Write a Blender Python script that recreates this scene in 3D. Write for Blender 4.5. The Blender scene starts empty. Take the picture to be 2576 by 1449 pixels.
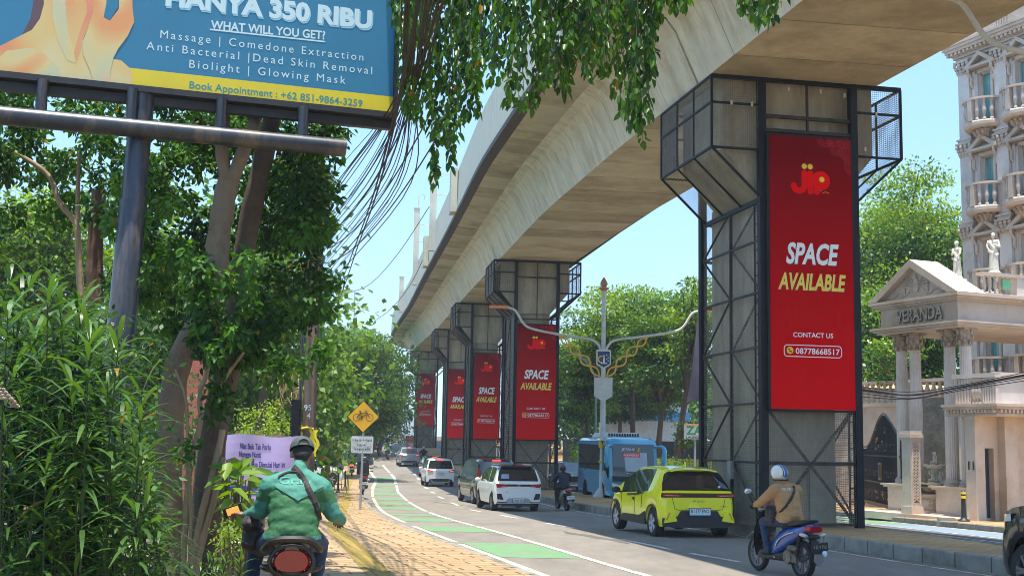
import bpy, bmesh, math, random
import numpy as np
from mathutils import Vector, Matrix
random.seed(7); RNG = np.random.default_rng(11)
S = bpy.context.scene; COL = S.collection
# ------------------------------------------------------------------ camera
F_PX = 3078.0; CX, CY = 1288.0, 724.5; CAMZ = 2.0
PITCH = math.radians(7.14); ROLL = math.radians(1.0)
_F = Vector((0, math.cos(PITCH), math.sin(PITCH))); _R0 = Vector((1, 0, 0)); _U0 = _R0.cross(_F)
_R = _R0*math.cos(ROLL) + _U0*math.sin(ROLL); _U = _U0*math.cos(ROLL) - _R0*math.sin(ROLL)
cd = bpy.data.cameras.new('camera'); cam = bpy.data.objects.new('camera', cd); COL.objects.link(cam)
cd.sensor_width = 36; cd.lens = F_PX/2576*36; cd.clip_end = 3000; cd.clip_start = .1
mw = Matrix((_R, _U, -_F)).transposed().to_4x4(); mw.translation = (0, 0, CAMZ); cam.matrix_world = mw
S.camera = cam
# ------------------------------------------------------------------ sky, sun, exposure
SUN_DIR = Vector((-.005, -.13, .985)).normalized()
W = bpy.data.worlds.new('World'); S.world = W; W.use_nodes = True
wn = W.node_tree.nodes; wl = W.node_tree.links
sky = wn.new('ShaderNodeTexSky'); sky.sky_type = 'NISHITA'; sky.sun_disc = False
sky.sun_elevation = math.asin(SUN_DIR.z); sky.sun_rotation = math.atan2(SUN_DIR.x, SUN_DIR.y)
sky.air_density = 1.0; sky.dust_density = .5; sky.ozone_density = 3.0
smx = wn.new('ShaderNodeMix'); smx.data_type = 'RGBA'; smx.inputs[0].default_value = .62; smx.inputs[7].default_value = (1.2, 2.35, 3.9, 1)   # pale humid air over the blue
wl.new(sky.outputs[0], smx.inputs[6]); wl.new(smx.outputs[2], wn['Background'].inputs[0]); wn['Background'].inputs[1].default_value = .11
sl = bpy.data.lights.new('sun', 'SUN'); sl.energy = 2.65; sl.angle = math.radians(.6); sl.color = (1, .93, .80)
so = bpy.data.objects.new('sun', sl); COL.objects.link(so)
so.rotation_euler = (-SUN_DIR).to_track_quat('-Z', 'Y').to_euler(); so.location = (0, 0, 60)
S.view_settings.view_transform = 'Standard'; S.view_settings.look = 'None'
S.view_settings.exposure = 1.68; S.view_settings.gamma = 1
S.render.engine = 'CYCLES'
S.cycles.use_denoising = True; S.cycles.denoising_prefilter = 'ACCURATE'; S.cycles.filter_width = .95; S.cycles.max_bounces = 6; S.cycles.transparent_max_bounces = 8
S.cycles.diffuse_bounces = 3; S.cycles.glossy_bounces = 3; S.cycles.caustics_reflective = False; S.cycles.caustics_refractive = False
# ------------------------------------------------------------------ picture <-> place (layout only)
def ray(px, py):
    return _F + _R*((px-CX)/F_PX) + _U*((CY-py)/F_PX)
def P(px, py, Y):
    d = ray(px, py); t = Y/d.y
    return Vector((d.x*t, Y, CAMZ+d.z*t))
_gy = np.array([-40, 0, 9, 18, 27, 46, 65, 81, 100, 115, 135, 154, 200, 300, 900.])
_gd = np.array([1.7, 1.75, 1.8, 1.86, 2.0, 2.5, 2.75, 2.85, 2.6, 2.2, 1.45, .85, -.2, -1., -1.])
_yy = np.linspace(-40, 900, 3761); _zz = np.interp(_yy, _gy, _gd)
for _ in range(2):
    k = np.ones(25)/25; zp = np.pad(_zz, 12, mode='edge'); _zz = np.convolve(zp, k, 'valid')
def zg(Y): return CAMZ - float(np.interp(Y, _yy, _zz))
def G(px, py, h=0.):
    d = ray(px, py); prev = None; Y = 3.
    f = lambda Y: CAMZ + d.z*Y/d.y - zg(Y) - h
    while Y < 400:
        v = f(Y)
        if v <= 0:
            a, b = max(Y-.5, 1), Y
            for _ in range(30):
                m = (a+b)/2
                if f(m) > 0: a = m
                else: b = m
            t = b/d.y
            return Vector((d.x*t, b, zg(b)+h))
        Y += .5
    t = 400/d.y; return Vector((d.x*t, 400, zg(400)+h))
def PL(px, py, o, n):
    d = ray(px, py); c = Vector((0, 0, CAMZ)); t = (o-c).dot(n)/d.dot(n); return c+d*t
# ------------------------------------------------------------------ materials
MATS = {}
def lin(c):
    return tuple(((v/12.92) if v <= .04045 else ((v+.055)/1.055)**2.4) for v in c)
def M(name, c, r=.6, m=0., var=.12, sc=2.5, bump=0., bsc=40., coat=0., stain=None, stsc=.6, emit=0., spec=.5, stretch=None, cov=.48):
    """procedural surface: base colour with two scales of noise, optional stains and bump"""
    if name in MATS: return MATS[name]
    mt = bpy.data.materials.new(name); MATS[name] = mt; mt.use_nodes = True
    n = mt.node_tree.nodes; l = mt.node_tree.links; b = n['Principled BSDF']
    b.inputs['Roughness'].default_value = r; b.inputs['Metallic'].default_value = m
    b.inputs['Specular IOR Level'].default_value = spec
    if coat: b.inputs['Coat Weight'].default_value = coat; b.inputs['Coat Roughness'].default_value = .05
    if emit:
        b.inputs['Emission Color'].default_value = (*c, 1); b.inputs['Emission Strength'].default_value = emit
    tc = n.new('ShaderNodeTexCoord'); vec = tc.outputs['Object']
    if stretch:
        mp = n.new('ShaderNodeMapping'); mp.inputs['Scale'].default_value = stretch; l.new(vec, mp.inputs[0]); vec = mp.outputs[0]
    if var or stain:
        t = n.new('ShaderNodeTexNoise'); t.inputs['Scale'].default_value = sc; t.inputs['Detail'].default_value = 6; t.inputs['Roughness'].default_value = .65
        l.new(vec, t.inputs['Vector'])
        rp = n.new('ShaderNodeMapRange'); rp.inputs[1].default_value = .3; rp.inputs[2].default_value = .7
        rp.inputs[3].default_value = 1-var; rp.inputs[4].default_value = 1+var; l.new(t.outputs['Fac'], rp.inputs[0])
        mx = n.new('ShaderNodeMix'); mx.data_type = 'RGBA'; mx.blend_type = 'MULTIPLY'; mx.inputs[0].default_value = 1
        mx.inputs[6].default_value = (*c, 1); l.new(rp.outputs[0], mx.inputs[7]); out = mx.outputs[2]
        if stain:
            t2 = n.new('ShaderNodeTexNoise'); t2.inputs['Scale'].default_value = stsc; t2.inputs['Detail'].default_value = 8; t2.inputs['Roughness'].default_value = .7
            l.new(vec, t2.inputs['Vector'])
            r2 = n.new('ShaderNodeMapRange'); r2.inputs[1].default_value = cov; r2.inputs[2].default_value = cov+.2; l.new(t2.outputs['Fac'], r2.inputs[0])
            m2 = n.new('ShaderNodeMix'); m2.data_type = 'RGBA'; l.new(r2.outputs[0], m2.inputs[0]); l.new(out, m2.inputs[6]); m2.inputs[7].default_value = (*stain, 1); out = m2.outputs[2]
        l.new(out, b.inputs['Base Color'])
    else: b.inputs['Base Color'].default_value = (*c, 1)
    if bump:
        t3 = n.new('ShaderNodeTexNoise'); t3.inputs['Scale'].default_value = bsc; t3.inputs['Detail'].default_value = 4; l.new(tc.outputs['Object'], t3.inputs['Vector'])
        bp = n.new('ShaderNodeBump'); bp.inputs['Strength'].default_value = bump; bp.inputs['Distance'].default_value = .02
        l.new(t3.outputs['Fac'], bp.inputs['Height']); l.new(bp.outputs[0], b.inputs['Normal'])
    return mt
def LEAF(name, c, c2, trans=.35, rough=.45, sc=1.2, spec=.35):
    """leaf: diffuse + translucent + sheen of gloss, colour differing leaf to leaf"""
    if name in MATS: return MATS[name]
    mt = bpy.data.materials.new(name); MATS[name] = mt; mt.use_nodes = True
    n = mt.node_tree.nodes; l = mt.node_tree.links; b = n['Principled BSDF']; out = n['Material Output']
    at = n.new('ShaderNodeAttribute'); at.attribute_name = 'tone'
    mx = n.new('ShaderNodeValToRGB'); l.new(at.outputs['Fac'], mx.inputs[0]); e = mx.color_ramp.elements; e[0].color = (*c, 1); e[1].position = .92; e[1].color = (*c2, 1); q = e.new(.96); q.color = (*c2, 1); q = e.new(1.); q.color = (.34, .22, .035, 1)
    l.new(mx.outputs[0], b.inputs['Base Color']); b.inputs['Roughness'].default_value = rough; b.inputs['Specular IOR Level'].default_value = spec
    tr = n.new('ShaderNodeBsdfTranslucent'); hs = n.new('ShaderNodeHueSaturation'); hs.inputs['Saturation'].default_value = 1.15; hs.inputs['Value'].default_value = 1.7; hs.inputs['Hue'].default_value = .48
    l.new(mx.outputs[0], hs.inputs['Color']); l.new(hs.outputs[0], tr.inputs[0])
    ms = n.new('ShaderNodeMixShader'); ms.inputs[0].default_value = trans; l.new(b.outputs[0], ms.inputs[1]); l.new(tr.outputs[0], ms.inputs[2]); l.new(ms.outputs[0], out.inputs[0])
    return mt
# ------------------------------------------------------------------ mesh collecting
class MB:
    def __init__(s): s.v = []; s.f = []; s.m = []; s.mats = []; s.cur = 0; s.T = None
    def use(s, mt):
        if mt not in s.mats: s.mats.append(mt)
        s.cur = s.mats.index(mt); return s
    def add(s, vs, fs):
        o = len(s.v)
        if s.T is not None: vs = [s.T @ Vector(v) for v in vs]
        s.v.extend([tuple(v) for v in vs]); s.f.extend([tuple(i+o for i in f) for f in fs]); s.m.extend([s.cur]*len(fs)); return s
    def box(s, c, d, R=None, taper=1.):
        x, y, z = d[0]/2, d[1]/2, d[2]/2; c = Vector(c)
        vs = [Vector((sx*x*(taper if sz > 0 else 1), sy*y*(taper if sz > 0 else 1), sz*z)) for sz in (-1, 1) for sy in (-1, 1) for sx in (-1, 1)]
        if R is not None: vs = [R @ v for v in vs]
        return s.add([v+c for v in vs], [(0, 2, 3, 1), (4, 5, 7, 6), (0, 1, 5, 4), (2, 6, 7, 3), (0, 4, 6, 2), (1, 3, 7, 5)])
    def bar(s, a, b, w, h=None, up=(0, 0, 1)):
        """rectangular bar from a to b"""
        a = Vector(a); b = Vector(b); h = h or w; d = (b-a)
        if d.length < 1e-6: return s
        d.normalize(); u = Vector(up)
        if abs(d.dot(u)) > .98: u = Vector((0, 1, 0))
        x = d.cross(u).normalized(); u = x.cross(d)
        vs = [p + x*(i*w/2) + u*(j*h/2) for p in (a, b) for i, j in ((-1, -1), (1, -1), (1, 1), (-1, 1))]
        return s.add(vs, [(0, 1, 2, 3), (7, 6, 5, 4), (0, 4, 5, 1), (1, 5, 6, 2), (2, 6, 7, 3), (3, 7, 4, 0)])
    def tube(s, pts, r, n=8, cap=True):
        pts = [Vector(p) for p in pts]; rs = r if isinstance(r, (list, tuple)) else [r]*len(pts)
        vs = []; fs = []; ref = None
        for i, p in enumerate(pts):
            d = (pts[min(i+1, len(pts)-1)] - pts[max(i-1, 0)])
            d = d.normalized() if d.length > 1e-9 else Vector((0, 0, 1))
            if ref is None: ref = Vector((1, 0, 0)) if abs(d.x) < .8 else Vector((0, 1, 0))
            x = (ref - d*ref.dot(d)).normalized(); y = d.cross(x); ref = x
            for k in range(n):
                a = 2*math.pi*k/n; vs.append(p + (x*math.cos(a)+y*math.sin(a))*rs[i])
        for i in range(len(pts)-1):
            for k in range(n):
                fs.append((i*n+k, i*n+(k+1) % n, (i+1)*n+(k+1) % n, (i+1)*n+k))
        if cap:
            fs.append(tuple(range(n-1, -1, -1))); fs.append(tuple((len(pts)-1)*n+k for k in range(n)))
        return s.add(vs, fs)
    def lathe(s, c, prof, n=16, R=None, arc=1., a0=0., cap=True):
        """prof = [(r, z)]; about z through c"""
        c = Vector(c); vs = []; fs = []; full = arc >= 1; m = n if full else n+1
        for r, z in prof:
            for k in range(m):
                a = a0+2*math.pi*arc*k/n; v = Vector((r*math.cos(a), r*math.sin(a), z))
                vs.append((R @ v if R is not None else v)+c)
        for i in range(len(prof)-1):
            for k in range(n):
                k2 = (k+1) % m if full else k+1
                fs.append((i*m+k, i*m+k2, (i+1)*m+k2, (i+1)*m+k))
        if cap and full and prof[0][0] > 1e-4: fs.append(tuple(range(m-1, -1, -1)))
        if cap and full and prof[-1][0] > 1e-4: fs.append(tuple((len(prof)-1)*m+k for k in range(m)))
        return s.add(vs, fs)
    def prism(s, poly, o, u, v, depth):
        """poly in (u,v) plane at o, thickness depth along u x v (front face at o + 0)"""
        o = Vector(o); u = Vector(u); v = Vector(v); w = u.cross(v).normalized(); n = len(poly)
        vs = [o+u*a+v*b for a, b in poly] + [o+u*a+v*b-w*depth for a, b in poly]
        fs = [tuple(range(n)), tuple(range(2*n-1, n-1, -1))] + [(i, i+n, (i+1) % n+n, (i+1) % n) for i in range(n)]
        return s.add(vs, fs)
    def grid(s, rows, close=False):
        m = len(rows[0]); vs = [p for r in rows for p in r]; fs = []
        for i in range(len(rows)-1):
            for k in range(m if close else m-1):
                k2 = (k+1) % m; fs.append((i*m+k, i*m+k2, (i+1)*m+k2, (i+1)*m+k))
        return s.add(vs, fs)
    def ell(s, c, r, n=12, m=8, R=None):
        c = Vector(c); r = (r, r, r) if not isinstance(r, (tuple, list)) else r; rows = []
        for i in range(m+1):
            t = math.pi*i/m-math.pi/2; row = []
            for k in range(n):
                a = 2*math.pi*k/n; v = Vector((r[0]*math.cos(t)*math.cos(a), r[1]*math.cos(t)*math.sin(a), r[2]*math.sin(t)))
                row.append((R @ v if R is not None else v)+c)
            rows.append(row)
        return s.grid(rows, True)
    def text(s, txt, o, u, v, size, width=None, bold=0., shear=0., space=1., align='CENTER', squeeze=1.):
        """flat lettering in the plane (u,v): o is the baseline anchor; width fits the line"""
        cu = bpy.data.curves.new('lettering', 'FONT'); cu.body = txt; cu.size = 1; cu.offset = bold; cu.shear = shear; cu.space_character = space
        cu.resolution_u = 3; ob = bpy.data.objects.new('lettering', cu)
        me = bpy.data.meshes.new_from_object(ob); n = len(me.vertices)
        if n:
            co = np.empty(n*3); me.vertices.foreach_get('co', co); co = co.reshape(-1, 3)
            x0, x1 = co[:, 0].min(), co[:, 0].max(); cap = .729
            sy = size/cap; sx = sy*squeeze
            if width: sx = width/(x1-x0)
            ax = {'CENTER': (x0+x1)/2, 'LEFT': x0, 'RIGHT': x1}[align]
            o = Vector(o); u = Vector(u); v = Vector(v)
            s.add([o+u*((c[0]-ax)*sx)+v*(c[1]*sy) for c in co], [tuple(p.vertices) for p in me.polygons])
        bpy.data.objects.remove(ob); bpy.data.curves.remove(cu); bpy.data.meshes.remove(me); return s
    def mesh(s, name, inv=None, smooth=None):
        me = bpy.data.meshes.new(name); vs = s.v if inv is None else [tuple(inv @ Vector(v)) for v in s.v]
        me.from_pydata(vs, [], s.f)
        for mt in s.mats: me.materials.append(mt)
        if len(s.mats) > 1: me.polygons.foreach_set('material_index', s.m)
        if smooth is not None:
            me.polygons.foreach_set('use_smooth', [True]*len(me.polygons)); me.update(); me.set_sharp_from_angle(angle=math.radians(smooth))
        me.validate(); me.update(); return me
def obj(name, mb, mt=None, parent=None, world=True, smooth=None, label=None):
    """one mesh object; with a parent, world-built geometry is moved into the parent's frame"""
    if mt is not None and not mb.mats: mb.mats.append(mt)
    inv = None
    if parent is not None and world: inv = WM(parent).inverted()
    o = bpy.data.objects.new(name, mb.mesh(name, inv, smooth)); COL.objects.link(o)
    if parent is not None: o.parent = parent
    if label: o['label'] = label
    return o
_WM = {}
def WM(o):
    m = Matrix.LocRotScale(o.location, o.rotation_euler, o.scale)
    return WM(o.parent) @ m if o.parent else m
def thing(name, label, cat, loc=(0, 0, 0), rz=0., group=None):
    o = bpy.data.objects.new(name, None); COL.objects.link(o); o.location = loc; o.rotation_euler = (0, 0, rz); o.empty_display_size = .3
    return tag(o, label, cat, group)
def tag(o, label, cat, group=None):
    o['label'] = label; o['category'] = cat
    if group: o['group'] = group
    return o
def struct(o, kind='structure', label=None):
    o['kind'] = kind
    if label: o['label'] = label
    return o
def dup(root, loc, rz=0., label=None, group=None, scale=None):
    def rec(o, par):
        c = o.copy(); COL.objects.link(c)
        if par is not None: c.parent = par
        for ch in list(o.children): rec(ch, c)
        return c
    r = rec(root, None); r.location = loc; r.rotation_euler = (0, 0, rz)
    if scale: r.scale = (scale,)*3
    if label: r['label'] = label
    if group: r['group'] = group
    return r
def smoothline(pts, n=8):
    pts = [Vector(p) for p in pts]; out = []
    for i in range(len(pts)-1):
        p0 = pts[max(i-1, 0)]; p1 = pts[i]; p2 = pts[i+1]; p3 = pts[min(i+2, len(pts)-1)]
        for k in range(n):
            t = k/n; out.append(.5*((2*p1)+(p2-p0)*t+(2*p0-5*p1+4*p2-p3)*t*t+(3*p1-p0-3*p2+p3)*t**3))
    return out+[pts[-1]]
# ------------------------------------------------------------------ ground, carriageways, pavements
def TILE(name, c1, c2, cm, rot, bw, bh, mort=.012, r=.75, off=.5, dirt=None):
    mt = bpy.data.materials.new(name); MATS[name] = mt; mt.use_nodes = True
    n = mt.node_tree.nodes; l = mt.node_tree.links; b = n['Principled BSDF']; b.inputs['Roughness'].default_value = r; b.inputs['Specular IOR Level'].default_value = .25
    tc = n.new('ShaderNodeTexCoord'); mp = n.new('ShaderNodeMapping'); mp.inputs['Rotation'].default_value = (0, 0, rot); l.new(tc.outputs['Object'], mp.inputs[0])
    br = n.new('ShaderNodeTexBrick'); br.offset = off; l.new(mp.outputs[0], br.inputs['Vector'])
    br.inputs['Color1'].default_value = (*c1, 1); br.inputs['Color2'].default_value = (*c2, 1); br.inputs['Mortar'].default_value = (*cm, 1)
    br.inputs['Scale'].default_value = 1; br.inputs['Mortar Size'].default_value = mort; br.inputs['Brick Width'].default_value = bw; br.inputs['Row Height'].default_value = bh; br.inputs['Bias'].default_value = 0
    t = n.new('ShaderNodeTexNoise'); t.inputs['Scale'].default_value = .9; t.inputs['Detail'].default_value = 9; t.inputs['Roughness'].default_value = .7; l.new(tc.outputs['Object'], t.inputs['Vector'])
    rp = n.new('ShaderNodeMapRange'); rp.inputs[1].default_value = .3; rp.inputs[2].default_value = .7; rp.inputs[3].default_value = .72; rp.inputs[4].default_value = 1.2; l.new(t.outputs['Fac'], rp.inputs[0])
    mx = n.new('ShaderNodeMix'); mx.data_type = 'RGBA'; mx.blend_type = 'MULTIPLY'; mx.inputs[0].default_value = 1; l.new(br.outputs['Color'], mx.inputs[6]); l.new(rp.outputs[0], mx.inputs[7]); out = mx.outputs[2]
    if dirt:
        t2 = n.new('ShaderNodeTexNoise'); t2.inputs['Scale'].default_value = .35; t2.inputs['Detail'].default_value = 10; t2.inputs['Roughness'].default_value = .75; l.new(tc.outputs['Object'], t2.inputs['Vector'])
        r2 = n.new('ShaderNodeMapRange'); r2.inputs[1].default_value = .5; r2.inputs[2].default_value = .66; r2.inputs[4].default_value = .5; l.new(t2.outputs['Fac'], r2.inputs[0])
        m2 = n.new('ShaderNodeMix'); m2.data_type = 'RGBA'; l.new(r2.outputs[0], m2.inputs[0]); l.new(out, m2.inputs[6]); m2.inputs[7].default_value = (*dirt, 1); out = m2.outputs[2]
    l.new(out, b.inputs['Base Color'])
    bp = n.new('ShaderNodeBump'); bp.inputs['Strength'].default_value = .5; bp.inputs['Distance'].default_value = .01; l.new(br.outputs['Fac'], bp.inputs['Height']); bp.invert = True; l.new(bp.outputs[0], b.inputs['Normal'])
    return mt
def curve(pts):
    ys = np.array([p[0] for p in pts], float); xs = np.array([p[1] for p in pts], float)
    t = np.linspace(ys[0], ys[-1], 600); x = np.interp(t, ys, xs); k = np.ones(15)/15
    x2 = np.convolve(np.concatenate([2*x[0]-x[7:0:-1], x, 2*x[-1]-x[-2:-9:-1]]), k, 'valid')
    def f(Y):
        if Y < t[0]: return float(x2[0]+(Y-t[0])*(x2[1]-x2[0])/(t[1]-t[0]))
        if Y > t[-1]: return float(x2[-1]+(Y-t[-1])*(x2[-1]-x2[-20])/(t[-1]-t[-20]))
        return float(np.interp(Y, t, x2))
    return f
KL = curve([(-20, 8.9), (3, 3.6), (9, 2.08), (15.45, .46), (20, -.67), (24.65, -1.81), (28.7, -2.65), (35, -3.68), (48.4, -5.62), (62.6, -7.3), (80, -9.2), (91, -10.7), (104, -12.5), (125, -15.6), (160, -20)])
YL = curve([(-20, 9.6), (3, 4.25), (9, 2.7), (15.45, 1.05), (20, -.05), (24, -.98), (27.6, -1.77), (32.6, -2.74), (39.6, -3.95), (47.8, -5.06), (58, -6.36), (70.6, -7.75), (85.3, -9.13), (95.7, -10.6), (107.4, -12.25), (125, -15.1), (160, -19.6)])
WL = curve([(-20, 12.2), (3, 6.3), (9, 4.6), (17.76, 1.98), (19.84, 1.5), (23, .84), (26.3, .13), (31.4, -.9), (35.4, -1.7), (41.2, -2.66), (53.2, -4.35), (65.5, -5.85), (78.7, -7.13), (88.9, -8.2), (97.8, -9.4), (111, -11.3), (125, -13.6), (160, -18)])
KRL = curve([(-20, 17.), (3, 11.9), (9, 10.2), (12, 9.3), (15, 8.35), (18.7, 7.26), (20.3, 6.79), (23.9, 6.), (27.3, 5.45), (29, 5.12), (38.9, 3.4), (45.6, 2.4), (51, 1.6), (72, -1.1), (97, -4.23), (119, -7.4), (145, -12), (175, -15.5)])
KR = lambda Y: KRL(Y)+.38
MR = curve([(-20, 19.2), (3, 13.9), (10, 11.3), (22, 8.95), (28, 8.55), (33, 8.05), (45, 6.0), (55, 4.35), (65, 3.), (88, .15), (108, -2.7), (144, -8.2), (175, -11.5)])
RR = curve([(-20, 17.8), (20, 14.1), (33, 12.9), (42, 12.1), (60, 10.6), (80, 8.6), (110, 5.), (144, 0.), (175, -4)])
SL = curve([(-20, -1.), (3, -2.2), (14.6, -3.3), (25, -4.5), (47, -6.8), (60, -8.6), (85, -11.9), (104, -14.4), (160, -22)])
YS = [-20+2*i for i in range(12)] + [4+.75*i for i in range(60)] + [49+1.5*i for i in range(85)]
def sheet(name, fl, fr, h, mt, kind='structure', n=4, ys=None, label=None):
    mb = MB().use(mt); rows = []
    for Y in (ys or YS):
        a, b = fl(Y), fr(Y); rows.append([Vector((a+(b-a)*k/n, Y, zg(Y)+h)) for k in range(n+1)])
    mb.grid(rows); o = obj(name, mb); struct(o, kind); 
    if label: o['label'] = label
    return o
mAsph = M('asphalt', (.225, .198, .170), r=.85, var=.13, sc=1.6, bump=.3, bsc=90, stain=(.165, .147, .128), stsc=.32, spec=.25, stretch=(1.5, .45, 1))
mAsph2 = M('asphalt_far', (.14, .135, .14), r=.85, var=.12, sc=.8, spec=.25)
mTile = TILE('pavement_tile', (.40, .265, .14), (.44, .305, .17), (.14, .09, .05), math.radians(-16), .6, .3, mort=.02, dirt=(.30, .19, .10))
mTileM = TILE('median_tile', (.48, .29, .13), (.54, .34, .15), (.2, .11, .05), math.radians(-13), .4, .2, dirt=(.27, .17, .09))
mTact = TILE('tactile_tile', (.44, .31, .06), (.40, .28, .06), (.22, .155, .04), math.radians(-15), .3, .075, mort=.02, off=0, dirt=(.36, .24, .06))
mKerb = M('kerb_concrete', (.27, .25, .21), r=.85, var=.25, sc=2, bump=.3, bsc=30, stain=(.13, .12, .10), stsc=.9)
mSoil = M('soil', (.13, .10, .06), r=.95, var=.3, sc=2, bump=.4, bsc=8, stain=(.06, .09, .025), stsc=1.2)
mWhite = M('road_paint_white', (.66, .64, .58), r=.7, var=.15, sc=6, stain=(.27, .24, .21), stsc=3.2, cov=.43)
mYel = M('road_paint_cream', (.68, .62, .42), r=.7, var=.16, sc=6, stain=(.28, .24, .17), stsc=3, cov=.43)
mGreen = M('road_paint_green', (.125, .29, .115), r=.75, var=.15, sc=5, stain=(.19, .22, .155), stsc=1.6, cov=.42)
# base ground
mb = MB().use(mSoil); rows = []
for Y in [-60, -40]+YS+[180, 200, 230, 270, 320, 400, 600, 1000, 1600]:
    rows.append([Vector((x, Y, zg(min(Y, 890))-.05)) for x in (-900, -200, -60, -30, -15, 0, 15, 30, 60, 200, 900)])
mb.grid(rows); struct(obj('ground', mb))
YT = [y for y in YS if y < 190]
sheet('road', lambda Y: KL(Y)-.1, lambda Y: KR(Y)+.1, 0, mAsph, n=10)
sheet('far_road', lambda Y: MR(Y)-.1, lambda Y: RR(Y)+.1, 0, mAsph2, n=6)
sheet('pavement', SL, lambda Y: KL(Y)-.14, .2, mTile, n=6)
sheet('median', lambda Y: KR(Y)+.14, lambda Y: MR(Y)-.14, .235, mTileM, n=4)
sheet('far_pavement', lambda Y: RR(Y)+.14, lambda Y: RR(Y)+9, .16, mTileM, n=6)
# side street where the dark car turns out
# kerb stones: one object a kerb, each stone with its own bevelled block
def kerb(name, f, side, h, mt=mKerb, y0=4, y1=150, L=.9, w=.15):
    mb = MB().use(mt); y = y0
    while y < y1:
        st = L if y < 70 else 2*L
        a = Vector((f(y+.015)+side*w/2, y+.015, zg(y)-.06)); b = Vector((f(y+st-.015)+side*w/2, y+st-.015, zg(y+st)-.06))
        d = (b-a); u = Vector((d.y, -d.x, 0)).normalized()*w/2; hz = h+.06; ch = .025
        vs = []
        for p in (a, b):
            for o, z in ((-1, 0), (-1, hz-ch), (-1+2*ch/w, hz), (1-2*ch/w, hz), (1, hz-ch), (1, 0)): vs.append(p+u*o+Vector((0, 0, z+random.uniform(-.004, .004))))
        mb.add(vs, [(i, i+1, i+7, i+6) for i in range(5)]+[(0, 1, 2, 3, 4, 5)[::-1], (6, 7, 8, 9, 10, 11)])
        y += st
    struct(obj(name, mb))
kerb('pavement_kerb', KL, -1, .2)
kerb('median_kerb', KR, 1, .25)
kerb('median_kerb', MR, -1, .25)
kerb('far_pavement_kerb', RR, 1, .17, L=1.2)
# a strip of paler gutter along the median kerb, and patches of newer asphalt
mGut = M('gutter', (.22, .20, .175), r=.9, var=.25, sc=3, stain=(.32, .28, .22), stsc=1.5)
sheet('gutter', lambda Y: KR(Y)-.22, lambda Y: KR(Y)-.005, .004, mGut, n=1, ys=[y for y in YS if 4 < y < 150])
# tactile paving along the pavement
TC = curve([(3, 1.2), (11, -.55), (15.5, -1.6), (20, -2.5), (24.7, -3.43), (29, -4.0), (37, -4.95), (46, -6.0), (60, -7.9), (80, -10.2), (104, -13.4)])
sheet('tactile_paving', lambda Y: TC(Y)-.17, lambda Y: TC(Y)+.17, .206, mTact, n=1, ys=[y for y in YS if 4 < y < 100])
mb = MB().use(mTact); ys = [y for y in YS if 8 < y < 40]
for off in (-.11, -.037, .037, .11):
    rows = []
    for Y in ys: rows.append([Vector((TC(Y)+off+k*.014, Y, zg(Y)+.207+(.006 if abs(k) < 2 else 0))) for k in (-2, -1, 1, 2)])
    mb.grid(rows)
struct(obj('tactile_ribs', mb))
# painted lines
def line(name, f, w, mt, y0, y1, h=.006, step=.5):
    n = max(2, int((y1-y0)/step)+1); return sheet(name, lambda Y: f(Y)-w/2, lambda Y: f(Y)+w/2, h, mt, n=1, ys=[y0+(y1-y0)*i/(n-1) for i in range(n)])
for a, b in ((5, 15.5), (16.2, 23.6), (24.1, 30.4), (32.4, 56), (57.5, 68), (69, 84), (85, 107)): line('cream_edge_line', YL, .13 if a < 60 else .2, mYel, a, b)
for a, b in ((5, 17), (17.15, 25.4), (25.6, 30.8), (31.2, 35), (35.15, 40.9), (53, 77), (42, 52), (79.5, 96), (98, 111)): line('bike_lane_line', WL, .14 if a < 60 else .2, mWhite, a, b)
line('kerbside_line', KRL, .12, mYel, 4, 30); line('kerbside_line', KRL, .13, mWhite, 30, 120)
for a, b in (((1443, 1327), (1375, 1315)), ((1688, 1381), (1566, 1356)), ((1303, 1303), (1259, 1295)), ((1212, 1287), (1182, 1281)), ((1153.5, 1271), (1135, 1263.5)), ((1117, 1254.5), (1102, 1248)), ((1093, 1240), (1084, 1236)), ((1076, 1229), (1069.5, 1225)), ((1064.5, 1219), (1058.5, 1215)), ((1057, 1207), (1050, 1202)), ((1048, 1195), (1041.5, 1190.5)), ((1038, 1182), (1033, 1178)), ((1029, 1172), (1024, 1168)), ((1860, 1412), (1738, 1391))):
    p, q = G(*a, .006), G(*b, .006); d = (q-p).normalized(); u = Vector((d.y, -d.x, 0))*.065*(1 if p.y < 60 else 1.5)
    mb = MB().use(mWhite); N = 4; mb.grid([[Vector((*((p+(q-p)*i/N)+u*s).xy, zg(p.y+(q.y-p.y)*i/N)+.006)) for s in (-1, 1)] for i in range(N+1)])
    struct(obj('lane_dash', mb))
# green bicycle-lane blocks
def gblock(y0, y1, skew=1.1):
    mb = MB().use(mGreen); rows = []
    for i in range(5):
        y = y0+(y1-y0)*i/4; a = YL(y)+.1; b = WL(y+skew*.0)-.1
        rows.append([Vector((a+(b-a)*k/4, y, zg(y)+.0045)) for k in range(5)])
    mb.grid(rows); struct(obj('green_lane_block', mb))
for y0, y1 in ((9.5, 12.2), (20.6, 24.1), (27.9, 30.5), (33.2, 35.4), (37.5, 39.1), (43.4, 46), (48.3, 51), (53.5, 56.3), (60, 63), (67, 71), (76, 80), (86, 90)): gblock(y0, y1)
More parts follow.
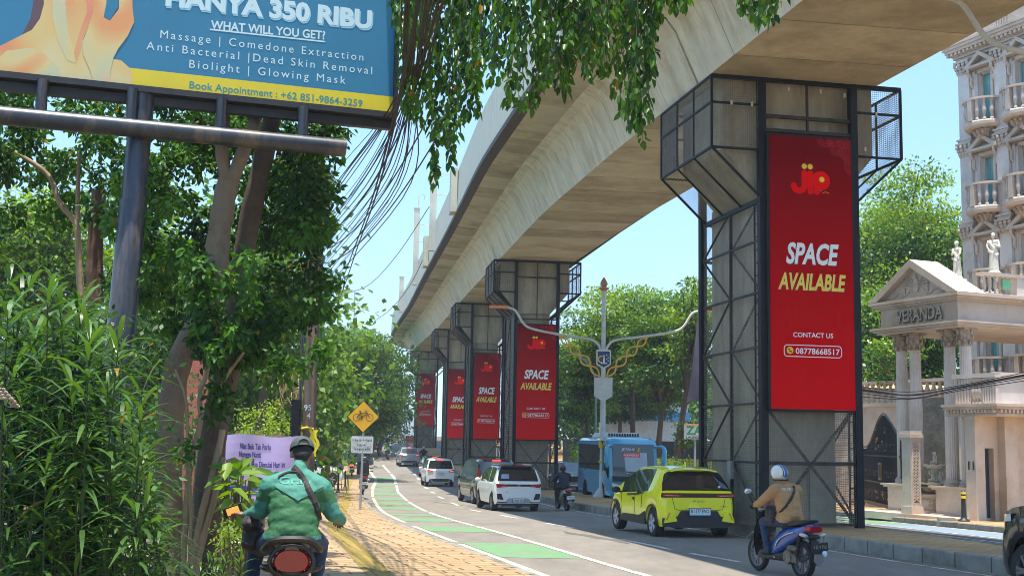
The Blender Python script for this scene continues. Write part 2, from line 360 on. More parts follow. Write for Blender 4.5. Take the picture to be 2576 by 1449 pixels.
# the far carriageway's bicycle lane
sheet('far_bike_lane', lambda Y: RR(Y)-1.6, lambda Y: RR(Y)-.25, .0045, M('road_paint_blue', (.20, .27, .33), r=.8, var=.1, sc=3), n=1, ys=[15+i for i in range(60)])
line('far_lane_line', lambda Y: RR(Y)-1.7, .1, mWhite, 15, 70); line('far_lane_line', lambda Y: RR(Y)-2.6, .1, mWhite, 15, 70)
line('far_lane_line', lambda Y: RR(Y)-.2, .1, mWhite, 15, 70)
mb = MB().use(mGreen); mb.grid([[Vector((RR(y)-1.55+1.3*k/3, y, zg(y)+.007)) for k in range(4)] for y in (37.5, 39, 40.5, 42)]); struct(obj('far_green_block', mb))
# ------------------------------------------------------------------ the elevated viaduct
mConc = M('viaduct_concrete', (.70, .66, .53), r=.85, var=.16, sc=.7, bump=.12, bsc=12, stain=(.50, .44, .31), stsc=.55, stretch=(2.4, 2.4, .5))  # paler than the soffit: light on the web is put into the colour
mSoff = M('soffit_concrete', (.52, .455, .32), r=.9, var=.22, sc=.9, bump=.2, bsc=10, stain=(.34, .29, .19), stsc=.55)  # same concrete, with the shade of the undersides put into the colour
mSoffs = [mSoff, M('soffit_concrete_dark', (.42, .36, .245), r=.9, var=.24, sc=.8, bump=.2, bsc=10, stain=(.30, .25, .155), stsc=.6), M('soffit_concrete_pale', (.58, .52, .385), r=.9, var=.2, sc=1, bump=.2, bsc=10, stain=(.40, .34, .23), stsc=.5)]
mPan = M('parapet_panel', (.66, .63, .52), r=.65, spec=.15, var=.12, sc=1.5, stain=(.55, .52, .36), stsc=1.2, stretch=(6, 6, .4))
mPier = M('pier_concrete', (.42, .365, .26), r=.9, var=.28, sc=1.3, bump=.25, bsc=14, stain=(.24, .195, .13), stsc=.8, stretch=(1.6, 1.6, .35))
mPatch = M('pier_patch', (.34, .32, .25), r=.9, var=.2, sc=3)
mSteel = M('dark_steel', (.011, .012, .017), r=.6, m=.0, var=.3, sc=6, spec=.3)
mSteelL = M('lattice_steel', (.045, .042, .040), r=.7, var=.4, sc=5, spec=.3, stain=(.11, .07, .045), stsc=3); mSteelB = M('brown_steel', (.055, .042, .034), r=.7, var=.4, sc=5)
mMesh = M('mesh_wire', (.24, .21, .165), r=.6, var=.3, sc=9)
mNet = M('brown_net', (.075, .048, .036), r=.9, var=.3, sc=3)
mBlack = M('black_gap', (.008, .008, .008), r=.9, var=0)
_vc = [(-45, 20.5), (-20, 15.6), (0, 11.4), (14, 8.75), (22.4, 7.35), (27.8, 6.45), (37.4, 5.0), (49, 3.25), (65.5, 1.3), (88, -1.75), (108, -4.5), (130, -7.6), (144, -9.5), (155, -10.6), (166, -10.6), (180, -8.5), (200, -1.5)]
_vz = [(-45, 9.2), (0, 9.85), (22, 10.25), (27.8, 10.45), (37.4, 10.85), (49, 11.2), (65.5, 11.7), (88, 11.85), (108, 11.8), (144, 12.4), (200, 13.2)]
VX = curve(_vc); VZ = lambda Y: float(np.interp(Y, [p[0] for p in _vz], [p[1] for p in _vz]))
def vframe(Y):
    d = Vector((VX(Y+.5)-VX(Y-.5), 1, 0)).normalized(); return Vector((VX(Y), Y, VZ(Y))), Vector((d.y, -d.x, 0)), d
SEC = [(2.05, 0), (2.6, 1.22), (2.85, 1.55), (3.15, 1.68), (4.55, 1.80), (4.6, 1.82), (4.6, 2.1)]
via = thing('elevated_viaduct', 'pale concrete elevated viaduct curving away over the road on piers', 'viaduct', (VX(27), 27, zg(27)))
piersY = [-10, 29.2, 66.9, 89.4, 110.2, 146.2]
mb = MB(); lipL = MB().use(mSteelB)
ys = []; y = -44.
while y < 199:
    jt = any(abs(y-p) < 1.25 for p in piersY)
    ys.append((y, jt)); y += 2.5
def ring(Y, ins=0.):
    o, x, d = vframe(Y); return [o+x*(sx*(a-ins if a < 4.5 else a))+Vector((0, 0, z+(ins if i == 0 else 0))) for sx, it in ((-1, list(enumerate(SEC))[::-1]), (1, list(enumerate(SEC)))) for i, (a, z) in it]
for i in range(len(ys)-1):
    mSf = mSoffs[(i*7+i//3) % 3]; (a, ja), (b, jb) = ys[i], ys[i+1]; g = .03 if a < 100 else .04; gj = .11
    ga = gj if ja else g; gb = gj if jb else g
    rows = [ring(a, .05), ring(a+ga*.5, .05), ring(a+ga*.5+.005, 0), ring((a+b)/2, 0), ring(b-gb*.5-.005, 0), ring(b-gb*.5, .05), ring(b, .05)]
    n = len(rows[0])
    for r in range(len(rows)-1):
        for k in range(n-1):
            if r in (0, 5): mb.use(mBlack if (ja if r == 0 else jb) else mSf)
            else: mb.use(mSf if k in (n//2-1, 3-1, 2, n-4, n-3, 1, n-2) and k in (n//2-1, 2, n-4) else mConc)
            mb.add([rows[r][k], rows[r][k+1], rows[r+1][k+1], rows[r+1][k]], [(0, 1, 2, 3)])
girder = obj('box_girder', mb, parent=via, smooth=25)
mb = MB().use(mConc); YV = [-44+2.5*i for i in range(98)]
mb.grid([[vframe(Y)[0]+vframe(Y)[1]*sx+Vector((0, 0, 2.1)) for sx in (-4.6, 0, 4.6)] for Y in YV]); obj('road_deck', mb, parent=via)
for sx in (-1, 1):
    mb = MB().use(mPan)
    for Y in YV[:-1]:
        rows = []
        for yy in (Y+.01, Y+2.49):
            o, x, d = vframe(yy); rows.append([o+x*(sx*a)+Vector((0, 0, z)) for a, z in ((4.62, 1.98), (4.66, 2.05), (4.6, 4.15), (4.42, 4.2), (4.4, 2.1))])
        mb.grid(rows)
    p = obj('parapet', mb, parent=via)
    lip = MB().use(mSteelB)
    lip.grid([[vframe(Y)[0]+vframe(Y)[1]*(sx*a)+Vector((0, 0, z)) for a, z in ((4.3, 1.77), (4.69, 1.79), (4.69, 1.97), (4.6, 1.975))] for Y in YV]); obj('drip_rail', lip, parent=via)
# boxes hung on the outside of the parapet, and plain posts standing on the deck
for (px, py, w, h, Y) in ((1120, 515, 42, 112, 62), (1075, 657, 34, 76, 84)):
    o, x, d = vframe(Y); s = F_PX/Y; mb = MB().use(mConc); mb.box(o+x*-4.83+Vector((0, 0, 3.0)), (.32, .55*2, h/s), R=Matrix.Rotation(math.atan2(-d.x, d.y), 3, 'Z')); obj('drain_box', mb, parent=via)
for (Y, topy) in ((78, 395), (96, 530), (118, 700)):
    o, x, d = vframe(Y); mb = MB().use(M('pale_post', (.55, .53, .46), r=.7, var=.1))
    px = CX+(o.x-4.8)/Y*F_PX; zt = P(px, topy, Y).z
    b = o+x*-4.8; mb.box((b.x, b.y, (o.z+2.2+zt)/2), (.42, .42, zt-o.z-2.2)); mb.box((b.x, b.y, zt+.04), (.5, .5, .08))
    if topy == 530: mb.tube([(b.x+.1, b.y, zt), (b.x+.1, b.y, zt+1.1), (b.x+.55, b.y, zt+1.15), (b.x+.55, b.y, zt+.8)], .04, 5)
    mb.tube([(b.x+.2, b.y, zt-1.2), (b.x+1.6, b.y+.3, zt-1.35)], .04, 5); mb.tube([(b.x+.2, b.y, zt-2.6), (b.x+1.6, b.y+.3, zt-2.7)], .04, 5)
    obj('deck_post', mb, parent=via)
# ---- piers: concrete column and hammerhead, steel lattice frame and wire-mesh cage
def wire_panel(mb, a, b, c, d, sp, w):
    """wire mesh between corners a-b (bottom) and d-c (top)"""
    a, b, c, d = map(Vector, (a, b, c, d)); nu = max(2, int(max((b-a).length, (c-d).length)/sp)); nv = max(2, int(max((d-a).length, (c-b).length)/sp))
    nrm = (b-a).cross(d-a).normalized()
    def rib(p, q):
        t = (q-p).cross(nrm); 
        if t.length < 1e-6: return
        t = t.normalized()*w/2; mb.add([p-t, p+t, q+t, q-t], [(0, 1, 2, 3)])
    for i in range(1, nu):
        t = i/nu; rib(a.lerp(b, t), d.lerp(c, t))
    for i in range(1, nv):
        t = i/nv; rib(a.lerp(d, t)+nrm*.004, b.lerp(c, t)+nrm*.004)
def pier(fx, fy, rz, zs, first=False, sp=.05, label='', net=False):
    zb = zg(fy)+.2; t = thing('viaduct_pier', label, 'pier', (fx, fy, zb), rz, 'piers carrying the viaduct'); H = zs-zb
    zc = H-1.72; zn = zc-1.15; I = lambda mb, name, **k: obj(name, mb, parent=t, world=False, **k)
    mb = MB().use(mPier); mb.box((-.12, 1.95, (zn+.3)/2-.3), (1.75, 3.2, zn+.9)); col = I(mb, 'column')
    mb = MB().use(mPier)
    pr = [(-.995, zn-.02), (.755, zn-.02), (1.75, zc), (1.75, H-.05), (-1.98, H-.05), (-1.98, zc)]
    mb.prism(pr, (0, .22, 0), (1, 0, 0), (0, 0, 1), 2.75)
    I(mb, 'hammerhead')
    mb = MB().use(mBlack); mb.box((-.1, 1.5, H-.02), (3.3, 2.3, .3)); I(mb, 'bearing_gap')
    mb = MB().use(mPatch); mb.box((.32, .28, .75), (.5, .06, 1.3)); I(mb, 'concrete_patch'); mb = MB().use(mPatch); mb.box((-1.005, 2., .9), (.06, .4, 1.4)); I(mb, 'concrete_patch')
    # lattice
    st = mSteel; D = 3.85
    for x in (-1.14, 1.14):
        for y in (0, D):
            mb = MB().use(st); top = H-.12; mb.box((x, y, top/2-.1), (.17, .17, top+.2)); mb.box((x, y, -.12), (.3, .3, .06)); I(mb, 'frame_post')
    mb = MB().use(mSteelL); zl = [1.45, 2.78, 4.05, 5.3, 6.5, zn]
    for z in zl: 
        for x in (-1.14, 1.14): mb.bar((x, .08, z), (x, D-.08, z), .05)
        mb.bar((-1.06, D, z), (1.06, D, z), .07)
    for z in (1.45, 2.72, 9.05 if H > 10 else H-1.3, H-.95): mb.bar((-1.06, -.01, z), (1.06, -.01, z), .08)
    mb.bar((0, 0, H-.15), (0, 0, 9.0 if H > 10 else H-1.3), .05)
    mb.bar((-1.06, .05, 2.7), (1.06, .05, .12), .055); mb.bar((1.06, .03, 2.7), (-1.06, .03, .12), .055); mb.bar((-1.06, 0, .1), (1.06, 0, .1), .06)
    for x in (-1.14, 1.14):
        mb.bar((x, 1.9, 0), (x, 1.9, zn), .07)
        zz = [.1, 1.45, 2.78, 4.05, 5.3, 6.5, zn]
        for i in range(0, len(zz)-1):
            a, b = (.1, 1.9) if i % 2 == 0 else (1.9, .1); mb.bar((x+.02, a, zz[i]), (x+.02, b, zz[i+1]), .038); mb.bar((x-.02, 1.9 if i % 2 == 0 else D-.1, zz[i]), (x-.02, D-.1 if i % 2 == 0 else 1.9, zz[i+1]), .038)
        if first:
            for i in range(24): mb.bar((x, .12, .3+i*.3), (x, .42, .3+i*.3), .025)
            mb.bar((x, .43, .1), (x, .43, zn), .04)
    I(mb, 'lattice_bracing')
    # cage round the hammerhead
    mb = MB().use(st); xl, xr, y0, y1 = -2.36, 2.36, -.03, 3.55; zt = H-.1; zc2 = zc-.05; e = .05 if first else .07
    for x, xi in ((xl, -1.14), (xr, 1.14)):
        for y in (y0, y1):
            mb.bar((x, y, zc2), (x, y, zt), e); mb.bar((x, y, zc2), (xi, y, zn-.05), e)
        for z in (zc2, zt, zt-.62): mb.bar((x, y0, z), (x, y1, z), e)
        for k in (.33, .66): yy = y0+(y1-y0)*k; mb.bar((x, yy, zc2), (x, yy, zt), e*.8); mb.bar((x, yy, zc2), (xi, yy, zn-.05), e*.8)
        mb.bar((xi, y0, zn-.05), (xi, y1, zn-.05), .09)
    for z in (zc2, zt, zt-.62):
        mb.bar((xl, y0, z), (-1.2, y0, z), e); mb.bar((1.2, y0, z), (xr, y0, z), e)
        mb.bar((xl, y1, z), (xr, y1, z), e)
    mb.bar((xl, y0, zt), (xr, y0, zt), .1); I(mb, 'cage_frame')
    mb = MB().use(mMesh); w = .012 if first else .03
    for x, xi in ((xl, -1.14), (xr, 1.14)):
        wire_panel(mb, (x, y0, zc2), (x, y1, zc2), (x, y1, zt), (x, y0, zt), sp, w)
        wire_panel(mb, (xi, y0, zn), (xi, y1, zn), (x, y1, zc2), (x, y0, zc2), sp, w)
        wire_panel(mb, (x, y0-.01, zc2), (xi, y0-.01, zc2), (xi, y0-.01, zt), (x, y0-.01, zt), sp, w*.6)
        wire_panel(mb, (xi, .05, .1), (xi, D-.05, .1), (xi, D-.05, zn), (xi, .05, zn), sp*1.1, w*.9)
    wire_panel(mb, (-1.1, -.03, .1), (1.1, -.03, .1), (1.1, -.03, 2.7), (-1.1, -.03, 2.7), sp, w*.6)
    I(mb, 'wire_mesh')
    # dark netting tied to the rear half of the near side
    mb = MB().use(mNet)
    for k in range(2):
        rows = []
        for i in range(7):
            z = zt-.03-(zt-zc2-.06)*i/6; rows.append([Vector((xl+.012+.012*math.sin(j*1.9+i), y1-(y1-y0)*(.36 if not net else 1)*j/4, z)) for j in range(5)])
    mb.grid(rows)
    if net:
        rows = []
        for i in range(7): rows.append([Vector((xl+(-1.14-xl)*i/6+.01, y0+(y1-y0)*j/4, zc2+(zn-.05-zc2)*i/6+.01)) for j in range(5)])
        mb.grid(rows)
        mb.grid([[Vector((-1.12, .1+(D-.2)*j/4, .2+(zn-.3)*i/4)) for j in range(5)] for i in range(5)])
    I(mb, 'dark_netting')
    if first:
        mb = MB().use(M('tarpaulin', (.36, .28, .34), r=.6, var=.15)); rows = []
        for i in range(9):
            z = 6.2-3.2*i/8; rows.append([Vector((-1.2-(.03+.34*(i/8)**2)*j/3, D+.05+.02*math.sin(i+j), z-.12*j/3)) for j in range(4)])
        mb.grid(rows); I(mb, 'loose_tarpaulin')
        mb = MB().use(M('box_grey', (.32, .31, .27), r=.6)); mb.box((-1.24, 1.75, 1.25), (.08, .22, .42)); I(mb, 'meter_box')
        for x, z in ((-1.9, H-.72), (-1.4, H-.72), (-.5, H-.3), (.3, H-.3), (.9, H-.35), (1.7, H-.75), (1.4, H-1.6)): mb = MB().use(M('lamp_clip', (.6, .57, .5), r=.5)); mb.box((x, -.09, z), (.04, .05, .1)); I(mb, 'lamp_clip')
    return t
# ---- the red banners hung on the piers
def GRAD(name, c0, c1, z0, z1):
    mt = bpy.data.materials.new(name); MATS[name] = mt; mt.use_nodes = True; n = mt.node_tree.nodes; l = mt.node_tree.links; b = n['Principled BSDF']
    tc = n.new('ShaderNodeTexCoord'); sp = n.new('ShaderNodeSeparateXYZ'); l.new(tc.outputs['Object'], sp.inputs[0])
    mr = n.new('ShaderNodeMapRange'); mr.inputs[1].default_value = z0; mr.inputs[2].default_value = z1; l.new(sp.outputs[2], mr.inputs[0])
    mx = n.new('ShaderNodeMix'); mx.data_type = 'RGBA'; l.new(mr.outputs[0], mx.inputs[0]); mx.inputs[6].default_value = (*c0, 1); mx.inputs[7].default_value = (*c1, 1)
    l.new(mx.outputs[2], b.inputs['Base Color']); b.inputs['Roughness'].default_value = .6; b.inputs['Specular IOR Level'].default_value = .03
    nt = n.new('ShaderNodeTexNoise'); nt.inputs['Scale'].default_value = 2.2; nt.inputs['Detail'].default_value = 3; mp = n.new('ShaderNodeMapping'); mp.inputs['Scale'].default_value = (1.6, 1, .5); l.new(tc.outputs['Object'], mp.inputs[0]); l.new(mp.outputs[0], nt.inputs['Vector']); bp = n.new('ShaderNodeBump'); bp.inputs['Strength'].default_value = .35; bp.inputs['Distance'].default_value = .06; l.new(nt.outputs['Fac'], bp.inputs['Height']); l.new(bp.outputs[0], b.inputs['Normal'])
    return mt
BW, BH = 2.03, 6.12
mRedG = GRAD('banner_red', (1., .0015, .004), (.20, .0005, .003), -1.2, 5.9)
mLogo = M('logo_red', (1., .002, .002), r=.5, var=0, spec=.03); mInkY = M('ink_yellow', (.95, .62, .02), r=.5, var=0); mInkW = M('ink_white', (.92, .92, .92), r=.5, var=0); mGold = M('ink_gold', (.95, .68, .10), r=.5, var=0)
mInkR = M('ink_arc_red', (.62, .01, .015), r=.5, var=0); mShd = M('ink_shadow', (.12, .0, .005), r=.5, var=0)
def arc_ring(mb, c, r, w, a0, a1, y, n=18, clip=None):
    rows = []
    for i in range(n+1):
        a = a0+(a1-a0)*i/n; rows.append([Vector((c[0]+math.cos(a)*rr, y, c[1]+math.sin(a)*rr)) for rr in (r-w/2, r+w/2)])
    for i in range(n):
        q = [rows[i][0], rows[i][1], rows[i+1][1], rows[i+1][0]]
        if clip and not all(clip(p) for p in q): continue
        mb.add(q, [(0, 1, 2, 3)])
def disc(mb, c, r, y, n=20): mb.add([(c[0]+r*math.cos(2*math.pi*i/n), y, c[1]+r*math.sin(2*math.pi*i/n)) for i in range(n)], [tuple(range(n))])
def banner(fx, fy, rz, zb, label, w=BW, h=BH):
    t = thing('advertising_banner', label, 'banner', (fx, fy, zb), rz, 'red banners hung on the piers'); I = lambda mb, name: obj(name, mb, parent=t, world=False)
    X = lambda x: (x-2035)/224*w; Z = lambda y: (1030-y)/680*h
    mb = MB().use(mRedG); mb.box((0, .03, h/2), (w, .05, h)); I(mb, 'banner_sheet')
    mb = MB().use(mSteel)
    for x in (-w/2-.035, w/2+.035): mb.box((x, .05, h/2), (.06, .08, h+.1))
    for z in (-.03, h+.03): mb.box((0, .06, z), (w, .07, .05))
    I(mb, 'banner_frame')
    mb = MB().use(mInkR); y = .0
    cl = lambda p: abs(p.x) < w/2-.005 and p.z < h-.005
    for k, (cx_, cy_) in enumerate(((2075, 352), (2100, 352), (2127, 352), (2146, 362), (2108, 372), (2132, 382), (2146, 395), (2147, 420))):
        for j, rr in enumerate((9, 13, 17, 21)): arc_ring(mb, (X(cx_), Z(cy_)), rr/224*w, .008, math.pi*.75, math.pi*2.05, .001-.0006*k, clip=cl)
    I(mb, 'corner_pattern')
    mb = MB().use(mLogo); y = -.002; s = w/224*.4222; zx = lambda x: X(1644+.4222*x); zz = lambda q: Z(153+.4222*q)
    hw = 19*s
    def stem(x, ya, yb, yy):
        mb.add([(zx(x)-hw, yy, zz(ya)), (zx(x)+hw, yy, zz(ya)), (zx(x)+hw, yy, zz(yb)), (zx(x)-hw, yy, zz(yb))], [(0, 3, 2, 1)]); disc(mb, (zx(x), zz(ya)), hw, yy-.0004); disc(mb, (zx(x), zz(yb)), hw, yy-.0005)
    stem(884, 687, 742, y); stem(922, 687, 796, y-.001); stem(963, 727, 796, y-.002)
    arc_ring(mb, (zx(849), zz(760)), 35*s, 38*s, math.pi*1.05, math.pi*2.08, y-.0012); disc(mb, (zx(816), zz(765)), hw, y-.002)
    disc(mb, (zx(990), zz(727)), 59*s, y-.003, 28); mb.use(mInkY); disc(mb, (zx(884), zz(646)), 17*s, y); disc(mb, (zx(922), zz(646)), 17*s, y); disc(mb, (zx(996), zz(720)), 17*s, y-.006)
    mb.use(mInkW).text('by', (zx(991), y-.004, zz(790)), (1, 0, 0), (0, 0, 1), 6*s, bold=.02); mb.use(mLogo).text('JAKPRO', (zx(1017), y-.004, zz(806)), (1, 0, 0), (0, 0, 1), 10*s, width=62*s)
    mb.use(mInkY); arc_ring(mb, (zx(1020), zz(830)), 36*s, 3*s, math.pi*.3, math.pi*.7, y-.004); I(mb, 'logo')
    U = (1, 0, 0); V = (0, 0, 1)
    for nm, txt, mt, x0, x1, ya, yb, sh, bd in (('headline', 'SPACE', mInkW, 1965, 2108, 619, 671, .22, .035), ('subline', 'AVAILABLE', mGold, 1943, 2126, 695, 736, .22, .035), ('contact_line', 'CONTACT US', mInkW, 1982, 2089, 842, 854, 0, .012), ('phone_number', '08778668517', mInkW, 1988, 2106, 880.5, 895, 0, .014)):
        mb = MB()
        if sh: mb.use(mShd).text(txt, (X((x0+x1)/2+1.6), -.003, Z(yb+1.6)), U, V, (yb-ya)/680*h, width=(x1-x0)/224*w, bold=bd, shear=sh)
        mb.use(mt).text(txt, (X((x0+x1)/2), -.006, Z(yb)), U, V, (yb-ya)/680*h, width=(x1-x0)/224*w, bold=bd, shear=sh); I(mb, nm)
    mb = MB().use(mInkW); x0, x1, z0, z1 = X(1956.5), X(2112.5), Z(903), Z(873); r = .09; lw = .018; yy = -.004; pts = []
    for (cx_, cz_, a0) in ((x1-r, z1-r, 0), (x0+r, z1-r, 90), (x0+r, z0+r, 180), (x1-r, z0+r, 270)):
        for i in range(6): a = math.radians(a0+18*i); pts.append((cx_+r*math.cos(a), cz_+r*math.sin(a), math.cos(a), math.sin(a)))
    for i in range(len(pts)):
        a, b = pts[i], pts[(i+1) % len(pts)]; mb.add([(a[0], yy, a[1]), (b[0], yy, b[1]), (b[0]-b[2]*lw, yy, b[1]-b[3]*lw), (a[0]-a[2]*lw, yy, a[1]-a[3]*lw)], [(0, 1, 2, 3)])
    mb.use(mInkY); disc(mb, (X(1973), Z(887.5)), 9/224*w, yy); mb.use(M('ink_maroon', (.35, .0, .01), r=.5, var=0))
    arc_ring(mb, (X(1975.5), Z(885)), 5.2/224*w, .022, math.radians(170), math.radians(280), yy-.002, 8); disc(mb, (X(1970.2), Z(884.6)), .02, yy-.003, 8); disc(mb, (X(1976), Z(890.5)), .02, yy-.003, 8); I(mb, 'phone_badge')
    return t
_pl = ['nearest concrete pier in a black lattice cage behind the tan jacket rider', 'concrete pier behind the white two-tone car, beside the street lamp', 'concrete pier behind the dark minivan, third along the viaduct', 'concrete pier partly hidden by the pier in front of it', 'farthest hazy concrete pier beside the tree-lined bend']
_bl = ['largest red banner, on the nearest pier above the tan jacket rider', 'red banner on the second pier, above the white two-tone car', 'red banner on the third pier, above the dark minivan', 'red banner half hidden by the pier in front', 'smallest red banner, on the farthest pier']
PIERS = [(6.80, 27.75, 11.5), (1.36, 65.2, 8.), (-1.68, 87.6, 8.), (-4.42, 108.4, 8.), (-9.75, 144.5, 8.)]
for i, (fx, fy, a) in enumerate(PIERS):
    r = math.radians(a); zs = VZ(fy+1.4); pier(fx, fy, r, zs, first=(i == 0), sp=(.05 if i == 0 else .12), label=_pl[i], net=i > 0)
    px, pt, pb = [(2035, 350, 1030), (1351.5, 818, 1105), (1229, 890, 1104), (1163, 930, 1102.5), (1078.5, 940, 1070)][i]
    zb = P(px, pb, fy).z; zt = P(px, pt, fy).z; n = Vector((math.sin(r), -math.cos(r), 0))*.17
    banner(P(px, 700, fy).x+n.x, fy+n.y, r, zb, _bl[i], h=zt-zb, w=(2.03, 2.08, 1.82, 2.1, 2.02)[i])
# the pier behind the camera that also carries the viaduct
# ------------------------------------------------------------------ plants
mBark = M('bark', (.23, .165, .11), r=.9, var=.35, sc=5, bump=.9, bsc=18, stain=(.07, .055, .04), stsc=2.5, stretch=(1, 1, .35))
mBarkD = M('bark_dark', (.10, .072, .052), r=.95, var=.3, sc=5, bump=.5, bsc=16)
mBarkL = M('bark_pale', (.33, .24, .15), r=.9, var=.25, sc=6, bump=.5, bsc=22, stretch=(1, 1, .3))
mTwig = M('twig', (.10, .085, .05), r=.9, var=.2)
lFig = LEAF('leaf_fig', (.012, .052, .008), (.065, .19, .018), trans=.34, rough=.5, spec=.3)
lHang = LEAF('leaf_hanging', (.013, .055, .009), (.07, .19, .020), trans=.40, rough=.35, spec=.45)
lLance = LEAF('leaf_lance', (.007, .032, .010), (.085, .19, .035), trans=.28, rough=.38, spec=.4)
lLight = LEAF('leaf_light', (.045, .125, .014), (.26, .40, .040), trans=.40)
lMid = LEAF('leaf_mid', (.022, .080, .014), (.15, .28, .035), trans=.36)
lDeep = LEAF('leaf_deep', (.016, .060, .014), (.085, .19, .030), trans=.32)
lBroad = LEAF('leaf_broad', (.05, .15, .02), (.20, .32, .03), trans=.35, rough=.35, spec=.45)
lDry = LEAF('leaf_dry', (.22, .17, .07), (.34, .27, .12), trans=.25)
def unit(a): return a/np.maximum(np.linalg.norm(a, axis=1, keepdims=True), 1e-9)
def leafmesh(name, mt, parent, pts, ax, nr, L, Wd, tone, kind='oval', fold=.22, droop=.12):
    """vectorised leaves: pts base points, ax leaf direction, nr face normal"""
    pts = np.asarray(pts, float); N = len(pts); ax = unit(np.asarray(ax, float)); nr = np.asarray(nr, float); sd = unit(np.cross(ax, nr)); nr = np.cross(sd, ax)
    L = np.broadcast_to(np.asarray(L, float), (N,))[:, None]; Wd = np.broadcast_to(np.asarray(Wd, float), (N,))[:, None]
    if kind == 'oval':
        prof = [(0, 0), (.28, .46), (.66, .40), (1, 0)]
        V = np.stack([pts, pts+ax*L*.28+sd*Wd*.46+nr*Wd*fold, pts+ax*L*.66+sd*Wd*.40+nr*(Wd*fold*.7-L*droop*.45), pts+ax*L-nr*L*droop, pts+ax*L*.66-sd*Wd*.40+nr*(Wd*fold*.7-L*droop*.45), pts+ax*L*.28-sd*Wd*.46+nr*Wd*fold], 1)
        F = np.array([(0, 1, 2, 3), (0, 3, 4, 5)])
    elif kind == 'diamond':
        V = np.stack([pts, pts+ax*L*.45+sd*Wd*.5, pts+ax*L-nr*L*droop, pts+ax*L*.45-sd*Wd*.5], 1); F = np.array([(0, 1, 2, 3)])
    elif kind == 'lance':
        ks = [0, .2, .45, .72, 1.]; ws = [.25, .9, 1., .7, .05]; vs = []
        g = np.array([0, 0, -1.])
        for k, w in zip(ks, ws):
            c = pts+ax*L*k+g*(L*droop*k*k)
            vs += [c+sd*Wd*w*.5, c-sd*Wd*w*.5]
        V = np.stack(vs, 1); F = np.array([(2*i, 2*i+2, 2*i+3, 2*i+1) for i in range(4)])
    n = V.shape[1]; co = V.reshape(-1, 3); faces = (F[None]+(np.arange(N)*n)[:, None, None]).reshape(-1, 4)
    if parent is not None: co = co-np.array(WM(parent).translation)
    me = bpy.data.meshes.new(name); me.vertices.add(len(co)); me.vertices.foreach_set('co', co.ravel())
    me.loops.add(faces.size); me.loops.foreach_set('vertex_index', faces.ravel().astype(np.int32))
    me.polygons.add(len(faces)); me.polygons.foreach_set('loop_start', np.arange(0, faces.size, 4, dtype=np.int32)); me.polygons.foreach_set('loop_total', np.full(len(faces), 4, dtype=np.int32))
    tone = np.minimum(np.broadcast_to(np.asarray(tone, float), (N,)), .92).copy(); tone[RNG.random(N) < .006] = 1.
    me.update(calc_edges=True); at = me.attributes.new('tone', 'FLOAT', 'POINT'); at.data.foreach_set('value', np.repeat(np.clip(np.broadcast_to(tone, (N,)), 0, 1), n).astype(np.float32))
    me.materials.append(mt); o = bpy.data.objects.new(name, me); COL.objects.link(o)
    if parent is not None: o.parent = parent
    return o
def clumps(cs, dens, flat=.6, down=.35, shell=.55):
    """cs: list of (centre, (rx,ry,rz), tone); leaves spread through each clump, denser to its outside"""
    P_, A_, N_, T_ = [], [], [], []
    for c, r, tn in cs:
        n = int(dens*(r[0]*r[1]+r[0]*r[2]+r[1]*r[2])/3); n = max(n, 12)
        d = unit(RNG.normal(size=(n, 3))); rad = shell+(1-shell)*RNG.random((n, 1))**.6
        rad = np.where(RNG.random((n, 1)) < .12, rad*1.16, rad)
        p = np.array(c)+d*rad*np.array(r)
        a = unit(d*.7+RNG.normal(size=(n, 3))*.7+np.array([0, 0, -down])); nn = unit(d*.5+RNG.normal(size=(n, 3))*.55+np.array([0, -.1, flat]))
        P_.append(p); A_.append(a); N_.append(nn); T_.append(np.clip(tn+RNG.normal(size=n)*.17, 0, 1))
    return np.concatenate(P_), np.concatenate(A_), np.concatenate(N_), np.concatenate(T_)
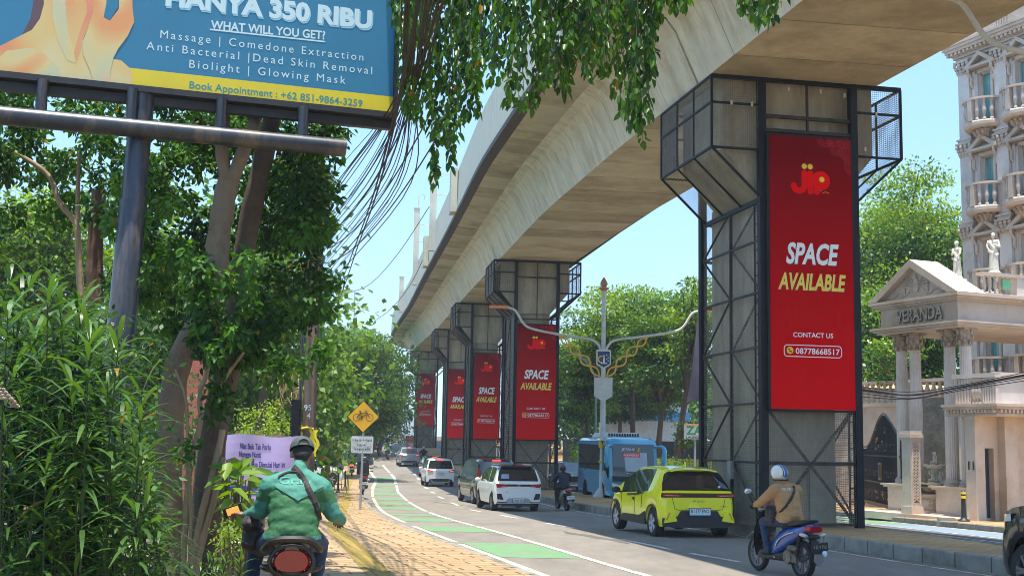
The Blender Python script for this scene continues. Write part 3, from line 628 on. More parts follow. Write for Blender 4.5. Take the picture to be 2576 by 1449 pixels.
def bgtree(name, label, px, py, rx, ry, Y, mt, base=None, h=None, leaf=.22, dens=130, nk=26, cat='tree', bark=None, group=None, flatc=.55, droop=.35, seed=0, trunkr=.2, limbs=True, low=False, fork=.35):
    """a tree whose crown centre/radii are read off the photograph and stood at depth Y"""
    rs = np.random.default_rng(seed+int(px)); c = np.array(P(px, py, Y)); s = F_PX/Y; R = np.array([rx/s, max(rx, ry)*.8/s, ry/s])
    bx = c[0] if base is None else P(base[0], base[1], Y).x
    zb = zg(Y)+.05; t = thing(name, label, cat, (bx, Y, zb), 0, group)
    cs = []
    for i in range(nk):
        d = rs.normal(size=3); d /= np.linalg.norm(d); k = rs.random()**.45*.86; q = c+d*R*k
        rr = (.20+.20*rs.random())*min(R[0], R[2]*1.3); rr *= 1.35; cs.append((q, (rr*(1.1+.5*rs.random()), rr*1.2, rr*flatc*(.8+.4*rs.random())), -.1+.95*rs.random()+.25*d[2]))  # higher clumps toned lighter: light from above put into the leaf colour
    p, a, n, tn = clumps(cs, dens/leaf**2*.075, down=droop, shell=.3)
    k = p[:, 2] > zb+.1; p, a, n, tn = p[k], a[k], n[k], tn[k]
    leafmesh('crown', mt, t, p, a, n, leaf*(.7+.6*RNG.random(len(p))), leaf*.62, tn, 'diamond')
    mb = MB().use(bark or mBarkD); fork = Vector((bx*.6+c[0]*.4, Y, zb+max(fork*(c[2]-zb), min(c[2]-R[2]*.8-zb, .6*(c[2]-zb)))))
    if not low:
        mb.tube(smoothline([(bx, Y, zb-.1), (bx+.05*(rs.random()-.5), Y, zb+.4*(fork.z-zb)), fork], 4), [trunkr*(1.25-.5*i/8) for i in range(9)], 8)
    if limbs:
        for q, r, _ in cs[:max(6, nk//2)]:
            q = Vector(q); m = fork.lerp(q, .5)+Vector((0, 0, .12*(q-fork).length)); mb.tube(smoothline([fork, m, q], 3), [trunkr*(.6-.5*i/6) for i in range(7)], 5)
    if mb.v: obj('trunk' if not low else 'branches', mb, parent=t)
    return t
# ---- big fig tree behind the billboard: trunks, aerial roots, dark crown and branches hanging over the pavement
fig = thing('fig_tree', 'large fig tree with pale forked trunk behind the billboard, its branches hanging over the pavement', 'tree', (*P(420, 1440, 14).xy, zg(14)+.1))
def ptube(pts, r0, r1, mt, name, Y, seg=5, dz=None):
    w = smoothline([P(p_[0], p_[1], Y if len(p_) < 3 else p_[2]) for p_ in pts], seg); n = len(w)
    mb = MB().use(mt); mb.tube(w, [(r0+(r1-r0)*i/(n-1))*(1+.06*math.sin(i*1.7)) for i in range(n)], 10); return obj(name, mb, parent=fig, smooth=60)
ptube([(418, 1560), (420, 1440), (424, 1200), (432, 1020), (450, 910), (500, 815), (540, 690), (550, 600), (565, 500), (575, 455)], .17, .13, mBark, 'trunk', 14.1)
ptube([(574, 465), (558, 377), (565, 273, 14.3), (570, 120, 14.9), (600, -50, 15.2)], .085, .06, mBark, 'limb', 14.1); ptube([(578, 465), (612, 384), (640, 310, 14.3), (690, 150, 15.1), (760, -60, 15.5)], .09, .06, mBark, 'limb', 14.1)
ptube([(505, 1560), (515, 1440), (535, 1115), (575, 920), (595, 800), (620, 600), (662, 400), (700, 240, 15.2), (760, 60, 15.8)], .19, .10, mBarkD, 'trunk', 14.7)
for pts, r in (([(547, 799), (519, 941), (503, 989), (503, 1068), (475, 1180), (462, 1420), (460, 1520)], .035), ([(614, 884), (563, 957), (540, 1010)], .022), ([(560, 1080), (546, 1150), (500, 1330), (480, 1480)], .05), ([(562, 1150), (540, 1250), (500, 1400), (495, 1500)], .045), ([(470, 1100), (480, 1300), (475, 1500)], .03), ([(440, 930), (470, 1020), (468, 1180)], .02)):
    ptube(pts, r*.7, r, mBarkL, 'aerial_root', 13.9)
ptube([(238, 760), (238, 680), (240, 600), (250, 480)], .13, .11, M('bark_red', (.16, .085, .06), r=.9, var=.3, sc=5, bump=.4), 'trunk', 17.5)
ptube([(208, 790), (200, 690), (196, 600), (190, 560), (150, 510), (120, 440), (40, 385), (-30, 350)], .05, .025, mBarkL, 'limb', 15.5); ptube([(196, 560), (196, 470), (200, 380)], .035, .02, mBarkL, 'limb', 15.5)
mb = MB().use(mBark)
LIMB = [P(640, 300, 14.3), P(760, 60, 15.2), P(930, -190, 15.0), P(1130, -260, 12.6), P(1350, -215, 10.8), P(1620, -200, 10.3), P(1950, -150, 10)]
mb.tube(smoothline(LIMB, 5), [.09-.07*i/30 for i in range(31)], 7)
mb.tube(smoothline([P(930, -190, 15.), P(1060, -200, 13.6), P(1300, -240, 13.3), P(1560, -210, 13)], 5), [.06-.045*i/15 for i in range(16)], 6); obj('limb', mb, parent=fig)
# dark crown
cs = []; rs = np.random.default_rng(5)
def inpoly(x, y, poly):
    c = False; j = len(poly)-1
    for i in range(len(poly)):
        (xi, yi), (xj, yj) = poly[i], poly[j]
        if (yi > y) != (yj > y) and x < (xj-xi)*(y-yi)/(yj-yi)+xi: c = not c
        j = i
    return c
CROWN = [(-60, 200), (560, 150), (960, 250), (930, 330), (800, 400), (815, 560), (835, 650), (850, 740), (800, 860), (750, 900), (640, 930), (520, 880), (330, 760), (300, 640), (180, 560), (60, 560), (-60, 600)]
while len(cs) < 150:
    x, y = rs.uniform(-60, 960), rs.uniform(150, 950)
    if not inpoly(x, y, CROWN) : continue
    if 470 < x < 620 and 380 < y < 800 and rs.random() < .65: continue
    if x < 300 and y > 480 and rs.random() < .45: continue
    if x > 850 and (y < 330 or rs.random() < .6): continue
    Y = rs.uniform(14.3, 17.8) if x > 330 else rs.uniform(14.6, 18.5)
    r = rs.uniform(.18, .34); cs.append((np.array(P(x, y, Y)), (r, r, r*.9), rs.uniform(.0, .85)))
for x, y in ((545, 985), (560, 1000), (540, 1030), (470, 1130), (810, 885), (790, 900), (735, 930), (700, 900), (680, 950)):
    cs.append((np.array(P(x, y, 13.7)), (.13, .13, .15), rs.uniform(.1, .7)))
for i in range(26):
    cs.append((np.array(P(rs.uniform(480, 640), rs.uniform(640, 900), rs.uniform(13.5, 13.8))), (.12, .12, .15), rs.uniform(.1, .9)))
p, a, n, tn = clumps(cs, 2600, flat=.35, down=.75, shell=.2)
leafmesh('foliage', lFig, fig, p, a, n, .10*(.7+.6*RNG.random(len(p))), .056, tn, 'oval')
# bright sprays of leaf beside the pole
cs = [(np.array(P(x, y, 13.6)), (.10, .1, .16), .95) for x, y in ((350, 410), (360, 470), (345, 540), (365, 560), (350, 640), (355, 690), (290, 520), (310, 460), (280, 560), (420, 520), (470, 640), (330, 590))]
p, a, n, tn = clumps(cs, 2300, flat=.35, down=.9, shell=.2); leafmesh('foliage', lHang, fig, p, a, n, .105, .062, tn, 'oval')
# the hanging branches
def botline(x): return float(np.interp(x, [985, 1010, 1030, 1060, 1080, 1095, 1108, 1125, 1140, 1165, 1190, 1215, 1225, 1240, 1262, 1290, 1330, 1355, 1372, 1395, 1425, 1440, 1470, 1505, 1515, 1540, 1570, 1600, 1620, 1636, 1650, 1665, 1690, 1730, 1760, 1850, 1870, 1920, 1948, 1990], [300, 270, 330, 290, 380, 500, 480, 420, 370, 300, 310, 250, 190, 180, 250, 275, 300, 240, 190, 225, 240, 170, 205, 205, 150, 260, 300, 345, 370, 250, 60, 20, 35, 25, -40, 10, 45, 70, 60, -40]))
pp, aa, nn, tt, st = [], [], [], [], MB().use(mTwig)
def strand(x, Y, yb, top=-170):
    w0 = P(x+rs.uniform(-25, 25), top, Y); w1 = P(x, yb-8, Y+rs.uniform(-.25, .25)); m = w0.lerp(w1, .5)+Vector((rs.uniform(-.06, .06), rs.uniform(-.08, .08), 0))
    pts = smoothline([w0, m, w1], 10); st.tube(pts, [.006-.0045*i/(len(pts)-1) for i in range(len(pts))], 4, cap=False)
    Ln = (w1-w0).length; k = int(Ln/.030); tone = rs.uniform(.05, .75)
    for i in range(k):
        t = (i+.5)/k; q = pts[min(int(t*(len(pts)-1)), len(pts)-2)].lerp(pts[min(int(t*(len(pts)-1))+1, len(pts)-1)], t*(len(pts)-1) % 1)
        az = rs.uniform(0, 6.28); hd = np.array([math.cos(az), math.sin(az), 0]); off = rs.uniform(0, .12)*(1.1-t)
        pp.append(np.array(q)+hd*off); aa.append(hd*.55+np.array([0, 0, -rs.uniform(.45, 1.1)])); nn.append(hd*.8+rs.normal(size=3)*.45+np.array([0, 0, .35])); tt.append(tone+rs.normal()*.22+(.28 if t > .8 else 0))
x = 1008
while x < 1655:
    yb = botline(x)
    for k in range(3):
        f = 1. if k == 0 else rs.uniform(.25, .95)
        strand(x+rs.uniform(-12, 12), rs.uniform(11.2, 13.) if x < 1215 else rs.uniform(9.8, 11.2), yb*f+rs.uniform(-14, 10) if yb > 0 else yb)
    x += rs.uniform(10, 21)
for x in (1660, 1685, 1700, 1712, 1725, 1862, 1875, 1890, 1905, 1918, 1930, 1940): strand(x, 10., botline(x)); strand(x+5, 10.2, botline(x)*.6-10)
leafmesh('hanging_foliage', lHang, fig, pp, aa, nn, .092*(.55+.75*RNG.random(len(pp)))*np.where(np.array([p[1] for p in pp]) > 11.2, 1.12, 1.), .050*np.where(np.array([p[1] for p in pp]) > 11.2, 1.12, 1.), np.array(tt), 'oval', droop=.2)
obj('twigs', st, parent=fig)
# ---- lance-leaved shrubs at the left edge
def shrub(name, label, ros, Yr, parent_base, L=.33, seed=1, stem=True):
    rs = np.random.default_rng(seed); b = parent_base; t = thing(name, label, 'shrub', b, 0, 'lance-leaved shrubs along the pavement'); pp, aa, nn, tt = [], [], [], []; sm = MB().use(M('shrub_stem', (.045, .06, .022), r=.9))
    for x, y, tone in ros:
        Y = rs.uniform(*Yr); c = np.array(P(x, y, Y)); lean = np.array([rs.normal()*.18, rs.normal()*.18, 1.]); lean /= np.linalg.norm(lean); hz = c[2]-zg(Y)
        ln = min(hz, rs.uniform(.5, 1.2)); k = int(13+ln*26)
        for i in range(k):
            u = i/k; q = c-lean*ln*(1-u); az = i*2.4+rs.uniform(-.3, .3); hd = np.array([math.cos(az), math.sin(az), 0]); el = .25+.95*u**3+rs.normal()*.15
            pp.append(q); aa.append(hd*math.cos(el)+np.array([0, 0, math.sin(el)])); nn.append(np.array([0, 0, 1.])-hd*.3+rs.normal(size=3)*.15); tt.append(tone*.5+.55*u**3+rs.normal()*.12)
        if stem: sm.tube([c, c-lean*ln, Vector((c[0]-lean[0]*ln*1.4+rs.normal()*.1, Y+rs.normal()*.1, zg(Y)))], [.003, .005, .006], 5)
    leafmesh('foliage', lLance, t, pp, aa, nn, L*(.7+.65*RNG.random(len(pp))), L*.088, np.array(tt), 'lance', droop=.5)
    obj('stems', sm, parent=t); return t
R1 = [(81, 690, .9), (87, 850, 1), (40, 915, 1), (225, 835, 1), (300, 845, 1), (358, 975, 1), (231, 1075, 1), (150, 1080, .9), (116, 1170, .8), (46, 1165, .7), (341, 1135, .9), (370, 1258, .9), (395, 1328, .7), (104, 1385, .9), (140, 1335, .7), (70, 1290, .7), (20, 780, .7), (150, 760, .6), (120, 740, .6), (270, 960, .7), (180, 970, .7), (320, 1040, .6), (10, 1050, .6), (280, 1180, .7), (200, 1280, .6), (260, 1350, .6), (330, 1400, .6), (30, 1420, .6), (190, 1430, .5)]
rb = np.random.default_rng(3)
def rightb(y): return float(np.interp(y, [640, 700, 800, 900, 1000, 1100, 1250, 1440], [110, 150, 310, 370, 385, 380, 400, 430]))
R2 = []
while len(R2) < 150:
    y = rb.uniform(700, 1480); x = rb.uniform(-40, rightb(y)); R2.append((x, y, rb.uniform(.0, .5)))
shrub('lance_leaved_shrub', 'tall bushy shrub with long narrow leaves filling the left foreground', R1, (6.6, 7.6), (*P(180, 1449, 7.2).xy, zg(7)), seed=1)
shrub('lance_leaved_shrub', 'darker narrow-leaved shrub just behind the tall one in the left foreground', R2, (7.8, 9.6), (*P(160, 1449, 8.7).xy, zg(8.7)), seed=2)
shrub('lance_leaved_shrub', 'low narrow-leaved shrub at the foot of the fig tree trunk', [(rb.uniform(400, 620), rb.uniform(1395, 1500), .6) for _ in range(26)], (8.6, 10.2), (*P(500, 1449, 9.5).xy, zg(9.5)), L=.17, seed=4)
mb = MB().use(M('dry_seed', (.34, .28, .21), r=.9, var=.3, sc=40, bump=.8, bsc=80))
seed = thing('dry_flower_spike', 'drooping grey dried flower spikes at the left edge of the photo', 'dried flowers', P(-5, 1010, 6.3), 0)
for k in range(4):
    w = smoothline([P(-20, 985+6*k, 6.3), P(8+6*k, 978+8*k, 6.3), P(22+7*k, 1000+6*k, 6.32), P(28+6*k, 1024, 6.33)], 6); mb.tube(w, [.006+.004*math.sin(i*2.2) for i in range(len(w))], 7)
obj('spike', mb, parent=seed)
# ---- broad-leaved plant, small bushes and grass beside the pavement
t = thing('broad_leaved_plant', 'plant with big glossy yellow-green leaves in front of the lilac banner', 'plant', (*P(600, 1330, 13.6).xy, zg(13.6)))
pp, aa, nn, tt = [], [], [], []; sm = MB().use(mTwig); rs = np.random.default_rng(8)
for i in range(46):
    x = rs.uniform(556, 640); y = rs.uniform(1150, 1330); c = np.array(P(x, y, rs.uniform(13.1, 13.9))); az = rs.uniform(-2.2, 2.2) if rs.random() < .8 else rs.uniform(0, 6.3); d = np.array([math.sin(az), -math.cos(az)*.6, rs.uniform(-.55, .35)])
    pp.append(c); aa.append(d); nn.append(np.array([0, -.5, 1])+rs.normal(size=3)*.3); tt.append(rs.uniform(.1, 1)); sm.tube([Vector(c), Vector((c[0]*.6+P(600, 1330, 13.6).x*.4, c[1], zg(13.6)+.05))], .008, 4)
leafmesh('leaf_cluster', lBroad, t, pp, aa, nn, .26*(.6+.7*RNG.random(len(pp))), .13, np.array(tt), 'oval', fold=.15, droop=.25); obj('stems', sm, parent=t)
def bush(name, label, pts, dens, leaf, mt, Wf=.55, cat='bush', down=.2, group=None, kind='diamond', flat=.6):
    """pts: (px, py, r_px, Y, tone)"""
    q = P(pts[0][0], pts[0][1], pts[0][3]); t = thing(name, label, cat, (q.x, q.y, zg(q.y)), 0, group)
    cs = [(np.array(P(x, y, Y)), (r/F_PX*Y, r/F_PX*Y, r/F_PX*Y*.85), tn) for x, y, r, Y, tn in pts]
    p, a, n, tn = clumps(cs, dens, down=down, shell=.35, flat=flat); k = p[:, 2] > np.array([zg(y)-.05 for y in p[:, 1]]); p, a, n, tn = p[k], a[k], n[k], tn[k]
    leafmesh('foliage', mt, t, p, a, n, leaf*(.65+.7*RNG.random(len(p))), leaf*Wf, tn, kind)
    mb = MB().use(mTwig)
    for c, r, _ in cs[:12]:
        q = Vector(c)
        if q.z-zg(q.y) < 2.6: mb.tube([(q.x, q.y, zg(q.y)-.05), q.lerp(Vector((q.x, q.y, zg(q.y))), .4)+Vector((.03, .02, 0)), q], [.02, .014, .006], 5)
    if mb.v: obj('stems', mb, parent=t)
    return t
bush('small_leaved_bush', 'low bright green bush at the edge of the pavement beside the green jacket rider', [(rs.uniform(540, 610), rs.uniform(1310, 1400), 22, rs.uniform(12.2, 13.2), rs.uniform(.4, 1)) for _ in range(26)], 1700, .05, lBroad)
gp, ga, gn = [], [], []
for i in range(2600):
    Y = rs.uniform(9, 24); x = SL(Y)-abs(rs.normal())*.35-.02; gp.append((x, Y, zg(Y)+.02)); ga.append((rs.normal()*.35, rs.normal()*.35, 1)); gn.append((rs.normal(), rs.normal(), .2))
g = leafmesh('grass', lLight, None, gp, ga, gn, .16*(.5+RNG.random(len(gp))), .011, RNG.random(len(gp)), 'lance', droop=.3); struct(g, 'stuff', 'bright green grass along the edge of the pavement')
# ---- trees and hedges beyond, left side
LT = 'trees along the left of the road'
bgtree('roadside_tree', 'tall feathery light green tree beside the road behind the bicycle sign', 890, 950, 120, 175, 84, lMid, base=(826, 1200), leaf=.19, nk=70, dens=190, group=LT, trunkr=.22, seed=1, flatc=.5)
bgtree('roadside_tree', 'hazy tree at the bend overhanging the parked motorcycles, farthest on the left', 950, 1000, 85, 130, 128, lDeep, base=(925, 1120), leaf=.24, nk=50, dens=120, group=LT, trunkr=.25, seed=2)
bgtree('roadside_tree', 'yellow-green feathery tree between the utility pole and the bicycle sign', 822, 985, 62, 120, 60, lLight, base=(822, 1207), leaf=.13, nk=60, dens=190, group=LT, trunkr=.14, seed=3, flatc=.35, bark=mBark)
bush('roadside_hedge', 'dark leafy hedge under the trees behind the bicycle sign', [(rs.uniform(826, 925), rs.uniform(1045, 1125), 20, rs.uniform(92, 118), rs.uniform(.1, .8)) for _ in range(46)], 190, .17, lMid)
bush('roadside_hedge', 'fine-leaved bush beside the slim trunk left of the bicycle sign', [(rs.uniform(800, 880), rs.uniform(1000, 1160), 20, rs.uniform(56, 66), rs.uniform(.2, 1)) for _ in range(34)], 330, .10, lMid)
bush('roadside_hedge', 'bright green hedge right behind the lilac banner', [(rs.uniform(600, 760), rs.uniform(1020, 1130), 24, rs.uniform(29, 33), rs.uniform(.5, 1)) for _ in range(40)], 600, .085, lLight)
bush('dry_grass_clump', 'straw-coloured dry stalks hanging beside the utility pole', [(rs.uniform(690, 765), rs.uniform(930, 1010), 20, rs.uniform(31, 33), rs.uniform(.2, 1)) for _ in range(14)], 300, .3, lDry, Wf=.07, cat='dry grass', down=1.2, kind='lance')
bgtree('garden_tree', 'sunlit bright green tree behind the billboard pole at far left', 110, 640, 190, 160, 34, lLight, leaf=.16, nk=40, dens=120, seed=4, base=(150, 1000))
bgtree('garden_tree', 'green tree beyond the fig tree, between its trunks', 420, 820, 200, 200, 38, lMid, leaf=.18, nk=40, dens=110, seed=5, base=(330, 1100))
bgtree('garden_tree', 'green tree behind the fig tree right of its crown', 690, 760, 130, 210, 44, lMid, leaf=.2, nk=40, dens=130, seed=6, base=(650, 1100))
bush('garden_hedge', 'tall dark hedge behind the lance-leaved shrubs', [(rs.uniform(-60, 420), rs.uniform(780, 1420), 60, rs.uniform(11.5, 13), rs.uniform(.0, .5)) for _ in range(90)], 700, .085, lDeep)
bush('garden_hedge', 'hedge seen between the fig tree trunks', [(rs.uniform(360, 545), rs.uniform(960, 1300), 40, rs.uniform(22, 27), rs.uniform(.1, .7)) for _ in range(50)], 260, .12, lDeep)
# ---- right side, beyond the far carriageway
RT = 'trees beyond the far carriageway'
for i, (x, y, rx, ry, Y, bx, mt, lab) in enumerate([(1470, 900, 95, 190, 92, 1480, lMid, 'tree beyond the far road just right of the second pier'), (1590, 845, 140, 150, 86, 1592, lLight, 'wide light green tree behind the street lamp'), (1680, 880, 110, 190, 79, 1655, lMid, 'spreading tree left of the nearest pier behind the bus'), (1762, 830, 80, 190, 70, 1702, lLight, 'tree partly hidden behind the left side of the nearest pier'), (1560, 960, 170, 120, 108, 1560, lDeep, 'darker tree farther back between the street lamp and the second pier')]):
    bgtree('rain_tree', lab, x, y, rx, ry, Y, mt, base=(bx, 1100), leaf=.26, nk=80, dens=120, group=RT, trunkr=.2, seed=20+i, flatc=.30, fork=.42)
bgtree('rain_tree', 'tall drooping light green tree between the nearest pier and the hotel', 2285, 650, 150, 270, 66, lLight, base=(2230, 1150), leaf=.22, nk=110, dens=130, group=RT, trunkr=.25, seed=31, flatc=.6, droop=.8)
bgtree('rain_tree', 'dark green tree low behind the hotel portico', 2270, 870, 170, 160, 60, lMid, base=(2200, 1150), leaf=.2, nk=70, dens=130, group=RT, trunkr=.2, seed=32)
bush('far_hedge', 'clipped green hedge beyond the far road behind the dark blue jacket rider', [(rs.uniform(1440, 1490), rs.uniform(1120, 1165), 17, rs.uniform(76, 82), rs.uniform(.4, 1)) for _ in range(24)], 130, .2, lLight)
bush('far_hedge', 'row of green bushes between the bus and the nearest pier', [(rs.uniform(1655, 1745), rs.uniform(1150, 1178), 13, rs.uniform(66, 70), rs.uniform(.3, 1)) for _ in range(24)], 170, .16, lMid)
bgtree('young_tree', 'young leafy tree in front of the yellow fence right of the bus', 1715, 1095, 38, 40, 70, lMid, base=(1722, 1160), leaf=.2, nk=16, dens=120, cat='tree', trunkr=.05, seed=41)
bgtree('frangipani_tree', 'small frangipani tree behind the hotel gate and columns', 2250, 900, 80, 65, 50, lBroad, base=(2330, 1180), leaf=.2, nk=24, dens=75, cat='tree', bark=mBark, trunkr=.12, seed=42, droop=-.1)

def wood(name, label, x0, x1, y0, y1, Y0, Y1, n, r, mt, leaf, dens):
    rs = np.random.default_rng(abs(int(x0))+77); cs = []
    for i in range(n):
        Y = rs.uniform(Y0, Y1); q = np.array(P(rs.uniform(x0, x1), rs.uniform(y0, y1), Y)); rr_ = r*rs.uniform(.6, 1.2); cs.append((q, (rr_*1.2, rr_, rr_*.8), rs.uniform(.05, .85)))
    p, a, n_, tn = clumps(cs, dens, shell=.4); k = p[:, 2] > np.array([zg(min(y, 890)) for y in p[:, 1]]); p, a, n_, tn = p[k], a[k], n_[k], tn[k]
    o = leafmesh(name, mt, None, p, a, n_, leaf*(.7+.6*RNG.random(len(p))), leaf*.65, tn, 'diamond'); struct(o, 'stuff', label); return o
wood('far_wood', 'mass of far trees closing the view on the left of the road', -60, 960, 900, 1090, 120, 150, 130, 4.2, lMid, .6, 16)
wood('far_wood', 'mass of far trees closing the view beyond the right carriageway', 1400, 1800, 960, 1090, 125, 150, 70, 4.2, lDeep, .6, 16)
wood('garden_greenery', 'mass of garden greenery closing the view behind the fig tree', -80, 780, 560, 1120, 46, 54, 130, 2.6, lMid, .34, 34)
# ------------------------------------------------------------------ billboard on its pole
mBB = M('pole_paint', (.028, .034, .05), r=.35, var=.35, sc=3, spec=.6, stain=(.16, .12, .09), stsc=1.6, stretch=(2, 2, .35))
mBBf = M('billboard_frame', (.03, .028, .035), r=.5, var=.2)
mBlue = M('poster_blue', (.035, .21, .36), r=.45, var=.05, sc=1); mLem = M('poster_yellow', (.78, .62, .03), r=.45, var=.04); mTxt = M('poster_white', (.62, .80, .84), r=.5, var=0); mTeal = M('poster_teal', (.05, .28, .30), r=.5, var=0); mPale = M('poster_pale', (.30, .62, .78), r=.5, var=0)
bu = Vector((.946, .326, 0)).normalized(); bn = Vector((-bu.y, bu.x, 0))*-1; bo = Vector((-1.465, 14.5, P(977, 305, 14.5).z))
bb = thing('billboard', 'beauty treatment billboard on a dark steel pole beside the pavement', 'billboard', (*(bo-bu*2.93).xy, zg(13.6)))
def BPt(px, py): return PL(px, py, bo+bn*.09, bn)
bw, bh = 6.0, 3.4
mb = MB().use(mBBf); Rz = Matrix.Rotation(math.atan2(bu.y, bu.x), 3, 'Z'); c = bo-bu*bw/2+Vector((0, 0, bh/2))
mb.box(c, (bw-.03, .16, bh-.03), R=Rz); obj('cabinet', mb, parent=bb)
mb = MB().use(mBBf)
for z in (.035, bh-.035): mb.box(bo-bu*bw/2+bn*.03+Vector((0, 0, z)), (bw, .24, .07), R=Rz)
for s in (.025, bw-.025): mb.box(bo-bu*s+bn*.03+Vector((0, 0, bh/2)), (.05, .24, bh-.14), R=Rz)
mb.box(bo-bu*bw/2-bn*.02+Vector((0, 0, -.06)), (bw, .1, .1), R=Rz); obj('frame', mb, parent=bb)
def quad(mb, o, a, b, c, d): mb.add([o-bu*a+Vector((0, 0, b)), o-bu*c+Vector((0, 0, b)), o-bu*c+Vector((0, 0, d)), o-bu*a+Vector((0, 0, d))], [(0, 1, 2, 3)])
f0 = bo+bn*.09
mb = MB().use(mBlue); quad(mb, f0, .05, .07, bw-.05, bh-.07); obj('poster', mb, parent=bb)
mb = MB().use(mLem); yt = [(PL(x, y, f0, bn)-f0) for x, y in ((967, 242), (330, 176), (325, 209))]; h_ = yt[0].z
quad(mb, f0+bn*.001, .05, .07, -yt[1].dot(bu)+.1, h_); obj('yellow_band', mb, parent=bb)
# the posed shoulder and hands printed on the left of the poster: flat shapes in skin tones
def ART(name, cols, sc, off):
    mt = bpy.data.materials.new(name); mt.use_nodes = True; n = mt.node_tree.nodes; l = mt.node_tree.links; b = n['Principled BSDF']; tc = n.new('ShaderNodeTexCoord'); mp = n.new('ShaderNodeMapping'); mp.inputs['Location'].default_value = off; mp.inputs['Scale'].default_value = (1, 1, .7); l.new(tc.outputs['Object'], mp.inputs[0])
    t = n.new('ShaderNodeTexNoise'); t.inputs['Scale'].default_value = sc; t.inputs['Detail'].default_value = .6; t.inputs['Distortion'].default_value = .5; l.new(mp.outputs[0], t.inputs['Vector']); rp = n.new('ShaderNodeValToRGB'); e = rp.color_ramp.elements; e[0].position = .30; e[1].position = .70; e[0].color = (*cols[0], 1); e[1].color = (*cols[-1], 1)
    for i, c in enumerate(cols[1:-1]): q = e.new(.30+.40*(i+1)/(len(cols)-1)); q.color = (*c, 1)
    l.new(t.outputs['Fac'], rp.inputs[0]); l.new(rp.outputs[0], b.inputs['Base Color']); b.inputs['Roughness'].default_value = .45; return mt
mSk1 = M('print_skin', (.80, .46, .22), r=.5, var=.10, sc=2.2, stain=(.78, .58, .28), stsc=1.1); mSk2 = M('print_skin_light', (.80, .62, .36), r=.5, var=.1, sc=2, stain=(.76, .40, .20), stsc=1.3); mSk3 = M('print_skin_pink', (.72, .22, .12), r=.5, var=.1, sc=2); mSk1 = ART('print_art_orange', [(.80, .20, .14), (.80, .38, .14), (.76, .56, .22), (.72, .62, .34)], 1.5, (0, 0, 0)); mSk2 = ART('print_art_cream', [(.82, .36, .14), (.76, .58, .25), (.60, .60, .36), (.80, .52, .28)], 1.7, (3, 1, 2)); mSk3 = ART('print_art_pink', [(.72, .18, .16), (.80, .30, .16), (.78, .42, .18)], 2., (1, 5, 0)); mHair = M('print_hair', (.13, .075, .09), r=.5, var=.1)
def shape(mt, pts, k, name):
    mb = MB().use(mt); w = [PL(x*.40107, y*.40107, f0+bn*(.0015+.0012*k), bn) for x, y in pts]; mb.add(w, [tuple(range(len(w)))]); return mb
fig_ = MB()
def cat_(mb2): 
    for mt in mb2.mats: fig_.use(mt); fig_.add(mb2.v, mb2.f)
cat_(shape(mHair, [(230, -120), (205, 40), (190, 120), (130, 235), (300, 230), (320, -120)], 0, ''))
cat_(shape(mSk1, [(-140, 330), (-60, 330), (0, 290), (110, 235), (200, 190), (250, 120), (275, 30), (270, -120), (600, -120), (600, 60), (560, 160), (510, 270), (560, 340), (640, 360), (700, 370), (760, 380), (815, 430), (832, 470), (830, 556), (600, 532), (300, 500), (0, 470), (-140, 455)], 1, ''))
cat_(shape(mSk2, [(330, -120), (420, -120), (410, 30), (425, 190), (470, 330), (480, 400), (420, 380), (360, 250), (330, 120)], 2, ''))
cat_(shape(mSk3, [(540, -60), (590, -80), (580, 80), (530, 220), (505, 320), (480, 400), (465, 330), (500, 200), (545, 80)], 2, ''))
cat_(shape(mSk2, [(40, 320), (200, 300), (290, 350), (370, 430), (380, 495), (150, 475), (0, 455), (0, 360)], 3, ''))
cat_(shape(mSk2, [(600, -120), (660, -120), (668, 20), (650, 110), (690, 130), (745, 60), (750, -60), (800, -120), (830, -60), (832, 60), (842, 140), (800, 230), (740, 310), (710, 370), (690, 460), (700, 540), (590, 528), (560, 430), (520, 340), (515, 270), (560, 160), (590, 60)], 4, ''))
cat_(shape(mBlue, [(668, 20), (652, 108), (690, 128), (740, 50), (745, -60), (665, -60)], 5, ''))
obj('printed_figure', fig_, parent=bb)
def btext(nm, txt, x0, y0, x1, y1, hpx, mt, bold=0., k=0, space=1.):
    a = PL(x0, y0, f0+bn*(.0025+.0012*k), bn); b = PL(x1, y1, f0+bn*(.0025+.0012*k), bn); d = (b-a); L = d.length; s = hpx/F_PX*((a.y+b.y)/2)
    mb = MB().use(mt); mb.text(txt, a.lerp(b, .5), d.normalized(), Vector((0, 0, 1)), s, width=L, bold=bold, space=space); obj(nm, mb, parent=bb)
btext('price_shadow', 'HANYA 350 RIBU', 418, 18, 938, 77, 49, mPale, .045); btext('price_line', 'HANYA 350 RIBU', 416, 13, 935, 72, 49, mTxt, .045, 1)
btext('question_line', 'WHAT WILL YOU GET?', 530, 73, 818, 100, 23, mTxt, .025)
mb = MB().use(mTxt); a, b = (PL(x, y, f0+bn*.0025, bn) for x, y in ((528, 73), (818, 104))); z = Vector((0, 0, .018)); mb.add([a-z, b-z, b, a], [(0, 1, 2, 3)]); obj('underline', mb, parent=bb)
btext('service_line', 'Massage | Comedone Extraction', 403, 96, 914, 154, 22, mTxt, 0, 0, 1.35); btext('service_line', 'Anti Bacterial |Dead Skin Removal', 368, 125, 936, 188, 22, mTxt, 0, 0, 1.35); btext('service_line', 'Biolight | Glowing Mask', 476, 171, 869, 212, 22, mTxt, 0, 0, 1.35)
btext('phone_line', 'Book Appointment : +62 851-9864-3259', 476, 222, 912, 269, 19, mTeal, .015)
mb = MB().use(mBB); ps = [PL(x, y, bo, bn) for x, y in ((325, 253), (283, 812))]
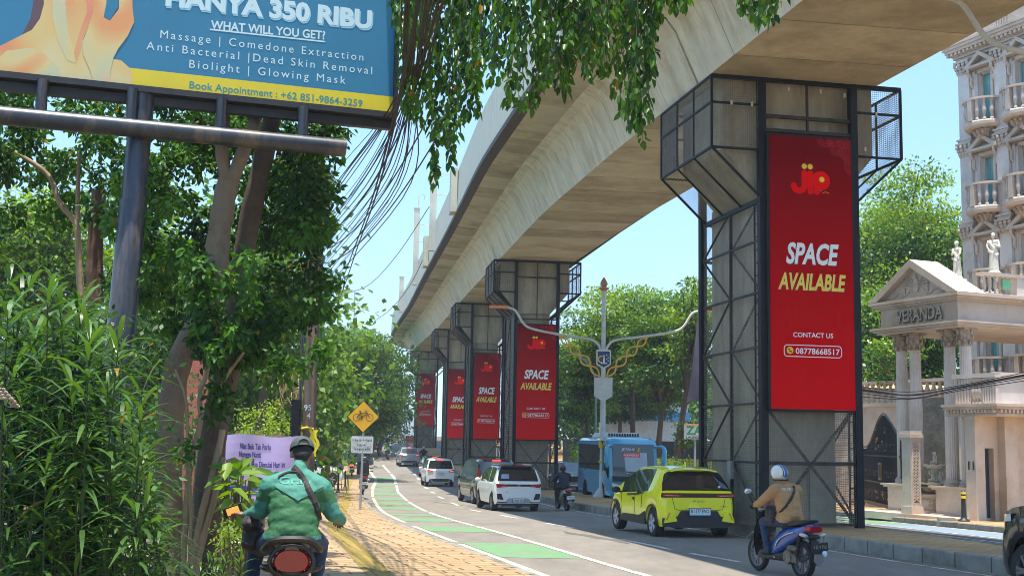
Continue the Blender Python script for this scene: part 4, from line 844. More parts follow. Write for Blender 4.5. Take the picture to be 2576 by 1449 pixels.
top = bo-bu*2.93; mb.tube([Vector((top.x-.16, top.y, zg(13.6)-.2)), Vector((top.x-.1, top.y, 3.)), Vector((top.x-.04, top.y, 4.6)), Vector((top.x-.04, top.y, 4.62)), top+Vector((0, 0, .0))], [.165, .155, .15, .135, .13], 20); obj('pole', mb, parent=bb, smooth=50)
c0 = PL(868, 372, bo+bn*.16, bn); c1 = PL(0, 300, bo+bn*.16, bn); d = bu; zc = (c0.z+PL(400, 322, bo+bn*.16, bn).z+c1.z)/3
c0.z = zc; mb = MB().use(mBB); mb.tube([c0-d*4.9, c0], .105, 20); obj('crossbar', mb, parent=bb, smooth=50)
for px in (102, 330, 556, 763):
    q = PL(px, 290, bo+bn*.14, bn); mb = MB().use(mBB); mb.tube([(q.x, q.y, zc), (q.x, q.y, bo.z+.02)], .062, 12); obj('bracket', mb, parent=bb, smooth=50)
# ------------------------------------------------------------------ utility pole, cables
ub = P(768, 1290, 30); up = thing('utility_pole', 'weathered wooden utility pole with a black cable box behind the green jacket rider', 'utility pole', (ub.x, 30, zg(30)))
mb = MB().use(M('wood_pole', (.21, .14, .10), r=.9, var=.3, sc=4, bump=.4, bsc=20, stain=(.10, .075, .065), stsc=1.2, stretch=(2, 2, .3))); mb.tube([(ub.x, 30, zg(30)-.3), (ub.x+.02, 30, 5), (ub.x+.04, 30, 9.6)], [.165, .15, .13], 12); obj('post', mb, parent=up, smooth=50)
mb = MB().use(mSteel); q = P(750, 1055, 29.8); 
for i in range(14): mb.box((q.x-.06, 29.75, q.z+.44-i*.062), (.22, .22, .045))
mb.box((q.x-.06, 29.8, q.z+.03), (.17, .17, .9)); obj('cable_box', mb, parent=up)
mb = MB().use(M('conduit', (.05, .05, .06), r=.6)); 
for dx in (-.19, -.23, .18): mb.tube([(ub.x+dx, 29.87, zg(30)), (ub.x+dx*.95, 29.87, 4), (ub.x+dx*.8, 29.87, 7)], .022, 6)
obj('conduit', mb, parent=up)
mb = MB().use(M('yellow_ribbon', (.80, .62, .02), r=.6, var=.15)); q = P(778, 1100, 29.7)
for k in range(4): mb.grid([[q+Vector((.02+.06*k+.05*math.sin(i*1.3+k)+sx*.035, -.05*k, -.02-.09*i+.2)) for sx in (-1, 1)] for i in range(8)])
mb.tube([(ub.x+.17*math.cos(a), 30+.17*math.sin(a), q.z+.22+.02*math.sin(3*a)) for a in [i*.52 for i in range(13)]], .03, 5); obj('ribbon', mb, parent=up)
mb = MB().use(mTxt).text('95', (ub.x-.01, 29.83, P(768, 1032, 30).z), (1, 0, 0), (0, 0, 1), .14, bold=.01); mb.text('4', (ub.x+.02, 29.83, P(768, 1052, 30).z), (1, 0, 0), (0, 0, 1), .14, bold=.01); obj('painted_number', mb, parent=up)
mCab = M('cable', (.02, .016, .018), r=.6, var=.2)
def cable(pts, r=.012, lab='black overhead cable in the bundle sweeping up past the billboard corner', grp='overhead cables at the billboard'):
    w = smoothline([P(x, y, Y) for x, y, Y in pts], 7); t = MB().use(mCab); t.tube(w, r, 5)
    o = obj('overhead_cable', t); tag(o, lab, 'cable', grp); return o
rs = np.random.default_rng(12)
for i in range(24):
    xt = 1020+rs.uniform(-25, 40)+i*2.2; k = rs.uniform(-1, 1)
    a0 = P(1018+4.6*i+rs.uniform(-12, 12), 0, 9.); a1 = P(776+rs.uniform(0, 6), 540+10*i+rs.uniform(-15, 15), 29.9); sag = rs.uniform(.05, .55); back = a0+(a0-a1)*.55
    b0 = P(984+2.8*i+rs.uniform(-3, 14), 250, 13.2); b1 = P(862+6*i+rs.uniform(-14, 14), 420+3.2*i+40*sag, 19.5); pts_ = [a0+(a0-b0)*1.6+Vector((0, 0, .3)), a0, b0, b1, a1]
    o_ = MB().use(mCab); o_.tube(smoothline(pts_, 7), rs.choice([.005, .007, .009]), 5); tag(obj('overhead_cable', o_), 'black overhead cable in the bundle sweeping up past the billboard corner', 'cable', 'overhead cables at the billboard')
for xt, xm, ym, xe, ye, lab in ((1150, 1058, 262, 800, 560, 'cable crossing the sky in front of the hanging leaves, upper of the loose three'), (1218, 1068, 300, 798, 600, 'cable crossing the sky in front of the hanging leaves, middle of the loose three'), (1282, 1080, 345, 800, 640, 'cable crossing the sky in front of the hanging leaves, lowest of the loose three')):
    a0 = P(xt+5, 0, 13.); a1 = P(779, ye+20, 29.9); back = a0+(a0-a1)*.55; pts_ = [back+Vector((0, 0, .5)), a0]+[a0.lerp(a1, u)+Vector((0, 0, -1.15*4*u*(1-u)*.8)) for u in (.2, .4, .6, .8)]+[a1]
    o_ = MB().use(mCab); o_.tube(smoothline(pts_, 6), .011, 5); tag(obj('overhead_cable', o_), lab, 'cable', 'overhead cables at the billboard')
for x0, x1 in ((968, 850), (975, 862)): cable([(1100, -300, 7), (1028, 130, 10), (x0+2, 380, 14), (x0-35, 510, 19), (x0-75, 620, 26), (x1-5, 745, 42), (x1-30, 800, 70)], r=.013, lab='cable dropping steeply away down the street from the bundle', grp='overhead cables down the street')
cable([(1080, 520, 60), (1000, 640, 66), (930, 715, 74), (870, 740, 82), (830, 760, 90)], r=.02, lab='thin cable looping from the viaduct towards the left trees', grp='far cables')
cable([(1070, 640, 84), (1030, 720, 92), (980, 780, 100), (930, 815, 110)], r=.025, lab='farther thin cable dipping from the viaduct edge', grp='far cables')
# ------------------------------------------------------------------ lilac banner tied between stakes
q0, q1 = P(566, 1094, 27.5), P(757, 1102, 28.6); ld = (q1-q0); ld.z = 0; lw = ld.length; ld.normalize(); lo = Vector((q0.x, q0.y, q0.z)); H_ = 1.55; ln_ = Vector((ld.y, -ld.x, 0))
lb = thing('cloth_banner', 'lilac cloth banner about qurban tied beside the utility pole', 'banner', (q0.x, q0.y, zg(27.5)))
mLil = M('banner_lilac', (.56, .45, .80), r=.6, var=.08, sc=1.5, stain=(.70, .46, .66), stsc=.8); mInkD = M('ink_indigo', (.03, .025, .22), r=.6, var=0); mInkG = M('ink_green', (.03, .30, .13), r=.6, var=0); mInkB = M('ink_blue', (.03, .09, .45), r=.6, var=0); mInkO = M('ink_orange', (.85, .22, .02), r=.6, var=0); mInkL = M('ink_mauve', (.38, .30, .58), r=.6, var=0)
LP = lambda u, v, k=0.: lo+ld*(u*lw)+Vector((0, 0, -v*H_+.03*math.sin(u*7)))+ln_*(.03*math.sin(u*9+v*3)+k)
mb = MB().use(mLil); mb.grid([[LP(i/16, j/8) for i in range(17)] for j in range(9)]); obj('cloth', mb, parent=lb)
U0, V0 = (q1-q0).normalized(), Vector((0, 0, 1))
def lt(nm, txt, mt, u0, u1, v, h, bold=.012, k=.045):
    mb = MB().use(mt).text(txt, LP((u0+u1)/2, v)+ln_*k, U0, V0, h, width=(u1-u0)*lw, bold=bold)
    def onto(p): p = Vector(p); u = (p-lo).dot(ld)/lw; return tuple(LP(u, (lo.z+.03*math.sin(u*7)-p.z)/H_, k*.22))
    mb.v = [onto(p) for p in mb.v]; obj(nm, mb, parent=lb)
lt('headline', 'Niat Baik Tak Perlu', mInkD, .19, .60, .205, .13, .022); lt('headline', 'Nunggu Nanti', mInkD, .185, .48, .325, .13, .022); lt('headline', 'Qurban Bisa Dimulai Hari Ini', mInkD, .18, .79, .45, .13, .022)
lt('small_print', 'Tabung qurban mulai sekarang', mInkL, .18, .47, .53, .04, 0); lt('sponsor', 'dt', mInkO, .93, .965, .2, .09); lt('sponsor', 'peduli', mInkD, .97, 1.0, .21, .06)
def lq(nm, mt, u0, u1, v0, v1, k=.004):
    mb = MB().use(mt); mb.grid([[LP(u0+(u1-u0)*i/8, v0+(v1-v0)*j/2, k) for i in range(9)] for j in range(3)]); obj(nm, mb, parent=lb)
lq('price_panel', mInkG, .65, .88, .50, .72); lt('price', 'Rp1.6juta', mInkW, .66, .87, .65, .10, .012, .06); lq('blue_band', mInkB, .0, 1.0, .74, .86); lt('band_text', 'qurban', mInkW, .37, .50, .83, .07, .0, .06)
lt('phone', '0821 2 001 6769', mInkD, .28, .60, 1.02-.06, .075, .005, .06)
mb = MB().use(M('ink_brown', (.20, .07, .05), r=.6)); c = LP(.06, .42, .05)
for dx, dz, r in ((0, 0, .07), (.03, .05, .055), (.04, -.05, .05)): mb.add([c+ld*(dx+r*math.cos(a))+V0*(dz+r*1.25*math.sin(a))+ln_*.01*dx for a in [i*.45 for i in range(14)]], [tuple(range(14))])
obj('printed_picture', mb, parent=lb)
mb = MB().use(mBarkL)
for u in (-.02, .55, 1.02): mb.tube([LP(u, -.04, -.05), Vector((LP(u, 0).x, LP(u, 0).y+.05, zg(28)))], .025, 6)
obj('stake', mb, parent=lb)
# ------------------------------------------------------------------ hotel: portico, gate, fountain, gatehouse, main building
mStuc = M('stucco_cream', (.60, .50, .42), r=.8, var=.10, sc=1.2, bump=.1, bsc=20, stain=(.46, .36, .27), stsc=.7)
mStucP = M('stucco_pink', (.70, .63, .58), r=.8, var=.07, sc=1, stain=(.54, .44, .37), stsc=.6)
mStucD = M('capital_stucco', (.46, .36, .28), r=.85, var=.3, sc=9, bump=.6, bsc=30, stain=(.22, .16, .11), stsc=5)
mMarb = M('marble_white', (.74, .71, .62), r=.55, var=.12, sc=5, stain=(.52, .47, .37), stsc=3)
mIron = M('wrought_iron', (.014, .014, .02), r=.45, var=.3, sc=8); mBrass = M('brass_trim', (.35, .22, .07), r=.4, m=.6, var=.2)
mGlassT = M('window_glass_teal', (.12, .33, .34), r=.08, var=.5, sc=2.5, spec=.8, stretch=(5, 5, .35))
mStone = M('stone_wall', (.17, .16, .14), r=.95, var=.4, sc=2.2, bump=.8, bsc=5, stain=(.09, .10, .07), stsc=1.2)
hd = Vector((-.4, .917, 0)).normalized(); hn = Vector((hd.y, -hd.x, 0)); ZV = Vector((0, 0, 1))
RH = Matrix((hn, hd, ZV)).transposed()       # local x = into the plot, y = along the road
HC = Vector((13.94, 38., 0)); hz0 = zg(38)+.16
def HP(s, t, z): return HC+hn*s+hd*t+ZV*z
def hbox(mb, s0, s1, t0, t1, z0, z1): return mb.box(HP((s0+s1)/2, (t0+t1)/2, (z0+z1)/2), (abs(s1-s0), abs(t1-t0), abs(z1-z0)), R=RH)
por = thing('portico', 'cream hotel portico with fluted columns, pediment and raised lettering', 'portico', (HC.x, HC.y, hz0)); PT = 3.55; SL_ = 7.
mb = MB().use(mStuc); hbox(mb, 0, SL_, 0, PT, 5.98, 6.62); obj('frieze', mb, parent=por)
mb = MB().use(mStuc)
for o, z0, z1 in ((.10, 5.78, 5.85), (.20, 5.85, 5.92), (.27, 5.92, 5.98), (.10, 6.62, 6.68), (.20, 6.68, 6.76), (.30, 6.76, 6.85)): hbox(mb, -o, SL_, -o, PT+o, z0, z1)
obj('cornice', mb, parent=por)
mb = MB().use(mStuc); ap = 8.12; a0, a1 = -.3, PT+.3; mid = PT/2
for o, th, dz in ((-.3, .30, 0),):
    for (ta, za, tb, zb) in ((a0, 6.86, mid, ap), (a1, 6.86, mid, ap)):
        pr = [(ta, za), (tb, zb), (tb, zb-.26), (ta+(.42 if ta < mid else -.42), za)]
        if ta > mid: pr = pr[::-1]
        mb.add([HP(-.3, t, z) for t, z in pr]+[HP(.9, t, z) for t, z in pr], [(0, 1, 2, 3), (7, 6, 5, 4)]+[(i, i+4, (i+1) % 4+4, (i+1) % 4) for i in range(4)])
obj('raking_cornice', mb, parent=por)
mb = MB().use(mStucP); mb.add([HP(-.02, .1, 6.86), HP(-.02, mid, ap-.24), HP(-.02, PT-.1, 6.86), HP(.85, .1, 6.86), HP(.85, mid, ap-.24), HP(.85, PT-.1, 6.86)], [(0, 1, 2), (3, 5, 4), (0, 3, 4, 1), (1, 4, 5, 2)]); obj('tympanum', mb, parent=por)
mb = MB().use(mStucP); rs = np.random.default_rng(2); mb.ell(HP(-.05, mid, 7.42), (.07, .1, .12), R=RH); mb.ell(HP(-.05, mid, 7.2), (.06, .13, .16), R=RH); mb.ell(HP(-.07, mid, 7.58), (.06, .06, .07), R=RH)
for s in (-1, 1):
    for k in range(4): mb.tube(smoothline([HP(-.04, mid+s*.08, 7.35-.05*k), HP(-.05, mid+s*(.35+.05*k), 7.5-.1*k+.05), HP(-.05, mid+s*(.62-.03*k), 7.42-.13*k)], 5), .022, 6)
    mb.tube(smoothline([HP(-.04, mid+s*.3, 7.1), HP(-.04, mid+s*.6, 6.98), HP(-.04, mid+s*.85, 7.08), HP(-.04, mid+s*1.1, 6.96), HP(-.04, mid+s*1.3, 7.0)], 5), .025, 6)
obj('relief', mb, parent=por)
q0 = PL(2255, 806, HP(-.02, 0, 0), hn); q1 = PL(2376, 799, HP(-.02, 0, 0), hn); L_ = (q1-q0).length
for nm, mt, off, dz in (('letter_rust_shadow', M('letter_rust_shadow', (.10, .065, .035), r=.9, var=.4, sc=20), -.025, -.015), ('lettering', M('letter_face', (.50, .46, .40), r=.6, var=.25, sc=14, stain=(.16, .12, .08), stsc=7), -.05, .02)):  # dark copy behind the face: rusty edge plus a painted drop shadow
    mb = MB().use(mt); z = 6.11+dz; c = (q0+q1)/2; c.z = z; c = c+hn*(off); mb.text('VERANDA', c, -hd, ZV, .42, width=L_*.97, bold=.02); obj(nm, mb, parent=por)
def fluted(mb, c, r, z0, z1, n=20):
    vs = []; fs = []; m = 2*n
    for z, k in ((z0, 1.), (z0+(z1-z0)*.35, 1.), (z1, .86)):
        for i in range(m):
            a = math.pi*2*i/m; rr = r*k*(1 if i % 2 == 0 else .91); vs.append((c.x+rr*math.cos(a), c.y+rr*math.sin(a), z))
    for j in range(2):
        for i in range(m): fs.append((j*m+i, j*m+(i+1) % m, (j+1)*m+(i+1) % m, (j+1)*m+i))
    mb.add(vs, fs)
def capital(mb, c, r, z0, h):
    mb.lathe((c.x, c.y, z0), [(r*.9, 0), (r*1.02, h*.05), (r*.88, h*.1), (r*1.0, h*.5), (r*1.35, h*.85), (r*1.3, h*.9)], 16)
    for row, (zz, rr, k) in enumerate(((.12, 1.12, 8), (.42, 1.25, 8), (.66, 1.5, 4))):
        for i in range(k):
            a = 2*math.pi*(i+.5*row)/k+hdA; p = Vector((c.x+math.cos(a)*r*rr, c.y+math.sin(a)*r*rr, z0+h*(zz+.12)))
            mb.ell(p, (r*.17, r*.22, h*.16), 6, 5, R=Matrix.Rotation(a, 3, 'Z'))
    mb.box((c.x, c.y, z0+h*.95), (r*2.75, r*2.75, h*.1), R=RH)
hdA = math.atan2(hd.y, hd.x)
for s, t in ((.45, .2), (.45, .88), (.45, 2.45), (.45, 3.1), (4.8, .3), (5.6, .3)):
    c = HP(s, t, 0); col = MB().use(mStucP); zb = hz0+.98; zt = 5.2; fluted(col, c, .205, zb+.22, zt)
    co = obj('column', col, parent=por, smooth=15)
    m2 = MB().use(mStuc); m2.lathe((c.x, c.y, zb), [(.30, 0), (.30, .05), (.27, .07), (.29, .11), (.26, .15), (.24, .17), (.225, .22)], 20); obj('column_base', m2, parent=por, smooth=40)
    m3 = MB().use(mStucD); capital(m3, c, .20, zt, .57); obj('capital', m3, parent=por, smooth=50)
for (s0, s1, t0, t1) in ((.05, .85, -.18, 1.22), (.05, .85, 2.4, 3.45)):
    mb = MB().use(mStuc); hbox(mb, s0, s1, t0, t1, hz0-.1, hz0+.86); hbox(mb, s0-.1, s1+.1, t0-.1, t1+.1, hz0+.86, hz0+.92); hbox(mb, s0-.16, s1+.16, t0-.16, t1+.16, hz0+.92, hz0+.98); hbox(mb, s0-.12, s1+.12, t0-.12, t1+.12, hz0-.1, hz0+.12); obj('pedestal', mb, parent=por)
mb = MB().use(mStuc); hbox(mb, -.8, SL_, -.6, PT+.6, hz0-.15, hz0+.08); obj('step', mb, parent=por)
BALP = [(.055, 0), (.055, .05), (.035, .07), (.03, .12), (.062, .22), (.07, .30), (.045, .44), (.03, .52), (.04, .55), (.055, .58), (.055, .62)]
_bal = {}
def baluster(parent, p, h, name='baluster', k=1.):
    key = round(h, 2)
    if key not in _bal:
        mb = MB().use(mStuc); mb.lathe((0, 0, 0), [(r*k*h/.62, z*h/.62) for r, z in BALP], 8); _bal[key] = mb.mesh('baluster', smooth=50)
    o = bpy.data.objects.new(name, _bal[key]); COL.objects.link(o); o.parent = parent; o.location = WM(parent).inverted() @ Vector(p); return o
# balustrade on the portico roof
bal = thing('balustrade', 'cream balustrade on the portico roof below the statues', 'balustrade', HP(1.2, .1, 6.86))
for i in range(26):
    s = 1.15+i*.22
    if i in (6, 7, 8, 16, 17): continue
    baluster(bal, HP(s, .02, 6.92), .56)
mb = MB().use(mStuc); hbox(mb, .95, SL_, -.1, .14, 6.852, 6.92); hbox(mb, .95, SL_, -.12, .16, 7.48, 7.58); obj('rail', mb, parent=bal)
for s0_, s1_ in ((2.42, 2.98), (4.6, 5.1)): mb = MB().use(mStucP); hbox(mb, s0_, s1_, -.08, .12, 6.92, 7.48); obj('panel', mb, parent=bal)
mb = MB().use(M('sign_green', (.12, .42, .22), r=.5)); q = HP(1.9, -.14, 7.22); mb.box(q, (.3, .03, .3), R=RH); obj('small_sign', mb, parent=bal)
# main building
E0 = Vector((18.0, 48., 0)); e = -hd
bld = thing('hotel_building', 'tall ornate pink-cream hotel building with rounded balconies at the right edge', 'building', (E0.x, E0.y, zg(48)))
def EP(u, w, z): return E0+e*u-hn*w+ZV*z          # u along the facade towards the camera, w out towards the road
RE = Matrix((e, -hn, ZV)).transposed()
def ebox(mb, u0, u1, w0, w1, z0, z1): return mb.box(EP((u0+u1)/2, (w0+w1)/2, (z0+z1)/2), (abs(u1-u0), abs(w1-w0), abs(z1-z0)), R=RE)
NB = 5; BWD = 1.92; FZ = [1.0, 4.55, 7.92, 11.28, 14.64]; FH = 3.36; TOPZ = 17.5
mb = MB().use(mStucP)
# wall with real window openings
for i in range(NB):
    u0 = i*BWD; wa, wb = u0+.95, u0+1.62
    ebox(mb, u0, wa, -9, -.002*0, 0, TOPZ) if False else None
ebox(mb, 0, NB*BWD+.7, -9, -.35, -.5, TOPZ); obj('core_wall', mb, parent=bld)
mb = MB().use(mStucP)
for i in range(NB):
    u0 = i*BWD; ebox(mb, u0, u0+.95, -.36, 0, -.5, TOPZ); ebox(mb, u0+1.62, u0+BWD, -.36, 0, -.5, TOPZ); prev = -.5
    for z in FZ: ebox(mb, u0+.95, u0+1.62, -.36, 0, prev, z+.1); prev = z+2.15
    ebox(mb, u0+.95, u0+1.62, -.36, 0, prev, TOPZ)
obj('wall', mb, parent=bld)
mb = MB().use(mStuc)
for o, z0, z1 in ((.12, 17.5, 17.62), (.2, 17.62, 17.72), (.42, 17.86, 17.98), (.5, 17.98, 18.1), (.55, 18.1, 18.2)): ebox(mb, -o, NB*BWD+.7, -9, o, z0, z1)
ebox(mb, -.25, NB*BWD+.7, -9, .25, 17.72, 17.86)
for i in range(46): ebox(mb, -.36+i*.22, -.25+i*.22, .25, .40, 17.74, 17.85)
ebox(mb, -.05, NB*BWD+.7, -9, .05, 18.2, 19.1)
for i in range(NB+1):
    for k in range(5): ebox(mb, i*BWD+.02+k*.13, i*BWD+.09+k*.13, .05, .09, 18.25, 19.0)
ebox(mb, -.15, NB*BWD+.7, -9, .15, 19.1, 19.25); obj('cornice', mb, parent=bld)
for i in range(NB+1):
    u0 = i*BWD
    for k, z in enumerate(FZ[1:]):
        mb = MB().use(mStucP); ebox(mb, u0, u0+.58, 0, .16, z-.35, z+2.28); ebox(mb, u0+.64, u0+.8, 0, .05, z-.35, z+2.28); ebox(mb, u0-.06, u0+.64, 0, .2, z-.95, z-.42); ebox(mb, u0-.1, u0+.68, 0, .24, z-.42, z-.35); obj('pilaster', mb, parent=bld)
        mb = MB().use(mStuc); ebox(mb, u0-.02, u0+.6, 0, .2, z+2.28, z+2.34); 
        for r_ in range(3):
            for q in range(4): mb.ell(EP(u0-.06+.05*r_*-1+(q+.5)*(.70+.1*r_)/4, .2+.04*r_, z+2.40+.13*r_), (.085, .06, .085), 6, 5, R=RE)
        ebox(mb, u0-.02, u0+.60, 0, .16, z+2.34, z+2.74); ebox(mb, u0-.1, u0+.68, 0, .3, z+2.74, z+2.83); obj('capital', mb, parent=bld, smooth=40)
for i in range(NB):
    u0 = i*BWD
    for k, z in enumerate(FZ):
        wa, wb, zt = u0+.95, u0+1.62, z+2.15
        w = MB().use(mStuc)
        for (a, b, c, d_) in ((wa-.12, wa, z+.1, zt+.12), (wb, wb+.12, z+.1, zt+.12), (wa-.12, wb+.12, zt, zt+.13)): ebox(w, a, b, 0, .07, c, d_)
        wo = obj('window', w, parent=bld)
        g = MB().use(mGlassT); ebox(g, wa+.05, wb-.05, -.24, -.21, z+.1, zt-.05); obj('pane', g, parent=wo)
        g = MB().use(mStuc)
        for a in (wa, wb-.05): ebox(g, a, a+.05, -.26, -.14, z+.1, zt)
        ebox(g, wa, wb, -.26, -.14, zt-.06, zt); obj('frame', g, parent=wo)
        pz = zt+.2; mb = MB().use(mStuc); um = (wa+wb)/2; hw = .78
        ebox(mb, um-hw, um+hw, 0, .34, pz, pz+.1)
        for sg in (-1, 1):
            pr = [(um+sg*hw, pz+.1), (um, pz+.6), (um, pz+.45), (um+sg*(hw-.3), pz+.1)]
            pr = pr if sg > 0 else pr[::-1]
            mb.add([EP(u, .34, zz) for u, zz in pr]+[EP(u, 0, zz) for u, zz in pr], [(0, 1, 2, 3), (7, 6, 5, 4)]+[(q, q+4, (q+1) % 4+4, (q+1) % 4) for q in range(4)])
            mb.tube(smoothline([EP(um+sg*.6, .3, pz), EP(um+sg*.6, .28, pz-.18), EP(um+sg*.6, .12, pz-.36), EP(um+sg*.6, .14, pz-.6), EP(um+sg*.6, .04, pz-.72)], 3), .06, 6)
        mb.add([EP(um-hw+.2, .04, pz+.1), EP(um+hw-.2, .04, pz+.1), EP(um, .04, pz+.5)], [(0, 1, 2)]); obj('window_pediment', mb, parent=bld)
        if k in (0,): continue
        if k >= 1:
            b = MB().use(mStuc); c = EP(um, 0, 0); a0 = math.atan2((-hn).y, (-hn).x)-math.pi/2
            b.lathe((c.x, c.y, z-.22), [(.15, 0), (.80, 0), (.86, .08), (.86, .2), (.82, .26), (0.1, .26)], 18, arc=.5, a0=a0)
            b.lathe((c.x, c.y, z+.86), [(.66, .0), (.88, .0), (.88, .09), (.66, .09), (.66, 0)], 18, arc=.5, a0=a0)
            bo_ = obj('balcony', b, parent=bld, smooth=30)
            for q in range(9):
                a = a0+math.pi*(q+.5)/9
                if q == 4:
                    pb = MB().use(mStuc); pb.box((c.x+.77*math.cos(a), c.y+.77*math.sin(a), z+.45), (.2, .2, .84), R=Matrix.Rotation(a, 3, 'Z')); obj('post', pb, parent=bo_); continue
                baluster(bo_, (c.x+.77*math.cos(a), c.y+.77*math.sin(a), z+.04), .82)
            sb = MB().use(mStucD); vs = []; n_ = 18
            sb.lathe((c.x, c.y, z-.75), [(.04, 0), (.2, .08), (.36, .28), (.5, .53)], n_, arc=.5, a0=a0)
            for q in range(7):
                a = a0+math.pi*(q+.5)/7; sb.tube([(c.x+r_*math.cos(a), c.y+r_*math.sin(a), z-.75+zz) for r_, zz in ((.05, .02), (.2, .08), (.37, .28), (.52, .51))], [.02, .04, .06, .07], 6)
            obj('shell_bracket', sb, parent=bo_, smooth=50)
# statues are built with the people further down.  Wrought-iron gate and its pillar
g0 = Vector((12.86, 40.0, zg(40)+.16)); g1 = Vector((13.75, 48, zg(47)+.16)); gd = (g1-g0); gd.z = 0; gl = gd.length; gd.normalize()
gate = thing('iron_gate', 'black wrought-iron gate with arched scrollwork top and brass crest', 'gate', g0)
def GP(u, z): return g0+gd*u+ZV*z
def gtop(u): return 2.3+1.1*math.exp(-((u-gl*.42)/(gl*.26))**2)+.12*math.cos(u*1.3)
mb = MB().use(mIron); k = int(gl/.12)
for i in range(k+1): mb.bar(GP(i*gl/k, .12), GP(i*gl/k, gtop(i*gl/k)-.06), .018)
obj('bars', mb, parent=gate)
mb = MB().use(mIron)
for z in (.12, .95, 1.9): mb.bar(GP(0, z), GP(gl, z), .06)
mb.bar(GP(0, 0), GP(0, 2.1), .1); mb.bar(GP(gl, 0), GP(gl, 2.1), .1); mb.bar(GP(0, .2), GP(gl, .2), .18, .06)
mb.tube([GP(u*gl/30, gtop(u*gl/30)) for u in range(31)], .04, 6); obj('frame', mb, parent=gate)
mb = MB().use(mIron); rs = np.random.default_rng(4)
for i in range(26):
    u = .3+(gl-.6)*i/25
    for z, sc in ((.5, .14), (1.25, .12), (2.15, .16)):
        if z > gtop(u)-.1: continue
        s = 1 if i % 2 else -1; mb.tube([GP(u+s*sc*(1-t/9)*math.cos(t*.9), z+sc*(1-t/9)*math.sin(t*.9)*1.3) for t in range(9)], .016, 4)
for t_ in range(14): a = t_*.48; mb.tube([GP(gl*.42+.34*math.cos(a), 2.5+.42*math.sin(a)), GP(gl*.42+.34*math.cos(a+.5), 2.5+.42*math.sin(a+.5))], .03, 5)
obj('scrollwork', mb, parent=gate)
mb = MB().use(mBrass); Rg = Matrix((gd, Vector((gd.y, -gd.x, 0))*-1, ZV)).transposed(); mb.box(GP(gl*.55, 1.35)+Vector((-.03, -.03, 0)), (.5, .05, .62), R=Rg); mb.use(mIron); mb.box(GP(gl*.55, 1.35)+Vector((-.05, -.05, 0)), (.36, .05, .48), R=Rg); obj('crest_panel', mb, parent=gate)
mb = MB().use(mBrass)
for i in range(9): mb.ell(GP(gl*(.25+.4*rs.random()), 2.1+.8*rs.random()), .05, 6, 5)
for i in range(14): mb.ell(GP(gl*(.1+.8*rs.random()), .35+.3*rs.random()), .04, 6, 5)
obj('gilded_leaves', mb, parent=gate)
pb = Vector((12.80, 39.3, zg(39.3)+.16)); pil = thing('gate_pillar', 'square cream gate pillar with lattice panel', 'pillar', pb)
mb = MB().use(mStuc)
for w_, z0, z1 in ((.48, 0, .35), (.40, .35, 2.42), (.46, 2.42, 2.5), (.54, 2.5, 2.62), (.48, 2.62, 2.72)): mb.box(pb+ZV*((z0+z1)/2), (w_, w_, z1-z0), R=RH)
obj('shaft', mb, parent=pil)
mb = MB().use(mStuc); 
for i in range(-2, 3):
    for s in (-1, 1):
        for j in range(8):
            pass
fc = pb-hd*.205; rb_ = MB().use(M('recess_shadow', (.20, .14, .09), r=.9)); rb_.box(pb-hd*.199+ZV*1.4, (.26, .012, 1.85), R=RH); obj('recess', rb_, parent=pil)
for j in range(22):
    z = .5+j*.085
    for s in (-1, 1): mb.bar(fc+hn*(-.12)+ZV*(z if s > 0 else z+.17), fc+hn*.12+ZV*(z+.17 if s > 0 else z), .02, .03)
mb.bar(fc-hn*.14+ZV*.45, fc-hn*.14+ZV*2.35, .03); mb.bar(fc+hn*.14+ZV*.45, fc+hn*.14+ZV*2.35, .03); obj('lattice_panel', mb, parent=pil)
sg = thing('side_gate', 'narrow dark iron gate leaf between the lattice pillar and the fountain', 'gate', G(2311, 1288, .16)); q = G(2311, 1288, .16); mb = MB().use(mIron)
for i in range(5): mb.bar(q+hn*(-.1+.055*i)+ZV*.05, q+hn*(-.1+.055*i)+ZV*2.15, .025)
for z in (.1, 1.1, 2.1): mb.bar(q-hn*.12+ZV*z, q+hn*.14+ZV*z, .05)
obj('bars', mb, parent=sg)
# boundary walls behind
gw = thing('garden_wall', 'long cream garden wall with balusters behind the gate', 'wall', (14.5, 52, zg(52))); mb = MB().use(mStuc)
wa_, wb_ = P(2120, 1030, 53), P(2392, 1030, 47.5); zt_ = P(2250, 1022, 50).z; wd_ = (wb_-wa_); wd_.z = 0; wl_ = wd_.length; wd_.normalize(); Rw = Matrix.Rotation(math.atan2(wd_.y, wd_.x), 3, 'Z'); wm = (wa_+wb_)/2
mb.box((wm.x, wm.y, (zt_+zg(50))/2-.2), (wl_, .3, zt_-zg(50)+.4), R=Rw); mb.box((wm.x, wm.y, zt_+.08), (wl_, .5, .16), R=Rw); mb.box((wm.x, wm.y, zt_+1.0), (wl_, .4, .12), R=Rw); obj('wall', mb, parent=gw)
for i in range(int(wl_/.34)): q = wa_+wd_*(i+.5)*.34; baluster(gw, (q.x, q.y, zt_+.16), .78, k=1.5)
sw = thing('stone_wall', 'dark grey rough stone wall behind the fountain', 'wall', P(2350, 1240, 46)); mb = MB().use(mStone); q0, q1 = P(2318, 1240, 46), P(2396, 1240, 44.5); zt2 = P(2350, 1010, 45).z
mb.bar(Vector((q0.x, q0.y, (zt2+zg(45))/2)), Vector((q1.x, q1.y, (zt2+zg(45))/2)), .3, zt2-zg(45)+.3); obj('rubble', mb, parent=sw)
